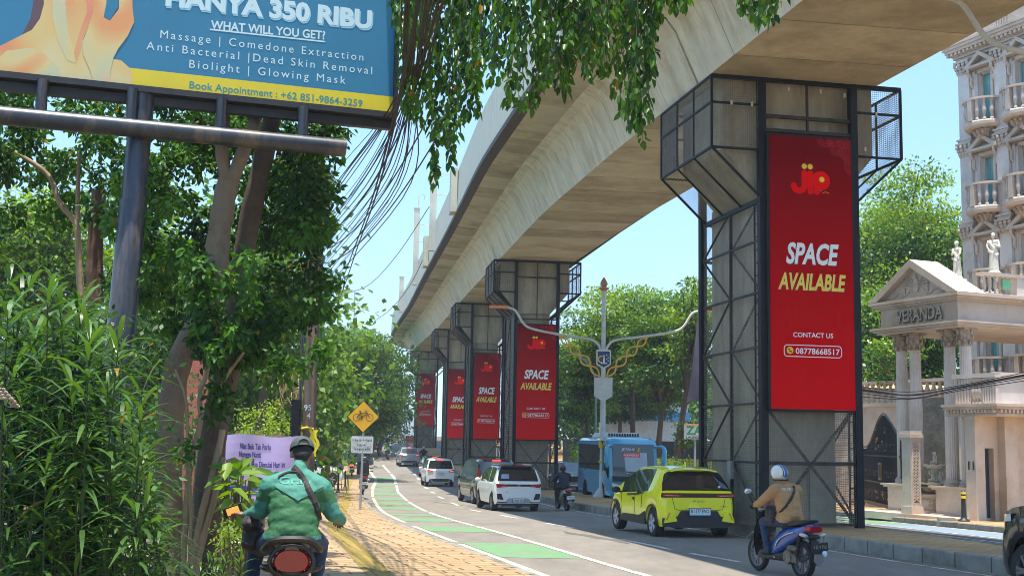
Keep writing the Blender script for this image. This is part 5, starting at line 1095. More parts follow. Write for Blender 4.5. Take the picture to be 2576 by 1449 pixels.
bk = thing('pale_roof_building', 'low pale roofed building behind the garden wall', 'building', P(2240, 970, 58)); mb = MB().use(mStuc); q = P(2230, 985, 58); mb.box((q.x, q.y, (q.z+zg(58))/2), (7, 4, q.z-zg(58)), R=RH); mb.use(M('roof_tan', (.42, .33, .22), r=.8)); mb.box((q.x, q.y, q.z+.15), (7.6, 4.6, .25), R=RH, taper=.85); obj('walls', mb, parent=bk)
# fountain
fz = HP(.62, 1.86, hz0+.08); fo = thing('fountain', 'white two-tier fountain with cherubs on a carved round base', 'fountain', fz); fo.scale = (.8,)*3; fz = Vector(fz); _fz = fz.copy()
mb = MB().use(mStuc); mb.lathe((0, 0, 0), [(.66, 0), (.66, .12), (.58, .16), (.56, .62), (.64, .68), (.70, .74), (.62, .78)], 20); obj('plinth', mb, parent=fo, world=False, smooth=30)
mb = MB().use(mStucP); rs = np.random.default_rng(6)
for i in range(60): a = rs.uniform(0, 6.28); mb.tube(smoothline([Vector((.58*math.cos(a+k*.09), .58*math.sin(a+k*.09), .25+.3*rs.random())) for k in range(4)], 3), .028, 5)
obj('carving', mb, parent=fo, world=False)
mb = MB().use(mStucD); mb.lathe((0, 0, 0), [(.30, .78), (.42, .84), (.55, 1.02), (.60, 1.06), (.2, 1.06)], 20); obj('bowl', mb, parent=fo, world=False, smooth=40)
def scallop(z, r, name):
    mb = MB().use(mMarb); rows = []
    for j, (k, dz) in enumerate(((.3, -.1), (.7, -.06), (1., .03), (1.02, .07), (.6, .05), (.1, .03))):
        rows.append([Vector((r*k*(1+.06*math.cos(9*a)*(k > .6))*math.cos(a), r*k*(1+.06*math.cos(9*a)*(k > .6))*math.sin(a), z+dz+.03*math.cos(9*a)*(k > .6))) for a in [i*math.pi/27 for i in range(54)]])
    mb.grid(rows, True); obj(name, mb, parent=fo, world=False, smooth=60)
scallop(1.16, .68, 'basin'); scallop(1.86, .45, 'upper_basin')
mb = MB().use(mMarb); mb.lathe((0, 0, 0), [(.2, 1.1), (.14, 1.4), (.16, 1.7), (.1, 1.85)], 12); obj('stem', mb, parent=fo, world=False, smooth=40)
# gatehouse
A0 = Vector((14.43, 36.4, 0)); gz = zg(37)+.16; gh = thing('gatehouse', 'cream gatehouse with overhanging balcony, dark door and number 11', 'gatehouse', (A0.x, A0.y, gz))
def AP(s, t, z): return A0+hn*s+hd*t+ZV*z
def abox(mb, s0, s1, t0, t1, z0, z1): return mb.box(AP((s0+s1)/2, (t0+t1)/2, (z0+z1)/2), (abs(s1-s0), abs(t1-t0), abs(z1-z0)), R=RH)
mb = MB().use(mStuc); abox(mb, -.15, .22, .75, 1.15, gz-.1, 3.0); abox(mb, .22, 3.5, 1.0, 1.4, gz-.1, 3.0) if False else None
abox(mb, .22, .36, .9, 1.3, gz-.1, 3.0); abox(mb, .72, 3.5, .9, 1.3, gz-.1, 3.0); abox(mb, .36, .72, .9, 1.3, gz+2.15, 3.0); abox(mb, .9, 1.4, .6, .9, gz-.1, 3.0); obj('wall', mb, parent=gh)
mb = MB().use(M('door_navy', (.025, .04, .065), r=.5)); abox(mb, .37, .71, 1.1, 1.16, gz, gz+2.13); obj('door', mb, parent=gh)
mb = MB().use(mStuc)
for o, z0, z1 in ((0, 3.0, 3.08), (.1, 3.2, 3.28), (.18, 3.28, 3.36)): abox(mb, -.1-o, 4, -.1-o, 2.0, z0, z1)
abox(mb, -.08, 4, -.08, 2.0, 3.08, 3.2)
for i in range(14): abox(mb, -.2, -.08, -.06+i*.14, .02+i*.14, 3.09, 3.19)
for i in range(20): abox(mb, -.05+i*.16, .03+i*.16, -.2, -.08, 3.09, 3.19)
obj('cornice', mb, parent=gh)
mb = MB().use(mStucP); abox(mb, .02, 4, .02, .12, 3.36, 4.2); abox(mb, -.02, .10, .0, .5, 3.36, 4.15); abox(mb, -.02, .10, 1.0, 1.65, 3.36, 4.15)
for i in range(5): abox(mb, -.05, -.02, .05+i*.1, .1+i*.1, 3.42, 4.1); abox(mb, -.05, -.02, 1.05+i*.12, 1.11+i*.12, 3.42, 4.1)
abox(mb, -.06, 4, -.04, .14, 4.2, 4.3); abox(mb, -.08, .16, -.04, 1.72, 4.15, 4.28); obj('balcony', mb, parent=gh)
for t_ in (.62, .75, .88): baluster(gh, AP(.04, t_, 3.36), .78, k=1.3)
mb = MB().use(mIron).text('11', AP(-.17, .92, gz+1.5), -hd, ZV, .26, bold=.02); obj('house_number', mb, parent=gh)
gp_ = G(2468, 1300, .16); ip = thing('iron_gate_post', 'dark round iron gate post with a pale crossbar beside the gatehouse', 'gate post', gp_); mb = MB().use(mIron); mb.tube([gp_, gp_+ZV*2.65], .075, 10); mb.tube([gp_+ZV*2.4-hn*.12, gp_+ZV*2.4-hn*.12-ZV*2.3], .03, 6)
for z in (.1, .9, 1.9): mb.tube([gp_+ZV*z, gp_+ZV*(z+.12)], .1, 10)
mb.box(gp_+ZV*1.2+hn*.25, (.4, .05, 2.2), R=RH); obj('post', mb, parent=ip, smooth=40); mb = MB().use(mStuc); mb.box(gp_+ZV*1.98-hn*.2-hd*.1, (.42, .08, .12), R=RH); obj('crossbar', mb, parent=ip)
rk = thing('rockery', 'mossy grey rock at the right edge beside the gatehouse door', 'rock', G(2575, 1300, .16)); q = G(2578, 1298, .16); mb = MB().use(mStone); rs = np.random.default_rng(9)
for k, (dx, dz, r) in enumerate(((0, .4, .42), (.1, .9, .38), (.15, 1.35, .28), (-.05, .15, .3))):
    rows = []
    for i in range(9):
        t_ = math.pi*i/8-math.pi/2; rows.append([q+Vector((dx+r*math.cos(t_)*math.cos(a)*rs.uniform(.85, 1.15), r*math.cos(t_)*math.sin(a)*rs.uniform(.85, 1.15), dz+r*1.15*math.sin(t_)*rs.uniform(.9, 1.1))) for a in [j*.5236 for j in range(12)]])
    mb.grid(rows, True)
obj('stone', mb, parent=rk)
# ------------------------------------------------------------------ vehicles
mTyre = M('tyre', (.018, .018, .018), r=.85, var=.25, sc=9); mRim = M('alloy', (.48, .48, .50), r=.35, m=.25, var=.1); mRimD = M('alloy_dark', (.14, .14, .15), r=.35, m=.2, var=.1)
mGlass = M('tinted_glass', (.012, .016, .02), r=.04, var=0, spec=.9); mGlassL = M('tinted_glass_light', (.10, .14, .17), r=.05, var=.2, sc=2, spec=.9); mBlk = M('black_trim', (.016, .017, .019), r=.5, var=.15, sc=8); mDk = M('underbody', (.01, .01, .01), r=.9, var=0)
mLampR = M('tail_lamp_red', (.36, .006, .012), r=.15, var=.1, sc=20, spec=.7); mLampOn = M('brake_light_on', (1., .035, .02), r=.3, var=0, emit=2.2); mLampW = M('lamp_clear', (.75, .72, .65), r=.12, var=.1, sc=20); mLampA = M('lamp_amber', (.85, .28, .03), r=.2, var=.1); mChr = M('chrome', (.6, .6, .62), r=.15, m=1, var=0); mPlate = M('plate_white', (.75, .77, .78), r=.5, var=.05); mPlateB = M('plate_blue', (.10, .38, .62), r=.5, var=0); mInk = M('ink_black', (.02, .02, .022), r=.6, var=0)
def paint(name, c, m=0., r=.3): return M(name, c, r=r, m=m, var=.04, sc=1.5, coat=.8)
def interp(pts, y): return float(np.interp(y, [p[0] for p in pts], [p[1] for p in pts]))
_wheel = {}
def wheel(parent, x, y, r, w, rimm, side, key):
    k = (key, side)
    if k not in _wheel:
        t = MB().use(mTyre); R = Matrix.Rotation(math.pi/2, 3, 'Y'); t.lathe((0, 0, 0), [(r*.66, -w/2), (r*.93, -w/2), (r, -w*.32), (r, w*.32), (r*.93, w/2), (r*.66, w/2)], 24, R=R, cap=False)
        m = MB().use(rimm); m.lathe((0, 0, 0), [(r*.68, -w*.46), (r*.62, -w*.3), (r*.62, w*.3), (r*.68, w*.46)], 24, R=R, cap=False)
        s = side
        m.use(mDk); m.lathe((0, 0, 0), [(.001, s*w*.18), (r*.62, s*w*.18)], 20, R=R)
        m.use(rimm)
        for i in range(5):
            for dd in (-.16, .16):
                a = 2*math.pi*i/5+dd; m.bar((s*w*.40, 0, 0), (s*w*.42, r*.63*math.cos(a), r*.63*math.sin(a)), r*.12, .025, up=(1, 0, 0))
        m.lathe((0, 0, 0), [(.001, s*w*.45), (r*.14, s*w*.42), (r*.15, s*w*.3)], 12, R=R)
        _wheel[k] = (t.mesh('tyre', smooth=40), m.mesh('rim', smooth=30))
    tm, rm = _wheel[k]
    o = bpy.data.objects.new('wheel', tm); COL.objects.link(o); o.parent = parent; o.location = (x, y, r)
    q = bpy.data.objects.new('rim', rm); COL.objects.link(q); q.parent = o; return o
def car(name, label, cat, pos, heading, sp, group=None):
    """lofted car body: stations along y (0 = tail, L = nose); greenhouse, arches and glass come from the profiles"""
    L, W, H = sp['L'], sp['W'], sp['H']; hw = W/2; wb, ro, wr = sp['wb'], sp['ro'], sp['wr']; y0 = -ro-wb/2
    t = thing(name, label, cat, pos, heading, group)
    top, belt, wid = sp['top'], sp['belt'], sp['wid']; sill = sp.get('sill', .27); ar = wr*1.17; roofw = sp.get('roofw', .72)
    axles = (ro, ro+wb); ys = set(np.round(np.arange(0, L+.001, .085), 3)) | {0, .03, .07, L-.03, L}
    for a in axles:
        for k in np.linspace(-1, 1, 13): ys.add(round(a+ar*k, 3))
    for lst in (top, belt, sp['rg'], sp['ws']):
        for p in lst: ys.add(round(p if isinstance(p, (int, float)) else p[0], 3))
    for a, b in sp['sw']: ys |= {a, b}
    ys = sorted(y for y in ys if 0 <= y <= L); rings = []
    for y in ys:
        w = interp(wid, y)*hw; zt = interp(top, y); zb = min(interp(belt, y), zt-.02); bot = sill if .12 < y < L-.12 else sill+.04
        for a in axles:
            if abs(y-a) < ar: bot = max(bot, wr+math.sqrt(max(0, ar*ar-(y-a)**2))*.98)
        bot = min(bot, zb-.12); g = max(0, zt-zb); k = min(1, g/.38)
        wr_ = w*(1-(1-roofw)*min(1, g/(H-interp(belt, y)+.01))) if g > .06 else w*.93
        rings.append([(w*.94, bot), (w*.985, bot+(zb-bot)*.22), (w, bot+(zb-bot)*.55), (w*.985, zb-(zb-bot)*.12), (w*.955, zb), (wr_+(w*.93-wr_)*.0, zb+g*(.86 if g > .06 else .5)), (wr_*.90, zb+g*.955), (wr_*.6, zb+g*.99), (0, zt)])
    N = len(rings[0]); col = MB(); order = [('body', None), ('side_window', None), ('rear_window', None), ('windshield', None)]
    bm = {k: MB() for k in ('body', 'side_window_l', 'side_window_r', 'rear_window', 'windshield', 'roof')}
    bm['body'].use(sp['paint']); bm['roof'].use(sp.get('roof', sp['paint'])); gl = sp.get('glass', mGlass)
    for k in ('side_window_l', 'side_window_r', 'rear_window', 'windshield'): bm[k].use(gl)
    for i in range(len(ys)-1):
        ym = (ys[i]+ys[i+1])/2
        for s in (-1, 1):
            for j in range(N-1):
                a, b = rings[i], rings[i+1]; q = [Vector((s*a[j][0], ys[i]+y0, a[j][1])), Vector((s*a[j+1][0], ys[i]+y0, a[j+1][1])), Vector((s*b[j+1][0], ys[i+1]+y0, b[j+1][1])), Vector((s*b[j][0], ys[i+1]+y0, b[j][1]))]
                if s > 0: q = q[::-1]
                gap = interp(top, ym)-interp(belt, ym); dst = 'body'
                if j == 4 and gap > .10 and any(u <= ym <= v for u, v in sp['sw']): dst = 'side_window_l' if s < 0 else 'side_window_r'
                elif j >= 6 and sp['rg'][0] <= ym <= sp['rg'][1]: dst = 'rear_window'
                elif j == 5 and sp['rg'][0] <= ym <= sp['rg'][1]-.03 and sp.get('wraprear'): dst = 'rear_window'
                elif j >= 6 and sp['ws'][0] <= ym <= sp['ws'][1]: dst = 'windshield'
                elif j >= 5 and sp['rg'][1] < ym < sp['ws'][0] : dst = 'roof'
                elif j >= 4 and sp.get('blackpillars') and sp['rg'][0] <= ym <= sp['ws'][1] and gap > .1: dst = 'roof'
                bm[dst].add(q, [(0, 1, 2, 3)])
    for yy, rg, flip in ((ys[0], rings[0], False), (ys[-1], rings[-1], True)):
        for j in range(N-1):
            q = [Vector((-rg[j][0], yy+y0, rg[j][1])), Vector((rg[j][0], yy+y0, rg[j][1])), Vector((rg[j+1][0], yy+y0, rg[j+1][1])), Vector((-rg[j+1][0], yy+y0, rg[j+1][1]))]
            bm['body'].add(q[::-1] if flip else q, [(0, 1, 2, 3)])
    for k, b in bm.items():
        if b.f:
            nm = k[:-2] if k[-2:] in ('_l', '_r') else k
            me = b.mesh(nm); bb_ = bmesh.new(); bb_.from_mesh(me); bmesh.ops.remove_doubles(bb_, verts=bb_.verts, dist=1e-4); bb_.to_mesh(me); bb_.free()
            me.polygons.foreach_set('use_smooth', [True]*len(me.polygons)); me.set_sharp_from_angle(angle=math.radians(28 if k == 'body' else 40))
            o = bpy.data.objects.new(nm, me); COL.objects.link(o); o.parent = t
    u = MB().use(mDk); u.box((0, y0+L/2, sill+.12), (W*.80, L*.9, .26)); u.box((0, y0+L/2, .55), (W*.7, L*.86, .5)); obj('underbody', u, parent=t, world=False)
    rimm = sp.get('rim', mRim)
    for yy in axles:
        for s in (-1, 1): wheel(t, s*(hw-.115), yy+y0, wr, .2 if W > 1.6 else .17, rimm, s, name)
    for s in (-1, 1):
        m = MB().use(sp.get('mirror', sp['paint'])); ym = sp['ws'][1]-.28; zb = interp(belt, ym); m.ell((s*(hw+.10), ym+y0, zb+.06), (.11, .06, .075), 10, 7); m.bar((s*(hw-.06), ym+y0+.02, zb), (s*(hw+.06), ym+y0, zb+.03), .05, .04); obj('door_mirror', m, parent=t, world=False, smooth=60)
    t['y0'] = y0
    return t, y0
def poly(t, name, mt, pts, y, depth=.02, mirror=False, back=True):
    """flat plate on the tail (back) or nose of a vehicle: pts in (x,z) seen from behind"""
    for s in ((1, -1) if mirror else (1,)):
        mb = MB().use(mt); pr = [(s*x, z) for x, z in pts]; pr = pr if s > 0 else pr[::-1]
        mb.prism(pr, (0, y, 0), (1, 0, 0), (0, 0, 1), depth); obj(name, mb, parent=t, world=False)
def rr(x0, z0, x1, z1, c=.02): return [(x0+c, z0), (x1-c, z0), (x1, z0+c), (x1, z1-c), (x1-c, z1), (x0+c, z1), (x0, z1-c), (x0, z0+c)]
def plate(t, y, z, txt, w=.43, h=.135, mt=None, ink=None, blue=False, x=0.):
    poly(t, 'number_plate', mt or mPlate, rr(x-w/2, z-h/2, x+w/2, z+h/2, .01), y-.02, .02)
    mb = MB().use(ink or mInk).text(txt, (x, y-.024, z-h*.22+(.015 if blue else 0)), (1, 0, 0), (0, 0, 1), h*.50, width=w*.84, bold=.01); obj('plate_lettering', mb, parent=t, world=False)
    if blue: poly(t, 'plate_strip', mPlateB, rr(x-w/2+.004, z-h/2+.004, x+w/2-.004, z-h/2+.03, .004), y-.022, .004)
    mb = MB().use(mBlk)
    for (a, b, c, d) in ((-w/2, h/2, w/2, h/2), (-w/2, -h/2, w/2, -h/2), (-w/2, -h/2, -w/2, h/2), (w/2, -h/2, w/2, h/2)): mb.bar((x+a, y-.018, z+b), (x+c, y-.018, z+d), .012)
    obj('plate_frame', mb, parent=t, world=False)
def bar_(t, name, mt, a, b, w, h=None): mb = MB().use(mt); mb.bar(a, b, w, h); return obj(name, mb, parent=t, world=False)
def head(a, b): v = b-a; return math.atan2(-v.x, v.y)
# --- the bright yellow-green hatchback
pY = paint('paint_lime', (.90, .86, .010), r=.24)
SPY = dict(L=3.93, W=1.74, H=1.57, wb=2.5, ro=.66, wr=.315, paint=pY, top=[(0, .90), (.05, .99), (.14, 1.07), (.40, 1.46), (.55, 1.53), (.95, 1.57), (1.6, 1.57), (2.1, 1.53), (2.4, 1.44), (3.1, 1.02), (3.5, .93), (3.8, .80), (3.93, .62)],
    belt=[(0, .88), (.1, .97), (.6, 1.06), (1.2, .98), (2.8, .90), (3.3, .86), (3.93, .55)], wid=[(0, .88), (.06, .95), (.25, 1.0), (3.2, 1.), (3.6, .93), (3.85, .78), (3.93, .62)], rg=(.12, .41), ws=(2.42, 3.08), sw=((.95, 2.80),), roofw=.70, wraprear=True, mirror=mBlk)
a = G(1640, 1349); b = G(1817, 1347); ctr = (a+b)/2; hY = math.radians(13.5); fw = Vector((-math.sin(hY), math.cos(hY), 0)); c0 = ctr+fw*1.25
yc, y0 = car('hatchback_car', 'bright lime yellow hatchback with a dented tailgate in the right lane', 'car', (c0.x, c0.y, zg(c0.y)+.003), hY, SPY)
poly(yc, 'lower_bumper', mBlk, [(-.80, .30), (-.62, .26), (.62, .26), (.80, .30), (.82, .46), (.50, .50), (.42, .62), (-.42, .62), (-.50, .50), (-.82, .46)], y0-.03, .2)
poly(yc, 'bumper_accent', pY, [(.60, .60), (.74, .60), (.81, .42), (.81, .36), (.52, .40)][::-1][::-1], y0-.05, .06, mirror=True)
poly(yc, 'reflector', mLampA, [(.68, .58), (.71, .58), (.79, .42), (.755, .42)], y0-.058, .02, mirror=True)
poly(yc, 'light_bar', M('light_bar_dark', (.05, .006, .012), r=.15, var=0), [(-.85, .905), (.85, .905), (.83, 1.0), (-.83, 1.0)], y0+.0, .1)
poly(yc, 'tail_light', mLampR, [(.42, .92), (.845, .93), (.835, .985), (.42, .965)], y0-.012, .03, mirror=True); poly(yc, 'tail_light_strip', M('lamp_pink', (.75, .25, .25), r=.2, var=0), [(.48, .938), (.80, .945), (.80, .957), (.48, .95)], y0-.022, .02, mirror=True)
plate(yc, y0-.05, .60, 'B 1377 ENO', .50, .17, blue=True)
mb = MB().use(pY); mb.grid([[Vector((x*k, y0+yy, zz-.045*abs(x/.56)**3)) for x in (-.56, -.42, -.2, 0, .2, .42, .56)] for yy, zz, k in ((.62, 1.548, 1), (.40, 1.535, 1), (.31, 1.518, .99), (.30, 1.495, .97), (.42, 1.47, .96))]); obj('spoiler', mb, parent=yc, world=False)
poly(yc, 'high_brake_light', mLampR, rr(-.16, 1.478, .16, 1.494, .004), y0+.305, .05)
mb = MB().use(pY); mb.prism([(0, 0), (.16, 0), (.02, .09)], (0, y0+.75, 1.565), (0, 1, 0), (0, 0, 1), .03); obj('fin_aerial', mb, parent=yc, world=False)
mb = MB().use(M('badge_grey', (.16, .17, .05), r=.3)).text('BYD', (0, y0-.006, .80), (1, 0, 0), (0, 0, 1), .05, width=.26); obj('badge', mb, parent=yc, world=False)
mb = MB().use(M('badge_grey', (.16, .17, .05), r=.3)).text('ATTO 1', (.58, y0-.006, .70), (1, 0, 0), (0, 0, 1), .03, width=.16); obj('badge', mb, parent=yc, world=False)
mb = MB().use(pY); rs = np.random.default_rng(3); DN = [(-.22, .78), (-.05, .82), (.02, .70), (.26, .64), (.20, .60), (-.20, .60), (-.28, .62)]
cx_, cz_ = 0, .68; mb.add([(x, y0-.006, z) for x, z in DN]+[(cx_-.05, y0-.055, cz_), (.08, y0-.03, .64)], [(0, 7, 1), (1, 7, 2), (2, 7, 8), (2, 8, 3), (3, 8, 4), (4, 8, 5), (5, 8, 7), (5, 7, 6), (6, 7, 0)][:9]); mb.f = [f[::-1] for f in mb.f]; obj('dent', mb, parent=yc, world=False)
for s in (-1, 1):
    mb = MB().use(mBlk)
    for ax in (-1.25, 1.25): 
        rows = [[Vector((s*(.872), ax+.37*k*math.cos(a_), .315+.37*k*math.sin(a_))) for k in (1.0, 1.13)] for a_ in [math.pi*(i/14) for i in range(15)]]; mb.grid(rows)
    mb.bar((s*.85, -.86, .32), (s*.85, .86, .32), .05, .12); mb.prism([(-.85, .36), (.85, .36), (.62, .43), (-.45, .44), (-.85, .56)] if s < 0 else [(-.85, .56), (-.45, .44), (.62, .43), (.85, .36), (-.85, .36)], (s*.872, 0, 0), (0, 1, 0), (0, 0, 1), .01); obj('side_cladding', mb, parent=yc, world=False)
    mb = MB().use(mBlk); mb.bar((s*.873, -.1, .80), (s*.873, .02, .80), .02, .05); obj('door_handle', mb, parent=yc, world=False); mb = MB().use(mBlk); mb.bar((s*.873, -.42, .93), (s*.873, -.36, .97), .02, .1); obj('door_handle', mb, parent=yc, world=False)
    mb = MB().use(mBlk); mb.tube(smoothline([(s*.862, -.75, .985), (s*.868, -.3, .93), (s*.868, .4, .885)], 4), .012, 4); mb.tube(smoothline([(s*.862, -.7, .955), (s*.868, -.25, .90), (s*.868, .4, .86)], 4), .008, 4); obj('belt_stripe', mb, parent=yc, world=False)
    poly(yc, 'window_sticker', M('sticker', (.75, .76, .8), r=.5), rr(.52, 1.1, .58, 1.16, .02), y0+.17, .01) if s > 0 else None
for s in (-1, 1):
    mb = MB().use(mInk)
    for yy, z0_, z1_ in ((-.12, .36, .93), (-.60, .62, .96), (.83, .34, .88)): mb.bar((s*.8755, yy, z0_), (s*.862, yy-.03, z1_), .008, .006)
    mb.bar((s*.874, -.12, .36), (s*.874, .80, .36), .006, .008); obj('panel_gap', mb, parent=yc, world=False)
mb = MB().use(mInk); mb.tube([(-.62, y0-.003, .895), (-.56, y0-.003, .66), (-.46, y0-.034, .635), (.46, y0-.034, .635), (.56, y0-.003, .66), (.62, y0-.003, .895)], .005, 4); obj('panel_gap', mb, parent=yc, world=False)
# --- SUVs and minivans seen from behind
def suvspec(L, W, H, paint_, **k):
    d = dict(L=L, W=W, H=H, wb=L*.635, ro=L*.19, wr=.335, paint=paint_, top=[(0, .98), (.05, 1.04), (.10, 1.09), (.30, H-.12), (.42, H-.04), (.9, H), (L*.45, H), (L*.58, H-.06), (L*.76, 1.12), (L*.88, 1.02), (L*.97, .90), (L, .66)],
        belt=[(0, .95), (.15, 1.04), (L*.3, 1.03), (L*.7, 1.0), (L*.85, .95), (L, .6)], wid=[(0, .93), (.05, .97), (.2, 1.), (L*.85, 1.), (L*.95, .9), (L, .7)], rg=(.10, .31), ws=(L*.58, L*.755), sw=((.5, L*.33), (L*.345, L*.70)), roofw=.78, sill=.28); d.update(k); return d
pW = paint('paint_white', (.80, .82, .78)); pB = paint('paint_black', (.012, .013, .016), r=.2); pBr = paint('paint_dark_brown', (.026, .022, .020), m=.2, r=.2); pS = paint('paint_silver', (.44, .45, .47), m=.5); pR = paint('paint_dark_red', (.10, .012, .012)); pG = paint('paint_slate', (.045, .06, .07), m=.3); pGr = paint('paint_grey_blue', (.16, .20, .22), m=.5)
a, b = G(1239, 1286), G(1342, 1282); hd_ = math.radians(12); fw = Vector((-math.sin(hd_), math.cos(hd_), 0)); ctr = (a+b)/2; c0 = ctr+fw*1.27
w1, y0 = car('suv_car', 'white compact SUV with black roof and clear rear plate in the left lane', 'car', (c0.x, c0.y, zg(c0.y)+.003), hd_, suvspec(4.03, 1.71, 1.64, pW, roof=pB, blackpillars=False, rim=mRimD))
poly(w1, 'tail_light', mLampR, [(.42, .90), (.78, .86), (.81, 1.0), (.42, .98)], y0-.02, .07, mirror=True); poly(w1, 'garnish', M('garnish_dark', (.06, .015, .02), r=.25, var=0), rr(-.42, .91, .42, .985, .01), y0-.012, .06)
poly(w1, 'lamp_strip', M('lamp_pink', (.75, .25, .25), r=.2, var=0), [(.48, .89), (.62, .885), (.62, .905), (.48, .925)], y0-.026, .02, mirror=True)
poly(w1, 'reflector', M('lamp_smoked', (.03, .025, .03), r=.2), [(.54, .44), (.76, .47), (.78, .66), (.62, .66)], y0-.015, .03, mirror=True); poly(w1, 'bumper_slot', M('lamp_dark_red', (.09, .01, .01), r=.3, var=0), rr(.42, .34, .78, .37, .01), y0-.015, .03, mirror=True)
poly(w1, 'lower_bumper', mBlk, [(-.62, .22), (.62, .22), (.50, .30), (-.50, .30)], y0-.02, .1); poly(w1, 'plate_recess', M('recess', (.35, .37, .36), r=.4), [(-.50, .34), (.50, .34), (.36, .50), (-.36, .50)], y0-.006, .02); plate(w1, y0-.01, .42, 'B 2600 BKQ')
mb = MB().use(pB); mb.prism([(-.55, 1.57), (.55, 1.57), (.58, 1.615), (-.58, 1.615)], (0, y0+.24, 0), (1, 0, 0), (0, 0, 1), .3); obj('spoiler', mb, parent=w1, world=False)
mb = MB().use(mInk); mb.tube(smoothline([(.0, y0+.10, 1.12), (.2, y0+.13, 1.17), (.34, y0+.11, 1.11)], 4), .014, 4); mb.tube([(.34, y0+.1, 1.1), (-.2, y0+.15, 1.16)], .01, 4); obj('wiper', mb, parent=w1, world=False)
mb = MB().use(mChr); 
for r1, r2, rot in ((.055, .036, 0), (.03, .034, 0)): mb.tube([(r1*math.cos(a_), y0-.03, .948+r2*math.sin(a_)) for a_ in [i*.3307 for i in range(20)]], .006, 4)
obj('badge', mb, parent=w1, world=False); mb = MB().use(mInk).text('RAIZE', (-.42, y0-.004, .70), (1, 0, 0), (0, 0, 1), .03); obj('badge', mb, parent=w1, world=False)
for s in (-1, 1): bar_(w1, 'roof_rail', mChr, (s*.58, y0+.6, 1.655), (s*.58, y0+2.0, 1.655), .03, .04)
poly(w1, 'window_sticker', M('sticker_blue', (.30, .42, .62), r=.2), rr(-.60, 1.13, -.32, 1.33, .02), y0+.14, .01)
a = G(1191, 1266); hd_ = math.radians(13); fw = Vector((-math.sin(hd_), math.cos(hd_), 0)); c0 = a+Vector((math.cos(hd_), math.sin(hd_), 0))*.76+fw*1.4
v1, y0 = car('minivan_car', 'dark brown minivan with a lit brake light ahead of the white black-roofed SUV', 'car', (c0.x, c0.y, zg(c0.y)+.003), hd_, suvspec(4.6, 1.72, 1.88, pBr, roof=pB, glass=mGlassL, belt=[(0, .98), (.15, 1.02), (1.4, 1.0), (3.2, 1.0), (3.9, .98), (4.6, .65)], top=[(0, 1.0), (.05, 1.06), (.16, 1.75), (.3, 1.85), (.8, 1.88), (2.4, 1.88), (2.9, 1.80), (3.75, 1.12), (4.2, 1.03), (4.5, .9), (4.6, .7)], rg=(.05, .17), ws=(2.9, 3.7), sw=((.5, 1.5), (1.55, 3.3)), roofw=.86))
poly(v1, 'tail_light', mLampR, [(.42, .96), (.80, .86), (.83, 1.42), (.70, 1.46), (.64, 1.08)], y0-.02, .1, mirror=True); poly(v1, 'brake_light', mLampOn, rr(.66, 1.0, .76, 1.08, .02), y0-.03, .02, mirror=True); poly(v1, 'high_brake_light', mLampOn, rr(-.18, 1.78, .18, 1.82, .01), y0+.08, .05); poly(v1, 'chrome_garnish', mChr, rr(-.5, .94, .5, 1.0, .01), y0-.012, .03); plate(v1, y0-.01, .75, 'B 1427 SYV')
def rearcar(name, label, pxc, Y, H, W, L, hdg, pnt, plt, lights=True, **k):
    p = P(pxc, 1200, Y); h = math.radians(hdg); c = Vector((p.x-math.sin(h)*L*.5, Y+math.cos(h)*L*.5, 0))
    t, y0 = car(name, label, 'car', (c.x, c.y, zg(c.y)+.003), h, suvspec(L, W, H, pnt, **k))
    poly(t, 'tail_light', mLampR, [(.44, .92), (.80, .88), (.81, 1.06), (.66, 1.04)], y0-.02, .08, mirror=True)
    if lights: poly(t, 'brake_light', mLampOn, rr(.58, .94, .76, .99, .01), y0-.03, .02, mirror=True); poly(t, 'high_brake_light', mLampOn, rr(-.16, H-.10, .16, H-.06, .01), y0+.26, .06)
    poly(t, 'lower_bumper', mBlk, [(-.74, .28), (.74, .28), (.70, .46), (.46, .50), (-.46, .50), (-.70, .46)], y0-.02, .1); poly(t, 'skid_plate', mChr, [(-.5, .26), (.5, .26), (.62, .40), (.54, .42), (.44, .33), (-.44, .33), (-.54, .42), (-.62, .40)], y0-.03, .04); plate(t, y0-.01, .80, plt); return t
rearcar('suv_car', 'white SUV with brake lights on, middle of the queue heading away', 1108, 75.5, 1.72, 1.76, 4.4, 9, pW, 'B 2317 SRH', rim=mRimD)
rearcar('hatchback_car', 'dark car with red brake lights half hidden by the white SUV behind it', 1093, 89, 1.56, 1.72, 4.1, 9, pR, 'B 1190 PKR', roof=pB)
rearcar('minivan_car', 'silver minivan farthest ahead in the left lane', 1029, 108.5, 1.68, 1.72, 4.3, 10, pS, 'B 1807 UZN', glass=mGlassL)
# dark car turning out of the side street
cS = G(938, 1165); t, y0 = car('sedan_car', 'dark slate car crossing from the side street at the bend', 'car', (cS.x-1.1, 105, zg(105)+.003), math.radians(-82), suvspec(4.3, 1.74, 1.56, pG))
poly(t, 'headlight', mLampW, [(.5, .72), (.8, .76), (.8, .84), (.55, .80)], y0+4.3, .03, mirror=True)
# oncoming grey SUV
cO = P(1437, 1230, 71); t, y0 = car('suv_car', 'grey-blue SUV coming the other way behind the dark blue jacket rider', 'car', (cO.x, 73, zg(73)+.003), math.radians(180+9), suvspec(4.4, 1.8, 1.7, pGr, glass=mGlassL))
yf = y0+4.4; poly(t, 'grille', mBlk, rr(-.5, .56, .5, .88, .04), yf, .02); poly(t, 'headlight', mLampW, [(.46, .86), (.74, .90), (.70, .96), (.46, .93)], yf-.1, .12, mirror=True); poly(t, 'lower_grille', mChr, [(-.66, .34), (.66, .34), (.74, .62), (.68, .62), (.60, .42), (-.60, .42), (-.68, .62), (-.74, .62)], yf+.01, .03)
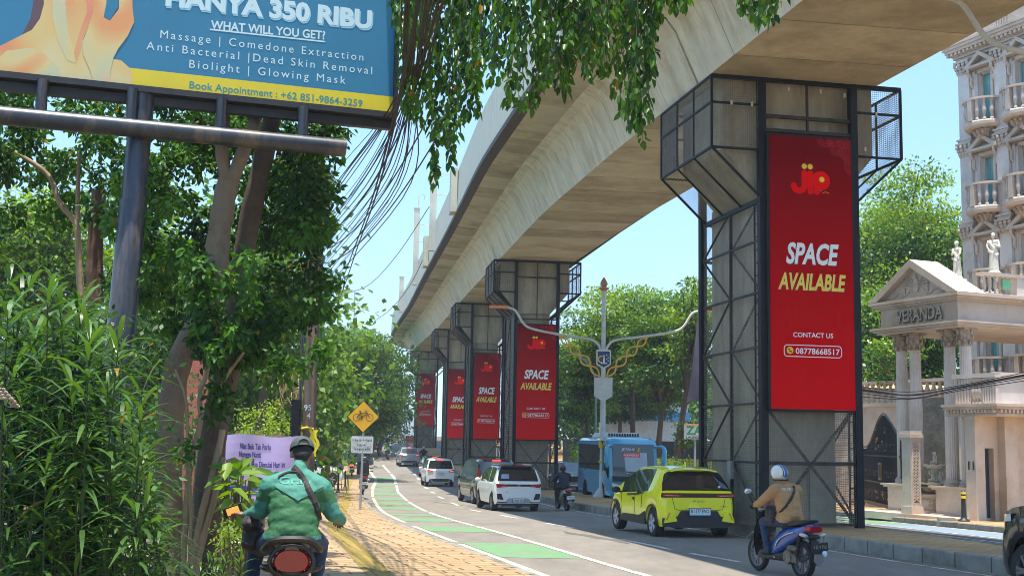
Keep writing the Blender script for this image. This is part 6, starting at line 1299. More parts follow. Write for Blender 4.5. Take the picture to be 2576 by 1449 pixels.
# parked white car
cP = P(812, 1215, 69); t, y0 = car('parked_car', 'white car parked on the left behind the slim tree trunk', 'car', (cP.x-1.1, 70, zg(70)+.15), math.radians(-75), suvspec(4.2, 1.7, 1.55, pW))
poly(t, 'headlight', mLampW, [(.48, .74), (.78, .80), (.76, .90), (.5, .84)], y0+4.2-.1, .12, mirror=True)
# black SUV whose nose enters at the right edge
wl = G(2578, 1514); hK = math.radians(13); c0 = Vector((6.42, 15.1, 0)); 
fw = Vector((-math.sin(hK), math.cos(hK), 0)); rt = Vector((math.cos(hK), math.sin(hK), 0)); cc = c0+rt*.83-fw*1.42
t, y0 = car('suv_car', 'black SUV whose front corner enters at the right edge', 'car', (cc.x, cc.y, zg(cc.y)+.003), hK, suvspec(4.7, 1.9, 1.8, pB, wr=.37, top=[(0, 1.05), (.08, 1.15), (.3, 1.66), (.5, 1.77), (1., 1.8), (2.2, 1.8), (2.7, 1.74), (3.5, 1.24), (4.1, 1.15), (4.55, 1.05), (4.7, .8)], belt=[(0, 1.0), (3.4, 1.08), (4.2, 1.02), (4.7, .7)], rg=(.1, .31), ws=(2.72, 3.48), sw=((.5, 1.6), (1.7, 3.2)), rim=mRim))
for s in (-1, 1): bar_(t, 'headlight', mLampW, (s*.80, y0+4.42, .98), (s*.93, y0+4.2, 1.0), .05, .09)
# --- the blue coach
bus_p = G(1545, 1252); bh_ = math.atan2(.5, -4.5); 
def bus():
    L, W, H = 7.4, 2.1, 2.92; f = Vector((.13, -1, 0)).normalized(); hb = math.atan2(-f.x, f.y); rt = Vector((f.y, -f.x, 0)); fl = Vector((4.35, 53.4, 0)); c = fl+rt*0-f*(L/2)
    # fl is the corner nearest the median; the body lies to the far side of it
    c = fl-f*(L/2)-rt*(W/2)*1.0
    c = fl-f*(L/2)+Vector((1, .13, 0)).normalized()*(W/2)
    t = thing('coach', 'light blue coach with dark windscreen coming the other way beside the lamp post', 'bus', (c.x, c.y, zg(c.y)+.003), hb); pBl = paint('paint_sky_blue', (.06, .39, .62), r=.2); pBl2 = paint('paint_deep_blue', (.03, .12, .34), r=.25)
    prof = [(-L/2, .4), (-L/2, 2.5), (-L/2+.12, 2.8), (-L/2+.4, H), (L/2-.9, H), (L/2-.35, 2.82), (L/2-.12, 2.6), (L/2+.02, 1.5), (L/2+.05, 1.1), (L/2, .4)]
    mb = MB().use(pBl); hw = W/2; rows = []
    for x, ins in ((-hw, .1), (-hw, 0), (-hw+.12, -.05), (hw-.12, -.05), (hw, 0), (hw, .1)):
        pass
    n = len(prof)
    def cross(x, k): return [Vector((x, y, min(z, H-k) if z > 2.4 else z)) for y, z in prof]
    rws = [cross(-hw, .16), cross(-hw+.1, .05), cross(-hw+.3, 0), cross(hw-.3, 0), cross(hw-.1, .05), cross(hw, .16)]
    mb.grid(rws); mb.add(cross(-hw, .16), [tuple(range(n))[::-1]]); mb.add(cross(hw, .16), [tuple(range(n))]); obj('body', mb, parent=t, world=False, smooth=35)
    g = MB().use(mGlass); g.add([(-.92, L/2+.045, 1.22), (.92, L/2+.045, 1.22), (.90, L/2-.07, 2.62), (-.90, L/2-.07, 2.62)], [(0, 1, 2, 3)]); g.add([(-.92, L/2+.06, 1.2), (-.9, L/2-.06, 2.6), (.9, L/2-.06, 2.6), (.92, L/2+.06, 1.2)], [(0, 1, 2, 3)]); obj('windscreen', g, parent=t, world=False)
    g = MB().use(M('windscreen_blind', (.42, .50, .58), r=.3)); g.add([(.35, L/2+.052, 1.45), (-.62, L/2+.052, 1.45), (-.60, L/2-.02, 2.25), (.42, L/2-.02, 2.25)], [(0, 1, 2, 3)]); obj('sun_blind', g, parent=t, world=False)
    U = (-1, 0, 0); V = Vector((0, -.084, 1)).normalized()
    mb = MB().use(M('coach_sign_red', (.80, .06, .06), r=.4, var=0)); mb.add([(.48, L/2+.0, 2.06), (-.30, L/2+.0, 2.06), (-.30, L/2-.016, 2.24), (.48, L/2-.016, 2.24)], [(0, 1, 2, 3)]); obj('route_sign', mb, parent=t, world=False)
    mb = MB().use(mInkW).text('PARIWISATA', (.09, L/2+.012, 2.10), U, V, .09, width=.68, bold=.01); mb.text('JETBUS', (.25, L/2-.0, 2.33), U, V, .11, width=.6, bold=.015, shear=.2); mb.use(mInkY).text('5', (-.22, L/2-.0, 2.30), U, V, .17, bold=.03, shear=.2); obj('sign_lettering', mb, parent=t, world=False)
    for s in (-1, 1):
        g = MB().use(mGlass); x = s*(hw+.006); pr = [(-L/2+.3, 1.45), (L/2-.75, 1.45), (L/2-.3, 1.1), (L/2-.12, 1.25), (L/2-.28, 2.55), (-L/2+.3, 2.6)]
        g.prism(pr if s < 0 else pr[::-1], (x, 0, 0), (0, 1, 0), (0, 0, 1), .01 if s < 0 else -.01); 
        if s > 0: pass
        obj('side_windows', g, parent=t, world=False)
        g = MB().use(pBl2); pr = [(-L/2+.1, .5), (-L/2+2.2, .5), (-L/2+1.2, 1.4), (-L/2+.1, 1.4)]; g.prism(pr if s < 0 else pr[::-1], (s*(hw+.004), 0, 0), (0, 1, 0), (0, 0, 1), .006); obj('livery_panel', g, parent=t, world=False)
        g = MB().use(pBl); g.tube(smoothline([(s*(hw-.1), L/2-.1, 2.5), (s*(hw+.15), L/2+.3, 2.52), (s*(hw+.22), L/2+.42, 2.3), (s*(hw+.2), L/2+.42, 1.9)], 4), [.04+.06*min(1, i/7) for i in range(13)], 8); g.ell((s*(hw+.2), L/2+.42, 1.95), (.13, .09, .36), 10, 8); obj('door_mirror', g, parent=t, world=False, smooth=50)
        for yy in (-L/2+1.9, L/2-1.55):
            wheel(t, s*(hw-.13), yy, .42, .26, mRim, s, 'coach'); g = MB().use(mDk); g.lathe((s*(hw-.02), yy, .42), [(.001, s*.025), (.52, s*.025)], 20, R=Matrix.Rotation(math.pi/2, 3, 'Y')); obj('wheel_arch', g, parent=t, world=False)
        poly(t, 'headlight', mLampW, [(.55, .72), (.95, .80), (.97, .95), (.6, .86)], L/2+.1, .08, mirror=True) if s > 0 else None
    poly(t, 'lower_grille', mBlk, rr(-.7, .42, .7, .62, .05), L/2+.06, .04); poly(t, 'dash_panel', mBlk, [(-.95, 1.02), (.95, 1.02), (.93, 1.24), (-.93, 1.24)], L/2+.11, .08)
    g = MB().use(M('ac_unit', (.62, .64, .62), r=.5)); g.box((0, .2, H+.10), (1.7, 3.2, .22), taper=.86); obj('air_conditioner', g, parent=t, world=False); g = MB().use(mBlk)
    for i in range(12): g.box((-.66+.12*i, 1.75, H+.10), (.07, .06, .13))
    obj('vent', g, parent=t, world=False)
    g = MB().use(mChr); g.tube(smoothline([(.1, L/2+.14, 1.25), (.3, L/2+.14, 1.38), (.7, L/2+.13, 1.36)], 4), .012, 4); g.tube([(-.2, L/2+.14, 1.25), (-.7, L/2+.13, 1.34)], .012, 4); obj('wiper', g, parent=t, world=False)
bus()
# ------------------------------------------------------------------ people: one continuous skin grown from overlapping tapered limbs
mSkin = M('skin', (.36, .19, .12), r=.55, var=.08, sc=12); mSkinD = M('skin_brown', (.26, .13, .08), r=.55, var=.08, sc=12)
_TMP = []
def blob(prims, voxel, name, parent, smooth=4, warp=0., rule=None):
    """prims: (material, 'cap', a, b, ra, rb) or (material, 'ell', c, (rx,ry,rz)); fused into one surface, coloured by the nearest prim"""
    mb = MB()
    for p in prims:
        if p[1] == 'cap':
            a, b, ra, rb = Vector(p[2]), Vector(p[3]), p[4], p[5]; d = (b-a); L = max(d.length, 1e-4); d = d/L; pts, rs_ = [], []
            for k in range(5): th = math.pi/2*(1-k/5); pts.append(a-d*ra*math.sin(th)); rs_.append(max(ra*math.cos(th), .0008))
            for k in range(4): u = (k+.5)/4; pts.append(a.lerp(b, u)); rs_.append(ra+(rb-ra)*u)
            for k in range(5): th = math.pi/2*(k+1)/5; pts.append(b+d*rb*math.sin(th)); rs_.append(max(rb*math.cos(th), .0008))
            mb.tube(pts, rs_, 14)
        else: mb.ell(p[2], p[3], 16, 10, R=(p[4] if len(p) > 4 else None))
    me = mb.mesh('t'); o = bpy.data.objects.new('t', me); COL.objects.link(o)
    m = o.modifiers.new('r', 'REMESH'); m.mode = 'VOXEL'; m.voxel_size = voxel; m.adaptivity = 0
    if smooth: s = o.modifiers.new('s', 'SMOOTH'); s.factor = .5; s.iterations = smooth
    dg = bpy.context.evaluated_depsgraph_get(); ev = o.evaluated_get(dg); nm = bpy.data.meshes.new_from_object(ev); nm.name = name
    COL.objects.unlink(o); _TMP.append(o)
    if warp:
        from mathutils import noise
        k = len(nm.vertices); co = np.empty(k*3); no = np.empty(k*3, np.float32); nm.vertices.foreach_get('co', co); nm.vertex_normals.foreach_get('vector', no); co = co.reshape(-1, 3); no = no.reshape(-1, 3)
        d = np.array([noise.noise(Vector((c[0]*13, c[1]*13, c[2]*24)))+.6*noise.noise(Vector((c[0]*30+c[2]*14, c[1]*30, c[2]*46-c[0]*18))) for c in co])
        nm.vertices.foreach_set('co', (co+no*(warp*d)[:, None]).ravel()); nm.update()
    mats = []
    for p in prims:
        if p[0] not in mats: mats.append(p[0])
    n = len(nm.polygons); cen = np.empty(n*3); nm.polygons.foreach_get('center', cen); cen = cen.reshape(-1, 3); best = np.full(n, 1e9); idx = np.zeros(n, int)
    for p in prims:
        if p[1] == 'cap':
            a, b = np.array(p[2], float), np.array(p[3], float); d = b-a; u = np.clip(((cen-a)*d).sum(1)/max((d*d).sum(), 1e-9), 0, 1); ds = np.linalg.norm(cen-a-u[:, None]*d, axis=1)-(p[4]+(p[5]-p[4])*u)
        else:
            R = p[4] if len(p) > 4 else None; q = cen-np.array(p[2]); 
            if R is not None: q = np.einsum('ij,jk->ik', q, np.array(R))
            k = np.linalg.norm(q/np.array(p[3]), axis=1); ds = (k-1)*min(p[3])
        w = ds < best; best[w] = ds[w]; idx[w] = mats.index(p[0])
    if rule is not None:
        mj, mt_, z0, sl_ = rule; ij, jt = mats.index(mj), mats.index(mt_); sel = ((idx == ij) | (idx == jt)) & (np.abs(cen[:, 0]) < .27) & (cen[:, 2] < 1.0); up = cen[:, 2] > z0+sl_*np.maximum(cen[:, 1]+.30, 0); idx[sel & up] = ij; idx[sel & ~up] = jt
    nm.materials.clear()
    for mt in mats: nm.materials.append(mt)
    nm.polygons.foreach_set('material_index', idx.astype(np.int32)); nm.polygons.foreach_set('use_smooth', [True]*n); nm.update()
    ob = bpy.data.objects.new(name, nm); COL.objects.link(ob)
    if parent is not None: ob.parent = parent
    return ob
def hand_prims(w, d, side, mt, curl=1.0, r=.0088, up=(0, 0, 1)):
    """palm and five fingers closing round a grip: w wrist, d forward, side +1 right / -1 left"""
    w = Vector(w); d = Vector(d).normalized(); u = Vector(up); s = d.cross(u).normalized(); u = s.cross(d); out = []
    pc = w+d*.05; out.append((mt, 'ell', tuple(w+d*.045), (.043, .05, .019), Matrix((s, d, u)).transposed()))
    for i, L in enumerate((.036, .041, .039, .031)):
        o = pc+s*(.031-.0207*i)*1.0+d*.032; k1 = o+(d*math.cos(.5*curl)-u*math.sin(.5*curl))*L; k2 = k1+(d*math.cos(1.5*curl)-u*math.sin(1.5*curl))*L*.75; k3 = k2+(d*math.cos(2.5*curl)-u*math.sin(2.5*curl))*L*.6
        for a, b, ra, rb in ((o, k1, r, r*.95), (k1, k2, r*.95, r*.88), (k2, k3, r*.88, r*.75)): out.append((mt, 'cap', tuple(a), tuple(b), ra, rb))
    tb = w+d*.03-s*side*.036; t1 = tb+(d*.6-s*side*.5-u*.55)*.036; t2 = t1+(d*.85-u*.5+s*side*.1)*.03
    out += [(mt, 'cap', tuple(tb), tuple(t1), r*1.25, r*1.1), (mt, 'cap', tuple(t1), tuple(t2), r*1.1, r*.85)]
    return out
def rider_prims(j, mj, mt, ms, shoe, msl=None, msl2=None, big=1.):
    """seated body prims from a joint table"""
    V = Vector; J = {k: V(v) for k, v in j.items()}; pr = []; c = lambda m, a, b, ra, rb: pr.append((m, 'cap', tuple(a), tuple(b), ra*1., rb*1.))
    hp = (J['hl']+J['hr'])/2; sh = (J['sl']+J['sr'])/2; ax = (sh-hp)
    R = Matrix.Rotation(0, 3, 'X')
    tilt = math.atan2(ax.y, ax.z); Rt = Matrix.Rotation(-tilt, 3, 'X')
    E = lambda u, dy, r: pr.append((mj, 'ell', tuple(hp+ax*u+V((0, dy, 0))), r, Rt))
    E(.12, .0, (.172*big, .13*big, .13)); E(.35, 0, (.174*big, .13*big, .17)); E(.62, -.005, (.178*big, .122*big, .19)); E(.84, -.01, (.185*big, .105*big, .13))
    c(mj, J['sl']+V((.03, 0, -.01)), J['sr']-V((.03, 0, .01)), .075*big, .075*big); c(mj, sh+V((0, .0, .02)), J['neck'], .085, .062); c(ms, J['neck'], J['head']-V((0, 0, .06)), .056, .055)
    for s in 'lr':
        c(mj, J['neck']-V((0, .01, .05)), J['s'+s]+V((0, 0, .01)), .066, .074*big)
        c(msl or mj, J['s'+s], J['s'+s].lerp(J['e'+s], .5), .078*big, .066*big); c(msl or mj, J['s'+s].lerp(J['e'+s], .5), J['e'+s], .066*big, .056*big); c(msl2 or msl or mj, J['e'+s], J['w'+s], .056*big, .040)
        c(mt, J['h'+s], J['k'+s], .098*big, .070); c(mt, J['k'+s], J['a'+s], .066, .050)
        f = (J['t'+s]-J['a'+s]); c(shoe, J['a'+s]-V((0, 0, .02)), J['t'+s], .044, .036); c(shoe, J['a'+s]-V((0, .03, .03)), J['a'+s]-V((0, 0, .03)), .04, .042)
    return pr
def headprims(c, R, ms, hair=None, k=1.):
    V = Vector; c = V(c); T = lambda x, y, z: tuple(c+R @ V((x*k, y*k, z*k))); p = []
    p.append((ms, 'ell', T(0, 0, .02), (.072, .092, .10), R)); p.append((ms, 'ell', T(0, .025, -.05), (.058, .068, .065), R)); p.append((ms, 'cap', T(0, .09, .01), T(0, .112, -.022), .012, .016))
    for s in (-1, 1): p.append((ms, 'ell', T(s*.078, -.008, -.01), (.012, .022, .033), R)); p.append((ms, 'ell', T(s*.03, .085, .02), (.014, .012, .008), R))
    p.append((ms, 'ell', T(0, .092, -.052), (.026, .012, .008), R))
    if hair: p.append((hair, 'ell', T(0, -.018, .035), (.077, .088, .092), R)); p.append((hair, 'ell', T(0, -.05, -.02), (.066, .05, .06), R))
    return p
def helmet(parent, c, R, mats, stripe=None, full=True, k=1.):
    V = Vector; c = V(c); mb = MB().use(mats[0]); rows = []
    for i in range(13):
        t_ = math.pi*(i/12); row = []
        for q in range(25):
            a = math.pi*2*q/24; v = V((.128*math.sin(t_)*math.cos(a), .150*math.sin(t_)*math.sin(a), .135*math.cos(t_)))
            lim = -.105 if v.y < .03 else (-.085 if v.y < .08 else .015)
            if v.z < lim: v.z = lim
            row.append(c+R @ (v*k)+R @ V((0, -.005, .03)))
        rows.append(row)
    mb.grid(rows); h = obj('helmet', mb, parent=parent, world=False, smooth=50)
    mb = MB().use(mBlk); mb.tube([c+R @ V((.125*k*math.cos(a), .147*k*math.sin(a)-.005, -.075)) for a in [i*.2618 for i in range(12, 25)]], .012, 6); obj('rim', mb, parent=h, world=False)
    if stripe:
        for x0, x1, mt in stripe:
            mb = MB().use(mt); rr_ = []
            for i in range(22):
                t_ = -.5+2.55*i/21; z = .1365*k*math.cos(t_); y = -.1515*k*math.sin(t_)
                rr_.append([c+R @ V((x, y*math.sqrt(max(0, 1-(x/.13)**2))-.005, z*math.sqrt(max(0, 1-(x/.13)**2))+.03)) for x in (x0, (x0+x1)/2, x1)])
            mb.grid(rr_); obj('stripe', mb, parent=h, world=False)
    mb = MB().use(M('visor', (.02, .025, .03), r=.08, spec=.8)); rows = []
    for i in range(5):
        z = .02-.02*i; rows.append([c+R @ V((.118*k*math.sin(a), (.145*k+.006)*math.cos(a), z+.03)) for a in [-1.2+.24*q for q in range(11)]])
    mb.grid(rows); obj('visor', mb, parent=h, world=False); return h
# ------------------------------------------------------------------ scooters and motorcycles
mEng = M('engine_dirty', (.20, .17, .13), r=.6, m=.3, var=.4, sc=14, stain=(.06, .045, .03), stsc=8); mSeat = M('seat_vinyl', (.02, .02, .022), r=.5, var=.1)
def bike_wheel(t, y, r, w, rimm):
    R = Matrix.Rotation(math.pi/2, 3, 'Y'); mb = MB().use(mTyre); mb.lathe((0, y, r), [(r*.74, -w*.4), (r*.92, -w/2), (r, -w*.2), (r, w*.2), (r*.92, w/2), (r*.74, w*.4)], 24, R=R, cap=False); o = obj('wheel', mb, parent=t, world=False, smooth=45)
    mb = MB().use(rimm); mb.lathe((0, y, r), [(r*.76, -w*.35), (r*.68, -w*.2), (r*.68, w*.2), (r*.76, w*.35)], 24, R=R, cap=False); mb.lathe((0, y, r), [(.035, -.05), (.045, 0), (.035, .05)], 12, R=R)
    for i in range(5):
        for s in (-.2, .2): a = i*1.2566+s; mb.bar((0, y+.03*math.cos(a), r+.03*math.sin(a)), (0, y+r*.7*math.cos(a), r+r*.7*math.sin(a)), .03, .022, up=(1, 0, 0))
    obj('rim', mb, parent=o, world=False); return o
def scooter(name, label, cat, pos, hdg, pnt, plate_txt='B 3460 SDF', plate_dark=False, group=None, lit=False, tail=None, detail=True, trim=None, lean=0, mirrors=True, ts=(1, 1), sig=None, front=None):
    t = thing(name, label, cat, pos, hdg, group)
    if lean: t.rotation_euler = (0, lean, hdg)
    r = .285; bike_wheel(t, -.62, r, .10, mRimD); bike_wheel(t, .63, r, .085, mRimD); I = lambda mb, n, sm=40: obj(n, mb, parent=t, world=False, smooth=sm)
    V = Vector
    def loft(sts, mt, n):
        mb = MB().use(mt); rows = []
        for (y, z, w, h, p) in sts: rows.append([V((w*math.copysign(abs(math.cos(a))**p, math.cos(a)), y, z+h*math.copysign(abs(math.sin(a))**p, math.sin(a)))) for a in [i*math.pi/8 for i in range(16)]])
        mb.grid(rows, True); m = len(rows); mb.f.append(tuple(range(15, -1, -1))); mb.m.append(0); mb.f.append(tuple((m-1)*16+i for i in range(16))); mb.m.append(0); return I(mb, n)
    loft([(-.96, .80, .05, .03, .8), (-.90, .78, .10, .055, .8), (-.7, .71, .135, .085, .75), (-.4, .62, .155, .13, .7), (-.15, .53, .15, .16, .7), (.05, .40, .14, .12, .7)], pnt, 'side_panel')
    loft([(-.50, .38, .06, .06, .8), (-.2, .30, .11, .08, .7), (.15, .27, .15, .05, .5), (.42, .28, .15, .05, .5)], mBlk, 'floorboard')
    mb = MB().use(front or pnt); rows = []
    for z, y, w, dp in ((.26, .52, .12, .02), (.45, .50, .17, .03), (.65, .45, .19, .04), (.82, .40, .16, .05), (.95, .36, .10, .05)): rows.append([V((w*k, y+.10*(1-k*k)-dp*0, z)) for k in (-1, -.7, -.3, 0, .3, .7, 1)]); 
    mb.grid(rows); rows = [[p-V((0, .03, 0)) for p in r_] for r_ in rows]; mb.grid([r_[::-1] for r_ in rows]); I(mb, 'leg_shield')
    loft([(.26, 1.0, .10, .04, .7), (.36, 1.01, .13, .07, .7), (.48, .99, .10, .06, .7), (.54, .97, .05, .04, .7)], trim or pnt, 'handlebar_cowl')
    loft([(-.88, .86, .05, .015, .7), (-.78, .85, .12, .035, .7), (-.5, .81, .135, .045, .6), (-.2, .775, .115, .045, .6), (.02, .75, .07, .03, .7)], mSeat, 'seat')
    loft([(.30, .57, .07, .01, .8), (.5, .60, .075, .02, .7), (.7, .60, .075, .02, .7), (.9, .50, .06, .02, .7)], front or pnt, 'front_fender')
    mb = MB().use(mBlk); mb.tube([(0, .40, .9), (0, .63, .29)], .03, 8); mb.tube(smoothline([(-.34, .26, 1.03), (-.2, .30, 1.03), (0, .34, 1.0), (.2, .30, 1.03), (.34, .26, 1.03)], 3), .014, 6)
    for s in (-1, 1): mb.tube([(s*.22, .295, 1.03), (s*.36, .255, 1.03)], .02, 8); mb.tube([(s*.24, .32, 1.03), (s*.345, .33, 1.02)], .008, 5)
    I(mb, 'handlebar')
    for s in ((-1, 1) if mirrors else ()):
        mb = MB().use(mBlk); mb.tube(smoothline([(s*.20, .30, 1.04), (s*.26, .31, 1.14), (s*.36, .27, 1.24)], 3), .008, 5); mo = I(mb, 'mirror_arm'); mb = MB().use(mBlk); mb.ell((s*.42, .26, 1.26), (.075, .018, .05), 12, 8, R=Matrix.Rotation(s*.25, 3, 'Y')); q = I(mb, 'mirror'); mb = MB().use(M('mirror_glass', (.45, .58, .68), r=.08, spec=.9, m=.4, var=0)); mb.ell((s*.42, .246, 1.26), (.066, .010, .042), 12, 6, R=Matrix.Rotation(s*.25, 3, 'Y')); o = obj('glass', mb, parent=q, world=False, smooth=50)
    mb = MB().use(tail or mLampR); rows = []
    for y, k in ((-.84, 1), (-.93, .95), (-.975, .8)): rows.append([V((.135*ts[0]*k*c_*(1-.18*max(0, s_)*(ts[1]-1)), y, .755-.04*(ts[1]-1)+.055*ts[1]*k*s_)) for c_, s_ in [(math.copysign(abs(math.cos(a))**.6, math.cos(a)), math.sin(a)) for a in [i*.3927 for i in range(16)]]])
    mb.grid(rows, True); mb.f.append(tuple(32+i for i in range(16))); mb.m.append(0); tl_ = I(mb, 'tail_light')
    if ts[1] > 1:
        mb = MB().use(mBlk); mb.tube([(.142*ts[0]*c_*(1-.18*max(0, s_)*(ts[1]-1)), -.945, .755-.04*(ts[1]-1)+.060*ts[1]*s_) for c_, s_ in [(math.copysign(abs(math.cos(a))**.6, math.cos(a)), math.sin(a)) for a in [i*.3927 for i in range(17)]]], .016, 6); mb.tube(smoothline([(-.19, -.62, .80), (-.20, -.86, .80), (-.12, -.97, .875), (.12, -.97, .875), (.20, -.86, .80), (.19, -.62, .80)], 4), .026, 7); obj('bezel', mb, parent=tl_, world=False, smooth=50)
    for s in (-1, 1): mb = MB().use(sig or (mLampW if not lit else mLampA)); mb.ell((s*.155, -.87, .665), (.075, .06, .028), 10, 6, R=Matrix.Rotation(s*-.25, 3, 'Y')); I(mb, 'turn_signal')
    mb = MB().use(mBlk); mb.ell((0, -.93, .645), (.10, .05, .04), 10, 6); mb.grid([[V((x*k, y, z)) for x in (-.07, 0, .07)] for y, z, k in ((-.80, .62, .8), (-.93, .58, 1), (-1.0, .46, 1.1), (-1.03, .30, 1.0), (-1.0, .24, .6))]); I(mb, 'rear_fender')
    mb = MB().use(M('mud_flap', (.22, .22, .22), r=.6)); mb.prism([(-.075, .40), (-.085, .30), (0, .22), (.085, .30), (.075, .40)], (0, -1.035, 0), (1, 0, 0), (0, 0, 1), .01); I(mb, 'mud_flap')
    yp, zp = -1.03, .50; mb = MB().use(mBlk if plate_dark else mPlate); mb.box((.02, yp, zp), (.28, .012, .12), R=Matrix.Rotation(-.12, 3, 'Y')); I(mb, 'number_plate')
    mb = MB().use(M('plate_ink_grey', (.30, .31, .32), r=.5, var=0) if plate_dark else mInk).text(plate_txt, (.02, yp-.009, zp-.02), Vector((1, 0, .0)), (0, 0, 1), .055, width=.22, bold=.01); obj('plate_lettering', mb, parent=t, world=False)
    mb = MB().use(mEng); mb.ell((.0, -.36, .34), (.12, .22, .10), 12, 8); mb.lathe((-.105, -.40, .31), [(.02, -.05), (.10, -.045), (.115, 0), (.1, .04), (.02, .05)], 16, R=Matrix.Rotation(math.pi/2, 3, 'Y')); mb.bar((-.10, -.30, .31), (-.10, -.62, .29), .06, .11); mb.ell((-.09, -.48, .44), (.06, .15, .055), 10, 6); I(mb, 'engine')
    mb = MB().use(mChr if detail else mBlk); mb.tube([(.12, -.2, .25), (.14, -.45, .27), (.15, -.55, .32), (.16, -.95, .40)], [.018, .02, .05, .045], 10); I(mb, 'exhaust')
    mb = MB().use(mBlk); mb.tube([(-.09, -.60, .30), (-.11, -.70, .68)], .022, 8); mb.tube([(.09, -.60, .30), (.11, -.70, .68)], .022, 8)
    for i in range(9): z = .36+i*.035; y = -.60-.1*(z-.30)/.38; mb.tube([(-.09-.02*(z-.3)/.38+.032*math.cos(a), y+.032*math.sin(a), z) for a in [q*.785 for q in range(9)]], .007, 4)
    I(mb, 'shock_absorber')
    mb = MB().use(mChr)
    for s in (-1, 1): mb.tube([(s*.13, -.18, .30), (s*.24, -.20, .29)], .014, 6)
    I(mb, 'footpeg'); mb = MB().use(mBlk); mb.tube(smoothline([(-.10, -.55, .80), (-.14, -.80, .86), (0, -.93, .88), (.14, -.80, .86), (.10, -.55, .80)], 5), .014, 6); I(mb, 'grab_rail')
    return t
RIDE = dict(hl=(-.10, -.30, .86), hr=(.10, -.30, .86), sl=(-.20, -.10, 1.265), sr=(.20, -.10, 1.265), neck=(0, -.06, 1.40), head=(0, -.01, 1.52), el=(-.33, .03, 1.10), er=(.33, .03, 1.10), wl=(-.33, .20, 1.05), wr=(.33, .20, 1.05), kl=(-.20, .17, .80), kr=(.20, .17, .80), al=(-.17, .10, .38), ar=(.17, .10, .38), tl=(-.18, .27, .33), tr=(.18, .27, .33))
from mathutils.bvhtree import BVHTree
def backer(body):
    me = body.data; return BVHTree.FromPolygons([v.co.copy() for v in me.vertices], [tuple(p.vertices) for p in me.polygons])
def onback(bv, x, z, y0=0., off=.009):
    h = bv.ray_cast(Vector((x, -1.2, z)), Vector((0, 1, 0))); return Vector((x, (h[0].y if h[0] is not None and h[0].y < .1 else y0)-off, z))
def miss(bv, x, z): return bv.ray_cast(Vector((x, -1.2, z)), Vector((0, 1, 0)))[0] is None
def wraptext(name, parent, bv, txt, mt, x, z, h, width, bold, off=.006):
    mb = MB().use(mt).text(txt, (x, 0, z), (1, 0, 0), (0, 0, 1), h, width=width, bold=bold); mb.v = [tuple(onback(bv, v[0], v[2], -.3, off)) for v in mb.v]; return obj(name, mb, parent=parent, world=False)
def strapline(t, pts, w, mt, name='bag_strap', bv=None, off=.009):
    mb = MB().use(mt); w_ = smoothline(pts, 5); rows = []
    if bv is not None: w_ = [p for p in w_ if not miss(bv, p.x, p.z)]; w_ = [onback(bv, p.x, p.z, p.y, off) for p in w_]
    for i, p in enumerate(w_):
        d = (w_[min(i+1, len(w_)-1)]-w_[max(i-1, 0)]).normalized(); s = d.cross(Vector((0, 1, 0))).normalized()*w/2; rows.append([p-s, p-Vector((0, .006, 0)), p+s])
    mb.grid(rows); return obj(name, mb, parent=t, world=False)
# --- tan jacket rider on the blue scooter
mTan = M('jacket_tan', (.43, .24, .10), r=.8, var=.10, sc=9, bump=.5, bsc=14); mJean = M('jeans_blue', (.022, .045, .10), r=.85, var=.2, sc=14, bump=.3, bsc=30); mShoe = M('shoe_dark', (.03, .03, .032), r=.7, var=.2); mStrap = M('strap_black', (.03, .022, .024), r=.7); pSc = paint('paint_scooter_blue', (.02, .09, .36), r=.25)
pr_ = G(2024, 1456); hT = math.radians(20); fT = Vector((-math.sin(hT), math.cos(hT), 0)); cT = pr_+fT*.62
sc1 = scooter('scooter', 'blue scooter with a dark number plate ridden by the person in the tan jacket', 'scooter', (cT.x, cT.y, zg(cT.y)+.003), hT, pSc, 'B 6514 TVU', plate_dark=True, front=paint('paint_graphite', (.05, .055, .065), r=.3), trim=paint('paint_graphite', (.05, .055, .065), r=.3))
mb = MB().use(mChr); mb.tube(smoothline([(-.158, -.62, .69), (-.168, -.42, .64), (-.165, -.2, .54), (-.15, -.1, .44)], 4), .012, 5); obj('side_decal', mb, parent=sc1, world=False)
tr_ = thing('person', 'rider in a tan jacket and white blue-striped helmet with a black bag strap', 'person', sc1.location, hT); tr_.scale = sc1.scale = (.95,)*3
J = dict(RIDE); J.update(sl=(-.205, -.16, 1.285), sr=(.205, -.14, 1.285), neck=(-.01, -.10, 1.42), head=(-.03, -.04, 1.53)); gl = M('glove_dark', (.035, .03, .03), r=.7)
bvT = backer(blob(rider_prims(J, mTan, mJean, mSkin, mShoe, big=1.22)+headprims(J['head'], Matrix.Rotation(.15, 3, 'Z'), mSkin), .013, 'body', tr_, 5, warp=.0065, rule=(mTan, mJean, .815, .7)))
for s, k in ((-1, 'l'), (1, 'r')): blob(hand_prims((s*.335, .165, 1.06), (s*.05, 1, -.12), s, gl, 1.05), .0055, 'glove', tr_, 2)
helmet(tr_, (J['head'][0], J['head'][1], J['head'][2]-.005), Matrix.Rotation(.18, 3, 'Z'), [paint('helmet_white', (.72, .72, .68))], [(-.055, -.043, mInk), (-.030, .030, M('stripe_blue', (.03, .13, .36), r=.4)), (.043, .055, mInk)])
strapline(tr_, [(.125, -.20, 1.37), (.09, -.285, 1.30), (-.03, -.335, 1.17), (-.15, -.34, 1.03), (-.22, -.27, .93)], .05, mStrap, bv=bvT); blob([(mStrap, 'ell', (-.23, -.10, .90), (.06, .12, .10)), (mStrap, 'cap', (-.24, -.17, .95), (-.22, .0, .95), .05, .05), (mStrap, 'cap', (-.24, -.16, .85), (-.22, .0, .85), .05, .05)], .012, 'bag', tr_, 2, warp=.008)
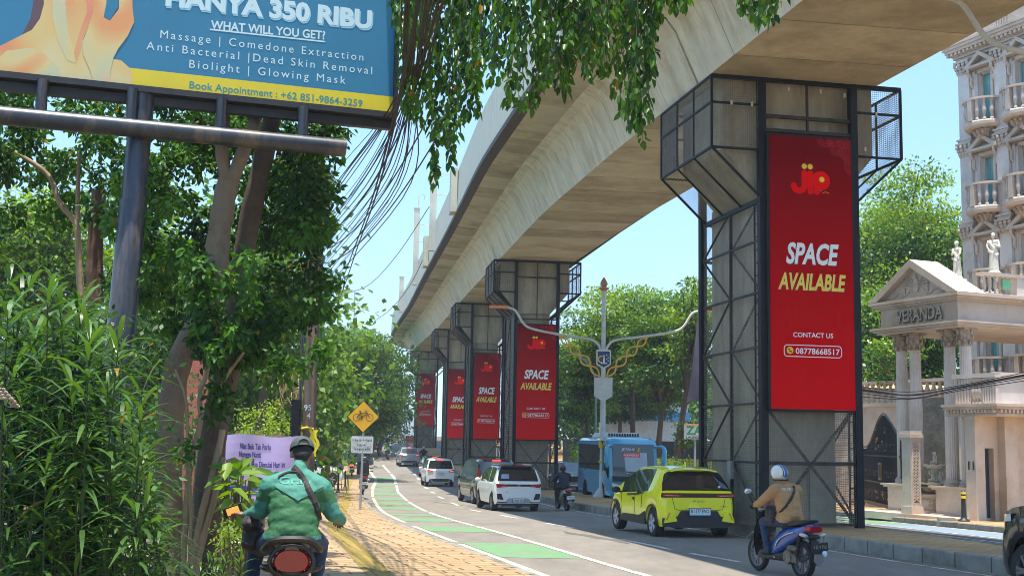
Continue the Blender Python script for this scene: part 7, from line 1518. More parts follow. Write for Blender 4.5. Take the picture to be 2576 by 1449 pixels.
wraptext('back_print', tr_, bvT, 'ISUZU', M('print_white', (.70, .68, .62), r=.7), -.02, 1.30, .035, .2, .01)
mb = MB().use(mTan); mb.tube([(.075*math.cos(a)-.01, -.105+.075*math.sin(a), 1.425+.01*math.sin(a)) for a in [i*.4189 for i in range(16)]], .018, 8); obj('collar', mb, parent=tr_, world=False, smooth=60)
# --- green jacket rider close to the camera on the pavement
def TWOTONE(name, ca, cb, mode):
    mt = M(name, ca, r=.72, var=.10, sc=7, bump=.55, bsc=11); n = mt.node_tree.nodes; l = mt.node_tree.links; b = n['Principled BSDF']
    src = b.inputs['Base Color'].links[0].from_socket; mul = src.node; tc = n.new('ShaderNodeTexCoord'); sp = n.new('ShaderNodeSeparateXYZ'); l.new(tc.outputs['Object'], sp.inputs[0])
    def ma(op, a, b_):
        q = n.new('ShaderNodeMath'); q.operation = op
        for i, v in enumerate((a, b_)):
            if isinstance(v, (int, float)): q.inputs[i].default_value = v
            elif v is not None: l.new(v, q.inputs[i])
        return q.outputs[0]
    x, z = sp.outputs[0], sp.outputs[2]
    if mode == 'yoke':
        e1 = ma('GREATER_THAN', z, ma('ADD', ma('MULTIPLY', ma('ABSOLUTE', ma('ADD', x, -.03), None), .55), 1.125)); lo = ma('MULTIPLY', ma('GREATER_THAN', ma('ABSOLUTE', x, None), .135), ma('LESS_THAN', z, .865)); f = ma('MAXIMUM', e1, lo)
    else: f = ma('SUBTRACT', 1, ma('MULTIPLY', ma('GREATER_THAN', z, 1.11), ma('LESS_THAN', z, 1.205)))
    mx = n.new('ShaderNodeMix'); mx.data_type = 'RGBA'; l.new(f, mx.inputs[0]); mx.inputs[6].default_value = (*ca, 1); mx.inputs[7].default_value = (*cb, 1); l.new(mx.outputs[2], mul.inputs[6]); return mt
CG, CT = (.035, .145, .058), (.05, .23, .175)
mArm = TWOTONE('jacket_sleeve', CG, CT, 'sleeve'); mTeal_ = M('jacket_teal', (.035, .235, .20), r=.7, var=.10, sc=8, bump=.5, bsc=12); mGrn = TWOTONE('jacket_green', CG, CT, 'yoke'); mCap = M('cap_grey', (.06, .085, .08), r=.8, var=.15, sc=20)
Yg = 9.35; hG = math.radians(9.5); fG = Vector((-math.sin(hG), math.cos(hG), 0)); pG_ = P(735, 1380, Yg)+fG*.55; pG_.z = zg(Yg)+.2
mc = scooter('motorcycle', 'black and red motorcycle with a large red tail light under the green jacket rider', 'motorcycle', pG_, hG, paint('paint_black_red', (.04, .012, .014), r=.25), 'B 4178 SNX', tail=M('tail_lamp_crimson', (.24, .004, .010), r=.12, var=.15, sc=30, spec=.8), mirrors=False, ts=(1.1, 1.7), sig=mBlk)
gr = thing('person', 'rider in a green and teal jacket and grey cap looking down at a phone', 'person', pG_, hG)
J = dict(hl=(-.10, -.34, .84), hr=(.10, -.34, .84), sl=(-.185, -.22, 1.215), sr=(.205, -.24, 1.205), neck=(.03, -.17, 1.37), head=(.045, -.10, 1.475), el=(-.255, -.17, 1.03), er=(.30, -.24, 1.02), wl=(-.37, .10, .985), wr=(.385, .02, .95), kl=(-.28, .12, .72), kr=(.22, .15, .76), al=(-.34, .02, .30), ar=(.18, .08, .36), tl=(-.37, .2, .26), tr=(.19, .25, .31))
bp_ = rider_prims(J, mGrn, mJean, mSkinD, mShoe, msl=mArm, msl2=mArm, big=1.16); hdR = Matrix.Rotation(.12, 3, 'Z') @ Matrix.Rotation(-.38, 3, 'X')
body = blob(bp_+headprims(J['head'], hdR, mSkinD, M('hair_black', (.012, .011, .010), r=.7), k=1.08), .0115, 'body', gr, 6, warp=.0052, rule=(mGrn, mJean, .835, .7))
bvG = backer(body)
strapline(gr, [(-.13, -.30, 1.30), (-.06, -.325, 1.335), (.03, -.335, 1.34)], .02, mStrap, 'collar_piping', bv=bvG); strapline(gr, [(-.03, -.2, 1.385), (.03, -.3, 1.33), (.10, -.3, 1.22), (.165, -.3, 1.08), (.20, -.28, .96)], .05, mStrap, bv=bvG, off=.012)
for s in (-1, 1): strapline(gr, [(.03+s*.19, -.3, 1.2295), (.03+s*.1, -.3, 1.18), (.03, -.3, 1.125)], .007, M('seam_dark', (.015, .05, .04), r=.8), 'seam', bv=bvG, off=.004)
wraptext('back_print', gr, bvG, 'Grab', M('print_pale_teal', (.09, .33, .28), r=.7), .0, 1.25, .055, .24, .012)
mb = MB().use(mCap); rows = []; hc = Vector(J['head']); 
for i in range(9):
    t_ = math.pi/2*(1-i/8*1.02); rows.append([hc+hdR @ Vector((.098*math.cos(t_)*math.cos(a), .118*math.cos(t_)*math.sin(a)-.01, .035+.106*math.sin(t_))) for a in [q*math.pi/12 for q in range(24)]])
mb.grid(rows, True); cp = obj('cap', mb, parent=gr, world=False, smooth=60)
mb = MB().use(mCap); rows = []
for i in range(5): rows.append([hc+hdR @ Vector((.094*math.sin(a)*(1-.06*i), .105*math.cos(a)+.018*i*max(0, math.cos(a))*1.2, .038-.004*i)) for a in [-1.25+.25*q for q in range(11)]])
mb.grid(rows); obj('brim', mb, parent=cp, world=False, smooth=60)
mb = MB().use(M('hair_black', (.012, .011, .010))); c = hc+hdR @ Vector((0, -.128, .052)); mb.add([c]+[hc+hdR @ Vector((.038*math.cos(a), -.129+.008*abs(math.cos(a)), .044+.032*math.sin(a))) for a in [q*math.pi/10 for q in range(11)]], [(0, i+1, i+2) for i in range(10)]); obj('strap_opening', mb, parent=cp, world=False)
mb = MB().use(mCap); mb.tube([hc+hdR @ Vector((.044*math.cos(a), -.130+.010*abs(math.cos(a)), .040+.038*math.sin(a))) for a in [q*math.pi/10 for q in range(11)]], .005, 5); obj('strap_edge', mb, parent=cp, world=False)
hl_ = Vector(J['wl'])
blob(hand_prims(hl_+Vector((-.01, .01, .0)), (-.75, .5, .12), -1, mSkinD, .85), .0055, 'hand', gr, 2); blob(hand_prims((.385, .03, .945), (-.2, 1, .02), 1, mSkinD, 1.0), .0055, 'hand', gr, 2)
ph = thing('mobile_phone', 'dark mobile phone with an orange screen held by the green jacket rider', 'phone', pG_, hG); mb = MB().use(mBlk); Rp = Matrix.Rotation(-.35, 3, 'Y') @ Matrix.Rotation(.35, 3, 'X'); pc = hl_+Vector((-.115, .075, .03)); mb.box(pc, (.15, .012, .078), R=Rp); obj('case', mb, parent=ph, world=False); mb = MB().use(M('phone_screen', (.75, .36, .08), r=.2, emit=.35, var=.4, sc=30)); mb.box(pc+Rp @ Vector((0, -.008, 0)), (.10, .003, .06), R=Rp); obj('screen', mb, parent=ph, world=False)
bg_ = thing('shoulder_bag', 'black shoulder bag hanging at the left of the green jacket rider', 'bag', pG_, hG); blob([(mStrap, 'ell', (-.31, .04, .84), (.085, .16, .13)), (mStrap, 'cap', (-.33, -.08, .93), (-.30, .14, .94), .07, .06), (mStrap, 'cap', (-.33, -.06, .78), (-.31, .14, .78), .07, .07)], .012, 'pouch', bg_, 2, warp=.014)
# --- riders further off
mNavy = M('jacket_navy', (.014, .022, .045), r=.8, var=.15, sc=8, bump=.4, bsc=12); mBlackC = M('cloth_black', (.02, .02, .024), r=.85, var=.15); mGrnF = M('jacket_green_far', (.02, .12, .055), r=.8); hB = paint('helmet_black', (.015, .015, .018)); hW = paint('helmet_white', (.72, .72, .68))
def riderpair(pxr, pyr, hdg, label_b, label_p, pnt, mj, mt, hm, vox=.022, group=None, h=0, **k):
    r_ = G(pxr, pyr, h); a = math.radians(hdg); f = Vector((-math.sin(a), math.cos(a), 0)); c = r_+f*.62; loc = (c.x, c.y, zg(c.y)+h+.003)
    b = scooter('scooter', label_b, 'scooter', loc, a, pnt, detail=False, **k); p = thing('person', label_p, 'person', loc, a)
    blob(rider_prims(RIDE, mj, mt, mSkin, mShoe, big=1.15)+headprims(RIDE['head'], Matrix.Identity(3), mSkin), vox, 'body', p, 3)
    for s in (-1, 1): blob(hand_prims((s*.335, .165, 1.06), (s*.05, 1, -.12), s, mSkin, 1.05, r=.01), .008, 'hand', p, 1)
    helmet(p, RIDE['head'], Matrix.Identity(3), [hm]); return b, p
riderpair(1426, 1284, 13, 'dark scooter with a white number plate between the white SUV and the lamp post', 'rider in a dark blue hooded jacket and black helmet', paint('paint_silver', (.44, .45, .47)), mNavy, mBlackC, hB, vox=.018)
riderpair(1066, 1170, 9, 'small scooter beside the silver minivan', 'distant rider in black with a pale helmet beside the silver minivan', pB, mBlackC, mBlackC, paint('helmet_grey', (.45, .42, .36)), lit=True)
riderpair(977, 1156, 11, 'scooter of the distant rider in green', 'distant rider in green clothes and green helmet left of the silver minivan', pB, mGrnF, mGrnF, paint('helmet_green', (.02, .16, .08)))
riderpair(956, 1148, 14, 'scooter farther along, left of the rider in green', 'farthest rider in grey on the left lane', pB, M('cloth_grey', (.10, .10, .12), r=.8), mBlackC, hB)
# parked motorcycles
pk = scooter('scooter', 'black parked motorcycle on the pavement behind the bicycle sign post', 'scooter', (*G(906, 1243, .2).xy, zg(52)+.203), math.radians(8), pB, group='parked motorcycles', lean=.12, detail=False); q = G(906, 1243, .2); pk.location = (q.x, q.y+.6, q.z)
bx = thing('delivery_bag', 'black bag strapped on the parked motorcycle behind the sign post', 'bag', (q.x+.06, q.y+.25, q.z+.86), math.radians(8)); mb = MB().use(mBlackC); mb.box((0, 0, .25), (.55, .5, .5), taper=.92); mb.ell((0, 0, .5), (.26, .24, .08), 12, 8); obj('pouch', mb, parent=bx, world=False, smooth=30)
for (x, y, a, lab, mt) in ((882, 1197, 6, 'parked motorcycle with a red tail light behind the bollards', pB), (945, 1137, -30, 'red parked motorcycle at the bend under the trees, lower one', paint('paint_red', (.5, .02, .02))), (938, 1126, -40, 'red parked motorcycle at the bend under the trees, upper one', paint('paint_red', (.5, .02, .02))), (955, 1128, 20, 'dark parked motorcycle next to the red ones at the bend', pB)):
    q = G(x, y, .2 if x == 882 else 0); scooter('scooter', lab, 'scooter', (q.x, q.y+.6, q.z+.003), math.radians(a), mt, group='parked motorcycles', detail=False, tail=mLampOn if x == 882 else None)
def stander(x, y, label, mj, mt, Yd=None, hdg=0, h=.2):
    q = G(x, y, h); a = math.radians(hdg); t = thing('person', label, 'person', q, a); J = dict(hl=(-.09, 0, .90), hr=(.09, 0, .90), sl=(-.19, 0, 1.40), sr=(.19, 0, 1.40), neck=(0, 0, 1.48), head=(0, .02, 1.60), el=(-.25, -.03, 1.14), er=(.25, -.03, 1.14), wl=(-.10, .2, 1.10), wr=(.10, .2, 1.12), kl=(-.10, .03, .50), kr=(.10, .02, .50), al=(-.11, -.01, .09), ar=(.11, -.02, .09), tl=(-.13, .12, .05), tr=(.13, .11, .05))
    blob(rider_prims(J, mj, mt, mSkin, mShoe, big=.95)+headprims(J['head'], Matrix.Identity(3), mSkin, M('hair_black', (.012, .011, .010))), .022, 'body', t, 3)
    for s in (-1, 1): blob(hand_prims((s*.09, .21, 1.11), (-s*.6, .6, 0), s, mSkin, .6, r=.01), .008, 'hand', t, 1)
    return t
stander(893, 1178, 'person in a black top and blue jeans standing behind the bicycle sign', mBlackC, M('jeans_light', (.08, .16, .26), r=.85), hdg=150)
# --- marble statues on the portico roof: draped standing figures
def statue(px, py, Y, h, label, hdg, flip=1):
    q = P(px, py, Y); t = thing('statue', label, 'statue', q, hdg); k = h/1.75; m = mMarb; S_ = lambda p: tuple(Vector(p)*k); pr = []
    c = lambda a, b, ra, rb: pr.append((m, 'cap', S_(a), S_(b), ra*k, rb*k)); e_ = lambda p, r: pr.append((m, 'ell', S_(p), tuple(np.array(r)*k)))
    c((0, 0, .12), (.0, 0, .85), .20, .15); c((-.09, .03, .1), (-.06, .05, .8), .12, .10); c((.10, .02, .1), (.05, .02, .85), .12, .11); e_((0, 0, .05), (.26, .22, .07))
    e_((0, 0, .95), (.17, .13, .16)); e_((.01, 0, 1.15), (.15, .11, .2)); e_((.0, .0, 1.32), (.18, .11, .12)); c((-.16, 0, 1.36), (.16, 0, 1.36), .07, .07); c((0, 0, 1.4), (0, .02, 1.52), .06, .05); e_((0, .03, 1.62), (.08, .095, .11)); e_((0, -.02, 1.65), (.09, .09, .09)); e_((0, .125, 1.6), (.015, .02, .025))
    for s in (-1, 1):
        el = (s*.25, .03, 1.12) if s*flip > 0 else (s*.24, .08, 1.14); wr = (s*.05, .20, 1.20) if s*flip > 0 else (s*.12, .20, .92)
        c((s*.19, 0, 1.36), el, .06, .048); c(el, wr, .046, .035)
        w = Vector(wr)
        for i in range(4): c(tuple(w+Vector((-.02+.014*i, .02, 0))), tuple(w+Vector((-.025+.014*i-.03*s, .05, -.03))), .012, .009)
        c(tuple(w), tuple(w+Vector((-.03*s, .03, .03))), .014, .01)
    for i in range(9): a = i*.7; c((.17*math.cos(a), .13*math.sin(a), .12), (.13*math.cos(a+.25), .10*math.sin(a+.25), .95), .035, .03)
    c((-.17, .06, .8), (.15, .1, 1.3), .055, .06); c((.17, .08, .95), (-.12, .12, .75), .06, .05)
    blob(pr, .016, 'figure', t, 1); mb = MB().use(mMarb); mb.box((0, 0, -.05*k), (.6*k, .55*k, .12*k)); obj('base', mb, parent=t, world=False); return t
statue(2409, 702, 41.2, 1.32, 'white marble statue playing a flute at the left end of the balustrade', math.radians(120), 1); statue(2501, 688, 40.2, 1.38, 'white marble statue of a draped woman in front of the hotel window', math.radians(150), -1)
for i, (x, z, r_, sc_) in enumerate(((-.12, 1.24, .3, .55), (.16, 1.22, 2.2, .55), (.02, 1.92, 1.2, .6))):
    ch = []; k = sc_; m = mMarb; b = Vector((x, -.15 if i < 2 else 0, z)); T = lambda p: tuple(b+Matrix.Rotation(r_, 3, 'Z') @ (Vector(p)*k))
    ch += [(m, 'ell', T((0, 0, .22)), (.16*k, .14*k, .2*k)), (m, 'ell', T((0, 0, .48)), (.15*k, .12*k, .16*k)), (m, 'ell', T((0, .02, .74)), (.13*k, .14*k, .14*k)), (m, 'cap', T((0, 0, .55)), T((0, 0, .7)), .06*k, .06*k)]
    for s in (-1, 1): ch += [(m, 'cap', T((s*.1, 0, .15)), T((s*.2, .25, .18)), .09*k, .07*k), (m, 'cap', T((s*.2, .25, .18)), T((s*.16, .3, -.05)), .06*k, .05*k), (m, 'cap', T((s*.15, 0, .52)), T((s*.3, .05, .62)), .055*k, .05*k), (m, 'cap', T((s*.3, .05, .62)), T((s*.25, .1, .85)), .045*k, .035*k)]
    o = blob(ch, .014, 'cherub', fo, 1)
# ------------------------------------------------------------------ street furniture and the odds and ends
mPole = M('lamp_white', (.62, .62, .58), r=.5, var=.08, stain=(.48, .44, .38), stsc=2); mOrn = M('ornament_gold', (.72, .42, .05), r=.5, var=.12); mOrg = M('lamp_orange', (.85, .24, .06), r=.5)
def lamp(x, y, label, zb, rz=0.):
    t = thing('street_lamp', label, 'street lamp', (x, y, zb), rz, 'double-armed street lamps'); I = lambda mb, n: obj(n, mb, parent=t, world=False, smooth=50); H = 9.6
    mb = MB().use(mPole); mb.lathe((0, 0, 0), [(.42, 0), (.42, .05), (.20, .35), (.14, .45), (.13, 1.2), (.115, 4), (.095, 6.8), (.085, 9.2)], 12); I(mb, 'pole')
    mb = MB().use(M('finial_copper', (.42, .20, .09), r=.5)); mb.lathe((0, 0, 9.2), [(.10, 0), (.24, .10), (.24, .14), (.11, .18), (.17, .32), (.15, .42), (.03, .62)], 12); I(mb, 'finial')
    for s in (-1, 1):
        mb = MB().use(mPole); mb.tube(smoothline([(s*.08, 0, 6.35), (s*.22, 0, 6.75), (s*.6, 0, 7.0), (s*1.7, 0, 7.15), (s*3.1, 0, 7.4), (s*3.6, 0, 7.65), (s*4.0, 0, 8.25), (s*4.4, 0, 8.38)], 5), .055, 8); a = I(mb, 'arm')
        mb = MB().use(mOrg); mb.box((s*4.75, 0, 8.40), (.85, .22, .12)); mb.use(mPole); mb.box((s*4.4, 0, 8.39), (.25, .14, .13)); obj('lamp_head', mb, parent=a, world=False)
        for ph in (0, math.pi):
            mb = MB().use(mOrn); pts = []
            for i in range(41):
                u = i/40; x = .10+1.9*u; z = 5.25+1.9*u**.9; w = .20*math.sin(u*math.pi*4+ph)*(1-abs(2*u-1)**4); pts.append((s*(x-w*.65), .04*math.cos(u*math.pi*4+ph), z+w*.65))
            mb.tube(pts, .04, 6); I(mb, 'braid_ornament')
    SH = [(-.34, .45), (.34, .45), (.34, -.25), (0, -.45), (-.34, -.25)]
    mb = MB().use(M('shield_white', (.70, .70, .62), r=.5)); mb.prism([(a*.95, b*.95) for a, b in SH], (0, -.17, 6.1), (1, 0, 0), (0, 0, 1), .06); p = I(mb, 'crest')
    mb = MB().use(M('crest_navy', (.02, .05, .14), r=.5)); mb.prism([(a*.8, b*.8) for a, b in SH], (0, -.178, 6.1), (1, 0, 0), (0, 0, 1), .005); mb.use(mInkY); arc_ring(mb, (-.1, 6.1), .14, .05, 1.2, 4.9, -.185, 10); mb.use(mInkW); mb.prism([(-.02, -.18), (.05, -.18), (.03, .2), (0, .2)], (0, -.187, 6.1), (1, 0, 0), (0, 0, 1), .003); mb.prism([(-.12, -.2), (.16, -.2), (.16, -.16), (-.12, -.16)], (0, -.187, 6.1), (1, 0, 0), (0, 0, 1), .003)
    for dx, dz in ((.14, .2), (.2, .08), (.13, .02), (.2, -.06)): disc(mb, (dx, 6.1+dz), .025, -.186, 8)
    obj('crest_emblem', mb, parent=p, world=False)
    mb = MB().use(M('shield_grey', (.60, .60, .54), r=.5)); mb.prism([(a*1.2, b*1.2) for a, b in SH], (0, -.17, 4.75), (1, 0, 0), (0, 0, 1), .08); I(mb, 'shield')
    mb = MB().use(mInkY); mb.box((0, -.0, 2.35), (.33, .33, .34)); q = I(mb, 'warning_band'); mb = MB().use(mInk); mb.prism([(-.1, .1), (.1, .1), (0, -.1)], (0, -.17, 2.38), (1, 0, 0), (0, 0, 1), .004); obj('warning_triangle', mb, parent=q, world=False)
    mb = MB().use(M('yellow_ribbon', (.80, .62, .02), r=.6)); mb.tube([(.17*math.cos(a), .17*math.sin(a), 1.55+.03*math.sin(2*a)) for a in [i*.52 for i in range(13)]], .035, 5); mb.grid([[Vector((.2+.08*i+.03*s, -.12, 1.55+.05*math.sin(i*2)-.04*i+.04*s)) for s in (-1, 1)] for i in range(5)]); I(mb, 'ribbon')
    return t
pl_ = G(1515, 1250, .24); lamp(pl_.x, pl_.y, 'double-armed white street lamp with gold braids between the two nearest piers', pl_.z)
ql = P(2370, -6, 21.5); lamp(ql.x+4.35, 21.5, 'street lamp at the right edge of which only one arm shows in the top corner', ql.z-8.36)
# slim lamp pole among the far trees, street-light arm on the left
t = thing('lamp_post', 'slim green-grey lamp post among the trees left of the street lamp', 'lamp post', (*P(1497, 1150, 66).xy, zg(66))); mb = MB().use(M('post_green', (.18, .27, .24), r=.6)); b = P(1497, 1150, 66); mb.tube(smoothline([(b.x, b.y, zg(66)), (b.x, b.y, zg(66)+5), (b.x-.1, b.y, zg(66)+6.4), (b.x-.8, b.y, zg(66)+7.3), (b.x-1.6, b.y, zg(66)+7.6)], 5), .06, 6); obj('pole', mb, parent=t)
t = thing('lamp_post', 'thin distant lamp post with an arm above the left trees', 'lamp post', (*P(893, 800, 130).xy, zg(130))); mb = MB().use(M('post_grey', (.42, .45, .47), r=.6)); b = P(893, 730, 130); mb.tube([(b.x, b.y, zg(130)), (b.x, b.y, b.z-.3), (b.x-.2, b.y, b.z), (b.x-1.8, b.y, b.z+.1)], .07, 5); obj('pole', mb, parent=t)
# bicycle warning sign
sp = G(906, 1281, .2); sg_ = thing('traffic_sign', 'yellow diamond bicycle sign above a white Hati-Hati Lajur Sepeda plate on a thin post', 'traffic sign', sp); I = lambda mb, n: obj(n, mb, parent=sg_)
mSY = M('sign_yellow', (.80, .43, .015), r=.45, var=.05, stain=(.70, .36, .03), stsc=3); mSW = M('sign_white', (.60, .64, .66), r=.45, var=.06, stain=(.42, .44, .44), stsc=4); mPG = M('post_galv', (.36, .38, .40), r=.5, m=.3, var=.15)
Ys = sp.y; S_ = F_PX/Ys; dc = P(914, 1048, Ys); wc = P(911, 1118, Ys); mb = MB().use(mPG); mb.tube([sp-Vector((0, 0, .1)), Vector((sp.x+.02, Ys+.05, dc.z+.2))], .035, 10); I(mb, 'post')
def dia(r, c=.02): return [(0, -r), (r, 0), (0, r), (-r, 0)]
R_ = 40.5/S_; mb = MB().use(mInk); mb.prism(dia(R_), dc, (1, 0, 0), (0, 0, 1), .02); I(mb, 'sign_border'); mb = MB().use(mSY); mb.prism(dia(R_*.95), dc-Vector((0, .004, 0)), (1, 0, 0), (0, 0, 1), .004); I(mb, 'sign_panel')
mb = MB().use(mInk); k = .2112/S_; o = dc-Vector((0, .010, 0)); BPx = lambda x, y: o+Vector(((x-708)*k, 0, (332-y)*k))
for cx_ in (630, 784): 
    c = BPx(cx_, 342); r = 44*k; rows = [[c+Vector((rr_*math.cos(a), 0, rr_*math.sin(a))) for rr_ in (r*.88, r)] for a in [i*.2618 for i in range(25)]]; mb.grid(rows)
for a, b in (((630, 342), (672, 290)), ((672, 290), (690, 345)), ((690, 345), (630, 342)), ((672, 290), (745, 290)), ((690, 345), (748, 300)), ((784, 342), (742, 265)), ((742, 265), (722, 255)), ((690, 345), (668, 268)), ((655, 268), (682, 268)), ((684, 375), (700, 320))): mb.bar(BPx(*a), BPx(*b), .014, .006, up=(0, 1, 0))
I(mb, 'bicycle_symbol')
wd, hg = 57/S_, 44/S_; mb = MB().use(mInk); mb.prism(rr(-wd/2, -hg/2, wd/2, hg/2, .03), wc, (1, 0, 0), (0, 0, 1), .02); I(mb, 'plate_border'); mb = MB().use(mSW); mb.prism(rr(-wd/2+.012, -hg/2+.012, wd/2-.012, hg/2-.012, .025), wc-Vector((0, .003, 0)), (1, 0, 0), (0, 0, 1), .004); I(mb, 'plate_panel')
mb = MB().use(M('ink_navy', (.03, .045, .09), r=.5, var=0))
for txt, zz, w_ in (('Hati-Hati', .10, 48), ('Lajur', -.035, 26), ('Sepeda', -.155, 41)): mb.text(txt, wc+Vector((0, -.008, zz)), (1, 0, 0), (0, 0, 1), .075, width=w_/S_, bold=.012, space=1.05)
I(mb, 'plate_lettering')
mb = MB().use(mInk); rs = np.random.default_rng(21)
for i in range(70):
    x, z = rs.uniform(-wd*.45, wd*.45), rs.uniform(-.19, .05)
    if abs(x) < .05 and z > 0: continue
    p = wc+Vector((x, -.0085, z)); a = rs.uniform(0, 6.28); mb.bar(p, p+Vector((.022*math.cos(a), 0, .022*math.sin(a))), .006, .001, up=(0, 1, 0))
for i in range(6): a, b = i*1.05, (i+1)*1.05; mb.bar(wc+Vector((.2+.045*math.cos(a), -.0085, -.06+.03*math.sin(a))), wc+Vector((.2+.045*math.cos(b), -.0085, -.06+.03*math.sin(b))), .006, .001, up=(0, 1, 0))
I(mb, 'graffiti')
# bollards
def bollard(px, py, label, h=.16, k=1., stripes=True):
    q = G(px, py, h); t = thing('bollard', label, 'bollard', q, 0, 'black bollards with yellow bands' if stripes else 'dark bollards on the left pavement'); mb = MB().use(mBlk); mb.lathe(q, [(.17*k, 0), (.17*k, .03), (.10*k, .08), (.07*k, .14), (.06*k, .72), (.07*k, .76), (.07*k, .86), (.03, .9)], 14); obj('post', mb, parent=t, smooth=40)
    if stripes:
        mb = MB().use(mInkY)
        for z in (.66, .78): mb.lathe(q, [(.068*k, z), (.072*k, z+.01), (.072*k, z+.06), (.068*k, z+.07)], 14)
        obj('yellow_band', mb, parent=t)
    return t
bollard(2425, 1311, 'black bollard with yellow bands in front of the portico columns'); bollard(2512, 1306, 'black bollard with yellow bands in front of the gatehouse door')
bollard(850, 1239, 'dark bollard left of the bicycle sign, nearer of the two', .2, .7, False); bollard(868, 1228, 'dark bollard left of the bicycle sign, farther of the two', .2, .7, False)
q = G(2380, 1322, .02); t = thing('broken_kerb_stone', 'broken brown kerb stone lying at the edge of the far pavement', 'stone', q); mb = MB().use(mKerb); mb.box(q+Vector((0, 0, .12)), (.5, .3, .24), taper=.85); mb.box(q+Vector((.42, .05, .09)), (.32, .26, .18), taper=.7); obj('stone', mb, parent=t)
# vendor's cart
cq = G(845, 1190, .2); t = thing('vendor_cart', 'street vendor cart with an orange board and corrugated base', 'cart', cq); s_ = F_PX/cq.y; w_ = 34/s_; mb = MB().use(M('corrugated', (.42, .43, .42), r=.5, m=.2))
for i in range(14): mb.box(cq+Vector((-w_*.5+w_*(i+.5)/14, 0, .42)), (w_/14*.6, .6, .75)); 
mb.box(cq+Vector((0, .04, .45)), (w_, .6, .7)); obj('base', mb, parent=t); mb = MB().use(M('board_orange', (.78, .36, .03), r=.5)); mb.box(cq+Vector((-.05, -.05, 1.15)), (w_*.9, .06, .65)); obj('board', mb, parent=t); mb = MB().use(M('board_red', (.65, .03, .02), r=.5)).text('SOTO', cq+Vector((-.05, -.085, 1.2)), (1, 0, 0), (0, 0, 1), .2, width=w_*.62, bold=.04); obj('board_lettering', mb, parent=t)
mb = MB().use(M('cart_roof', (.62, .60, .54), r=.6)); mb.box(cq+Vector((0, 0, 1.62)), (w_*1.15, .9, .06)); 
for sx in (-1, 1): mb.box(cq+Vector((sx*w_*.5, .3, .8)), (.05, .05, 1.6)); mb.box(cq+Vector((sx*w_*.5, -.1, 1.3)), (.04, .04, .7))
obj('canopy', mb, parent=t)
# beyond the far carriageway: boundary wall, buildings, fence, shop sign
t = thing('boundary_wall', 'dark boundary wall beyond the far road behind the trees', 'wall', (12, 86, zg(86))); mb = MB().use(M('wall_dark', (.055, .055, .06), r=.9, var=.3)); a, b = P(1420, 1100, 98), P(1800, 1100, 78); mb.bar(Vector((a.x, a.y, zg(90)+1.3)), Vector((b.x, b.y, zg(80)+1.3)), .3, 3.4); obj('wall', mb, parent=t)
t = thing('white_building', 'white building with a blue band seen through the trees above the bus', 'building', (*P(1630, 1060, 112).xy, zg(112))); q = P(1625, 1022, 112); mb = MB().use(M('render_white', (.70, .72, .74), r=.7)); mb.box((q.x, q.y+3, (q.z+1.2)/2), (7.6, 6, q.z+1.2)); obj('wall', mb, parent=t); mb = MB().use(M('band_blue', (.04, .22, .50), r=.5)); q2 = P(1625, 1047, 112); mb.box((q.x, q.y-.1, q2.z), (8, .3, .8)); obj('blue_band', mb, parent=t); mb = MB().use(M('roof_white', (.72, .74, .76), r=.6)); mb.box((q.x, q.y+3, q.z+1.4), (8.2, 6.6, .5)); obj('roof', mb, parent=t)
t = thing('yellow_fence', 'yellow-green picket fence right of the bus', 'fence', (*P(1715, 1150, 73).xy, zg(73))); mb = MB().use(M('fence_yellow', (.55, .55, .05), r=.5)); a, b = P(1650, 1150, 74), P(1790, 1150, 72); n_ = 40
for i in range(n_+1): p = a.lerp(b, i/n_); mb.box((p.x, p.y, zg(73)+1.0), (.05, .05, 1.9))
for z in (.35, 1.7): mb.bar(Vector((a.x, a.y, zg(73)+z)), Vector((b.x, b.y, zg(73)+z)), .06)
obj('pickets', mb, parent=t)
t = thing('shop_sign', 'white shop sign with a green letter Z beside the nearest pier', 'sign', (*P(1740, 1150, 64).xy, zg(64))); q = P(1748, 1086, 64); s_ = F_PX/64; mb = MB().use(M('sign_panel_white', (.72, .74, .70), r=.5)); mb.box(q, (54/s_, .2, 36/s_)); obj('panel', mb, parent=t); mb = MB().use(M('sign_orange', (.8, .36, .08), r=.5)); mb.box(q+Vector((0, -.09, 18.5/s_)), (54/s_, .24, 3/s_)); obj('border', mb, parent=t)
mb = MB().use(M('sign_green_ink', (.03, .42, .14), r=.5)).text('ZA', q+Vector((-.05, -.105, -.14)), (1, 0, 0), (0, 0, 1), .44, bold=.03); mb.use(mInk).text('LAUNDRY', q+Vector((0, -.105, -.34)), (1, 0, 0), (0, 0, 1), .13, width=.95, bold=.02); obj('lettering', mb, parent=t); mb = MB().use(mPG); mb.tube([(q.x, q.y, zg(64)), (q.x, q.y, q.z-.3)], .06, 8); obj('post', mb, parent=t)
# grey gates / railings at the far left of the pier row and the red stop-hand board
t = thing('steel_railing', 'tall pale steel railing behind the trees at the bend', 'fence', (*P(1025, 1090, 158).xy, zg(158))); mb = MB().use(M('railing_pale', (.45, .50, .54), r=.5)); a, b = P(985, 1090, 160), P(1046, 1090, 156)
for i in range(31): p = a.lerp(b, i/30); mb.box((p.x, p.y, zg(158)+2.4), (.05, .05, 4.8))
for z in (.4, 2.4, 4.6): mb.bar(Vector((a.x, a.y, zg(158)+z)), Vector((b.x, b.y, zg(158)+z)), .08)
obj('bars', mb, parent=t); mb = MB().use(M('board_red_pale', (.62, .14, .10), r=.5)); q = P(1032, 1105, 155); mb.box(q, (1.1, .1, .9)); obj('warning_board', mb, parent=t)
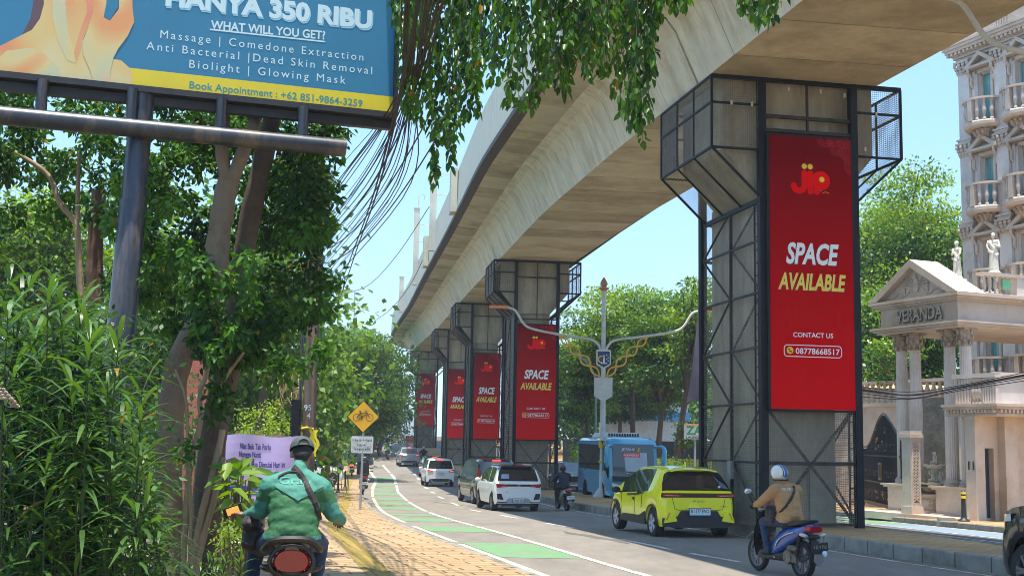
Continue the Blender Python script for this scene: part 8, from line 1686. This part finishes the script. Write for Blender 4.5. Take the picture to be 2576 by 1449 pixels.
# house walls behind the left plants
t = thing('red_wall_house', 'terracotta-coloured house wall glimpsed between the fig trunks', 'building', (-12, 40, zg(40))); mb = MB().use(M('wall_terracotta', (.42, .13, .08), r=.8, var=.2)); a, b = P(452, 1020, 31), P(505, 1020, 31); mb.box(((a.x+b.x)/2, 32, zg(31)+1.9), (b.x-a.x+.3, 2, 4.2)); obj('wall', mb, parent=t)
t = thing('board_fence', 'weathered board fence behind the hedge and banner', 'fence', (*P(690, 1100, 33.5).xy, zg(33))); mb = MB().use(M('boards', (.26, .20, .13), r=.9, var=.3)); a, b = P(520, 1080, 33.5), P(760, 1080, 34.5)
for i in range(26): p = a.lerp(b, i/25); mb.box((p.x, p.y, zg(34)+1.15), (.11, .03, 2.3+.12*math.sin(i*5)))
obj('boards', mb, parent=t)

# wear on the road: manhole covers, patched strips, litter of leaves
for px, py in ((1180, 1240), (1010, 1196)):
    q = G(px, py, .0); t = thing('manhole_cover', {1180: 'round iron manhole cover in the lane left of the white SUV', 1010: 'distant round iron manhole cover in the road'}[px], 'manhole cover', q); mb = MB().use(M('cast_iron', (.06, .055, .05), r=.7, var=.3, sc=20, bump=.6, bsc=60)); mb.lathe(q, [(.001, .012), (.30, .012), (.31, .004)], 24); obj('lid', mb, parent=t)
mP = M('asphalt_patch', (.115, .103, .094), r=.9, var=.12, sc=3, bump=.3, bsc=80)
for (a, b, c, d) in (((1120, 1236), (1320, 1262), .25, .9), ((1090, 1262), (1210, 1276), .3, .9), ((1420, 1338), (1580, 1364), .6, .8)):
    p, q = G(*a), G(*b); u = Vector((0, c, 0)); N = 8; mb = MB().use(mP); mb.grid([[Vector((w.x, w.y, zg(w.y)+.0035)) for w in (p.lerp(q, i/N)-u*(.8+.3*math.sin(i*2)), p.lerp(q, i/N)+u*(.8+.3*math.cos(i*1.7)))] for i in range(N+1)]); struct(obj('road_patch', mb))
lp, la, ln_ = [], [], []; rs = np.random.default_rng(17)
for i in range(420):
    Y = rs.uniform(11, 45); u = rs.random(); x = SL(Y)+(KL(Y)-SL(Y)-.2)*u**1.6; lp.append((x, Y, zg(Y)+.208)); a = rs.uniform(0, 6.28); la.append((math.cos(a), math.sin(a), .12)); ln_.append((rs.normal()*.2, rs.normal()*.2, 1))
o = leafmesh('fallen_leaves', lDry, None, lp, la, ln_, .075*(.6+.7*RNG.random(len(lp))), .035, RNG.random(len(lp)), 'oval'); struct(o, 'stuff', 'dry fallen leaves scattered on the pavement')

for i, dy in enumerate((-6, 0, 3, 9, 16)):
    w = smoothline([P(2080, 965+dy*1.5, 36), P(2210, 985+dy, 36.2), P(2300, 990+dy*.8+(i % 2)*4, 36.2), P(2420, 972+dy*.6, 36), P(2600, 938+dy, 35)], 5); m_ = MB().use(mCab); m_.tube(w, .022 if i in (1, 2) else .013, 5); tag(obj('overhead_cable', m_), 'dark cable sagging across the front of the portico columns', 'cable', 'cables in front of the portico')
# ------------------------------------------------------------------ light haze in the air
mb = MB(); mb.box((0, 90, 18), (440, 300, 44)); hz = obj('haze', mb); struct(hz, 'stuff', 'pale haze in the warm air')
mt = bpy.data.materials.new('haze_air'); mt.use_nodes = True; n = mt.node_tree.nodes; n.clear(); out = n.new('ShaderNodeOutputMaterial'); pv = n.new('ShaderNodeVolumePrincipled'); pv.inputs['Color'].default_value = (.86, .93, 1, 1); pv.inputs['Density'].default_value = .0006; pv.inputs['Anisotropy'].default_value = .2
mt.node_tree.links.new(pv.outputs[0], out.inputs['Volume']); hz.data.materials.append(mt)
S.cycles.volume_bounces = 0
bpy.data.batch_remove([o.data for o in _TMP]+_TMP)
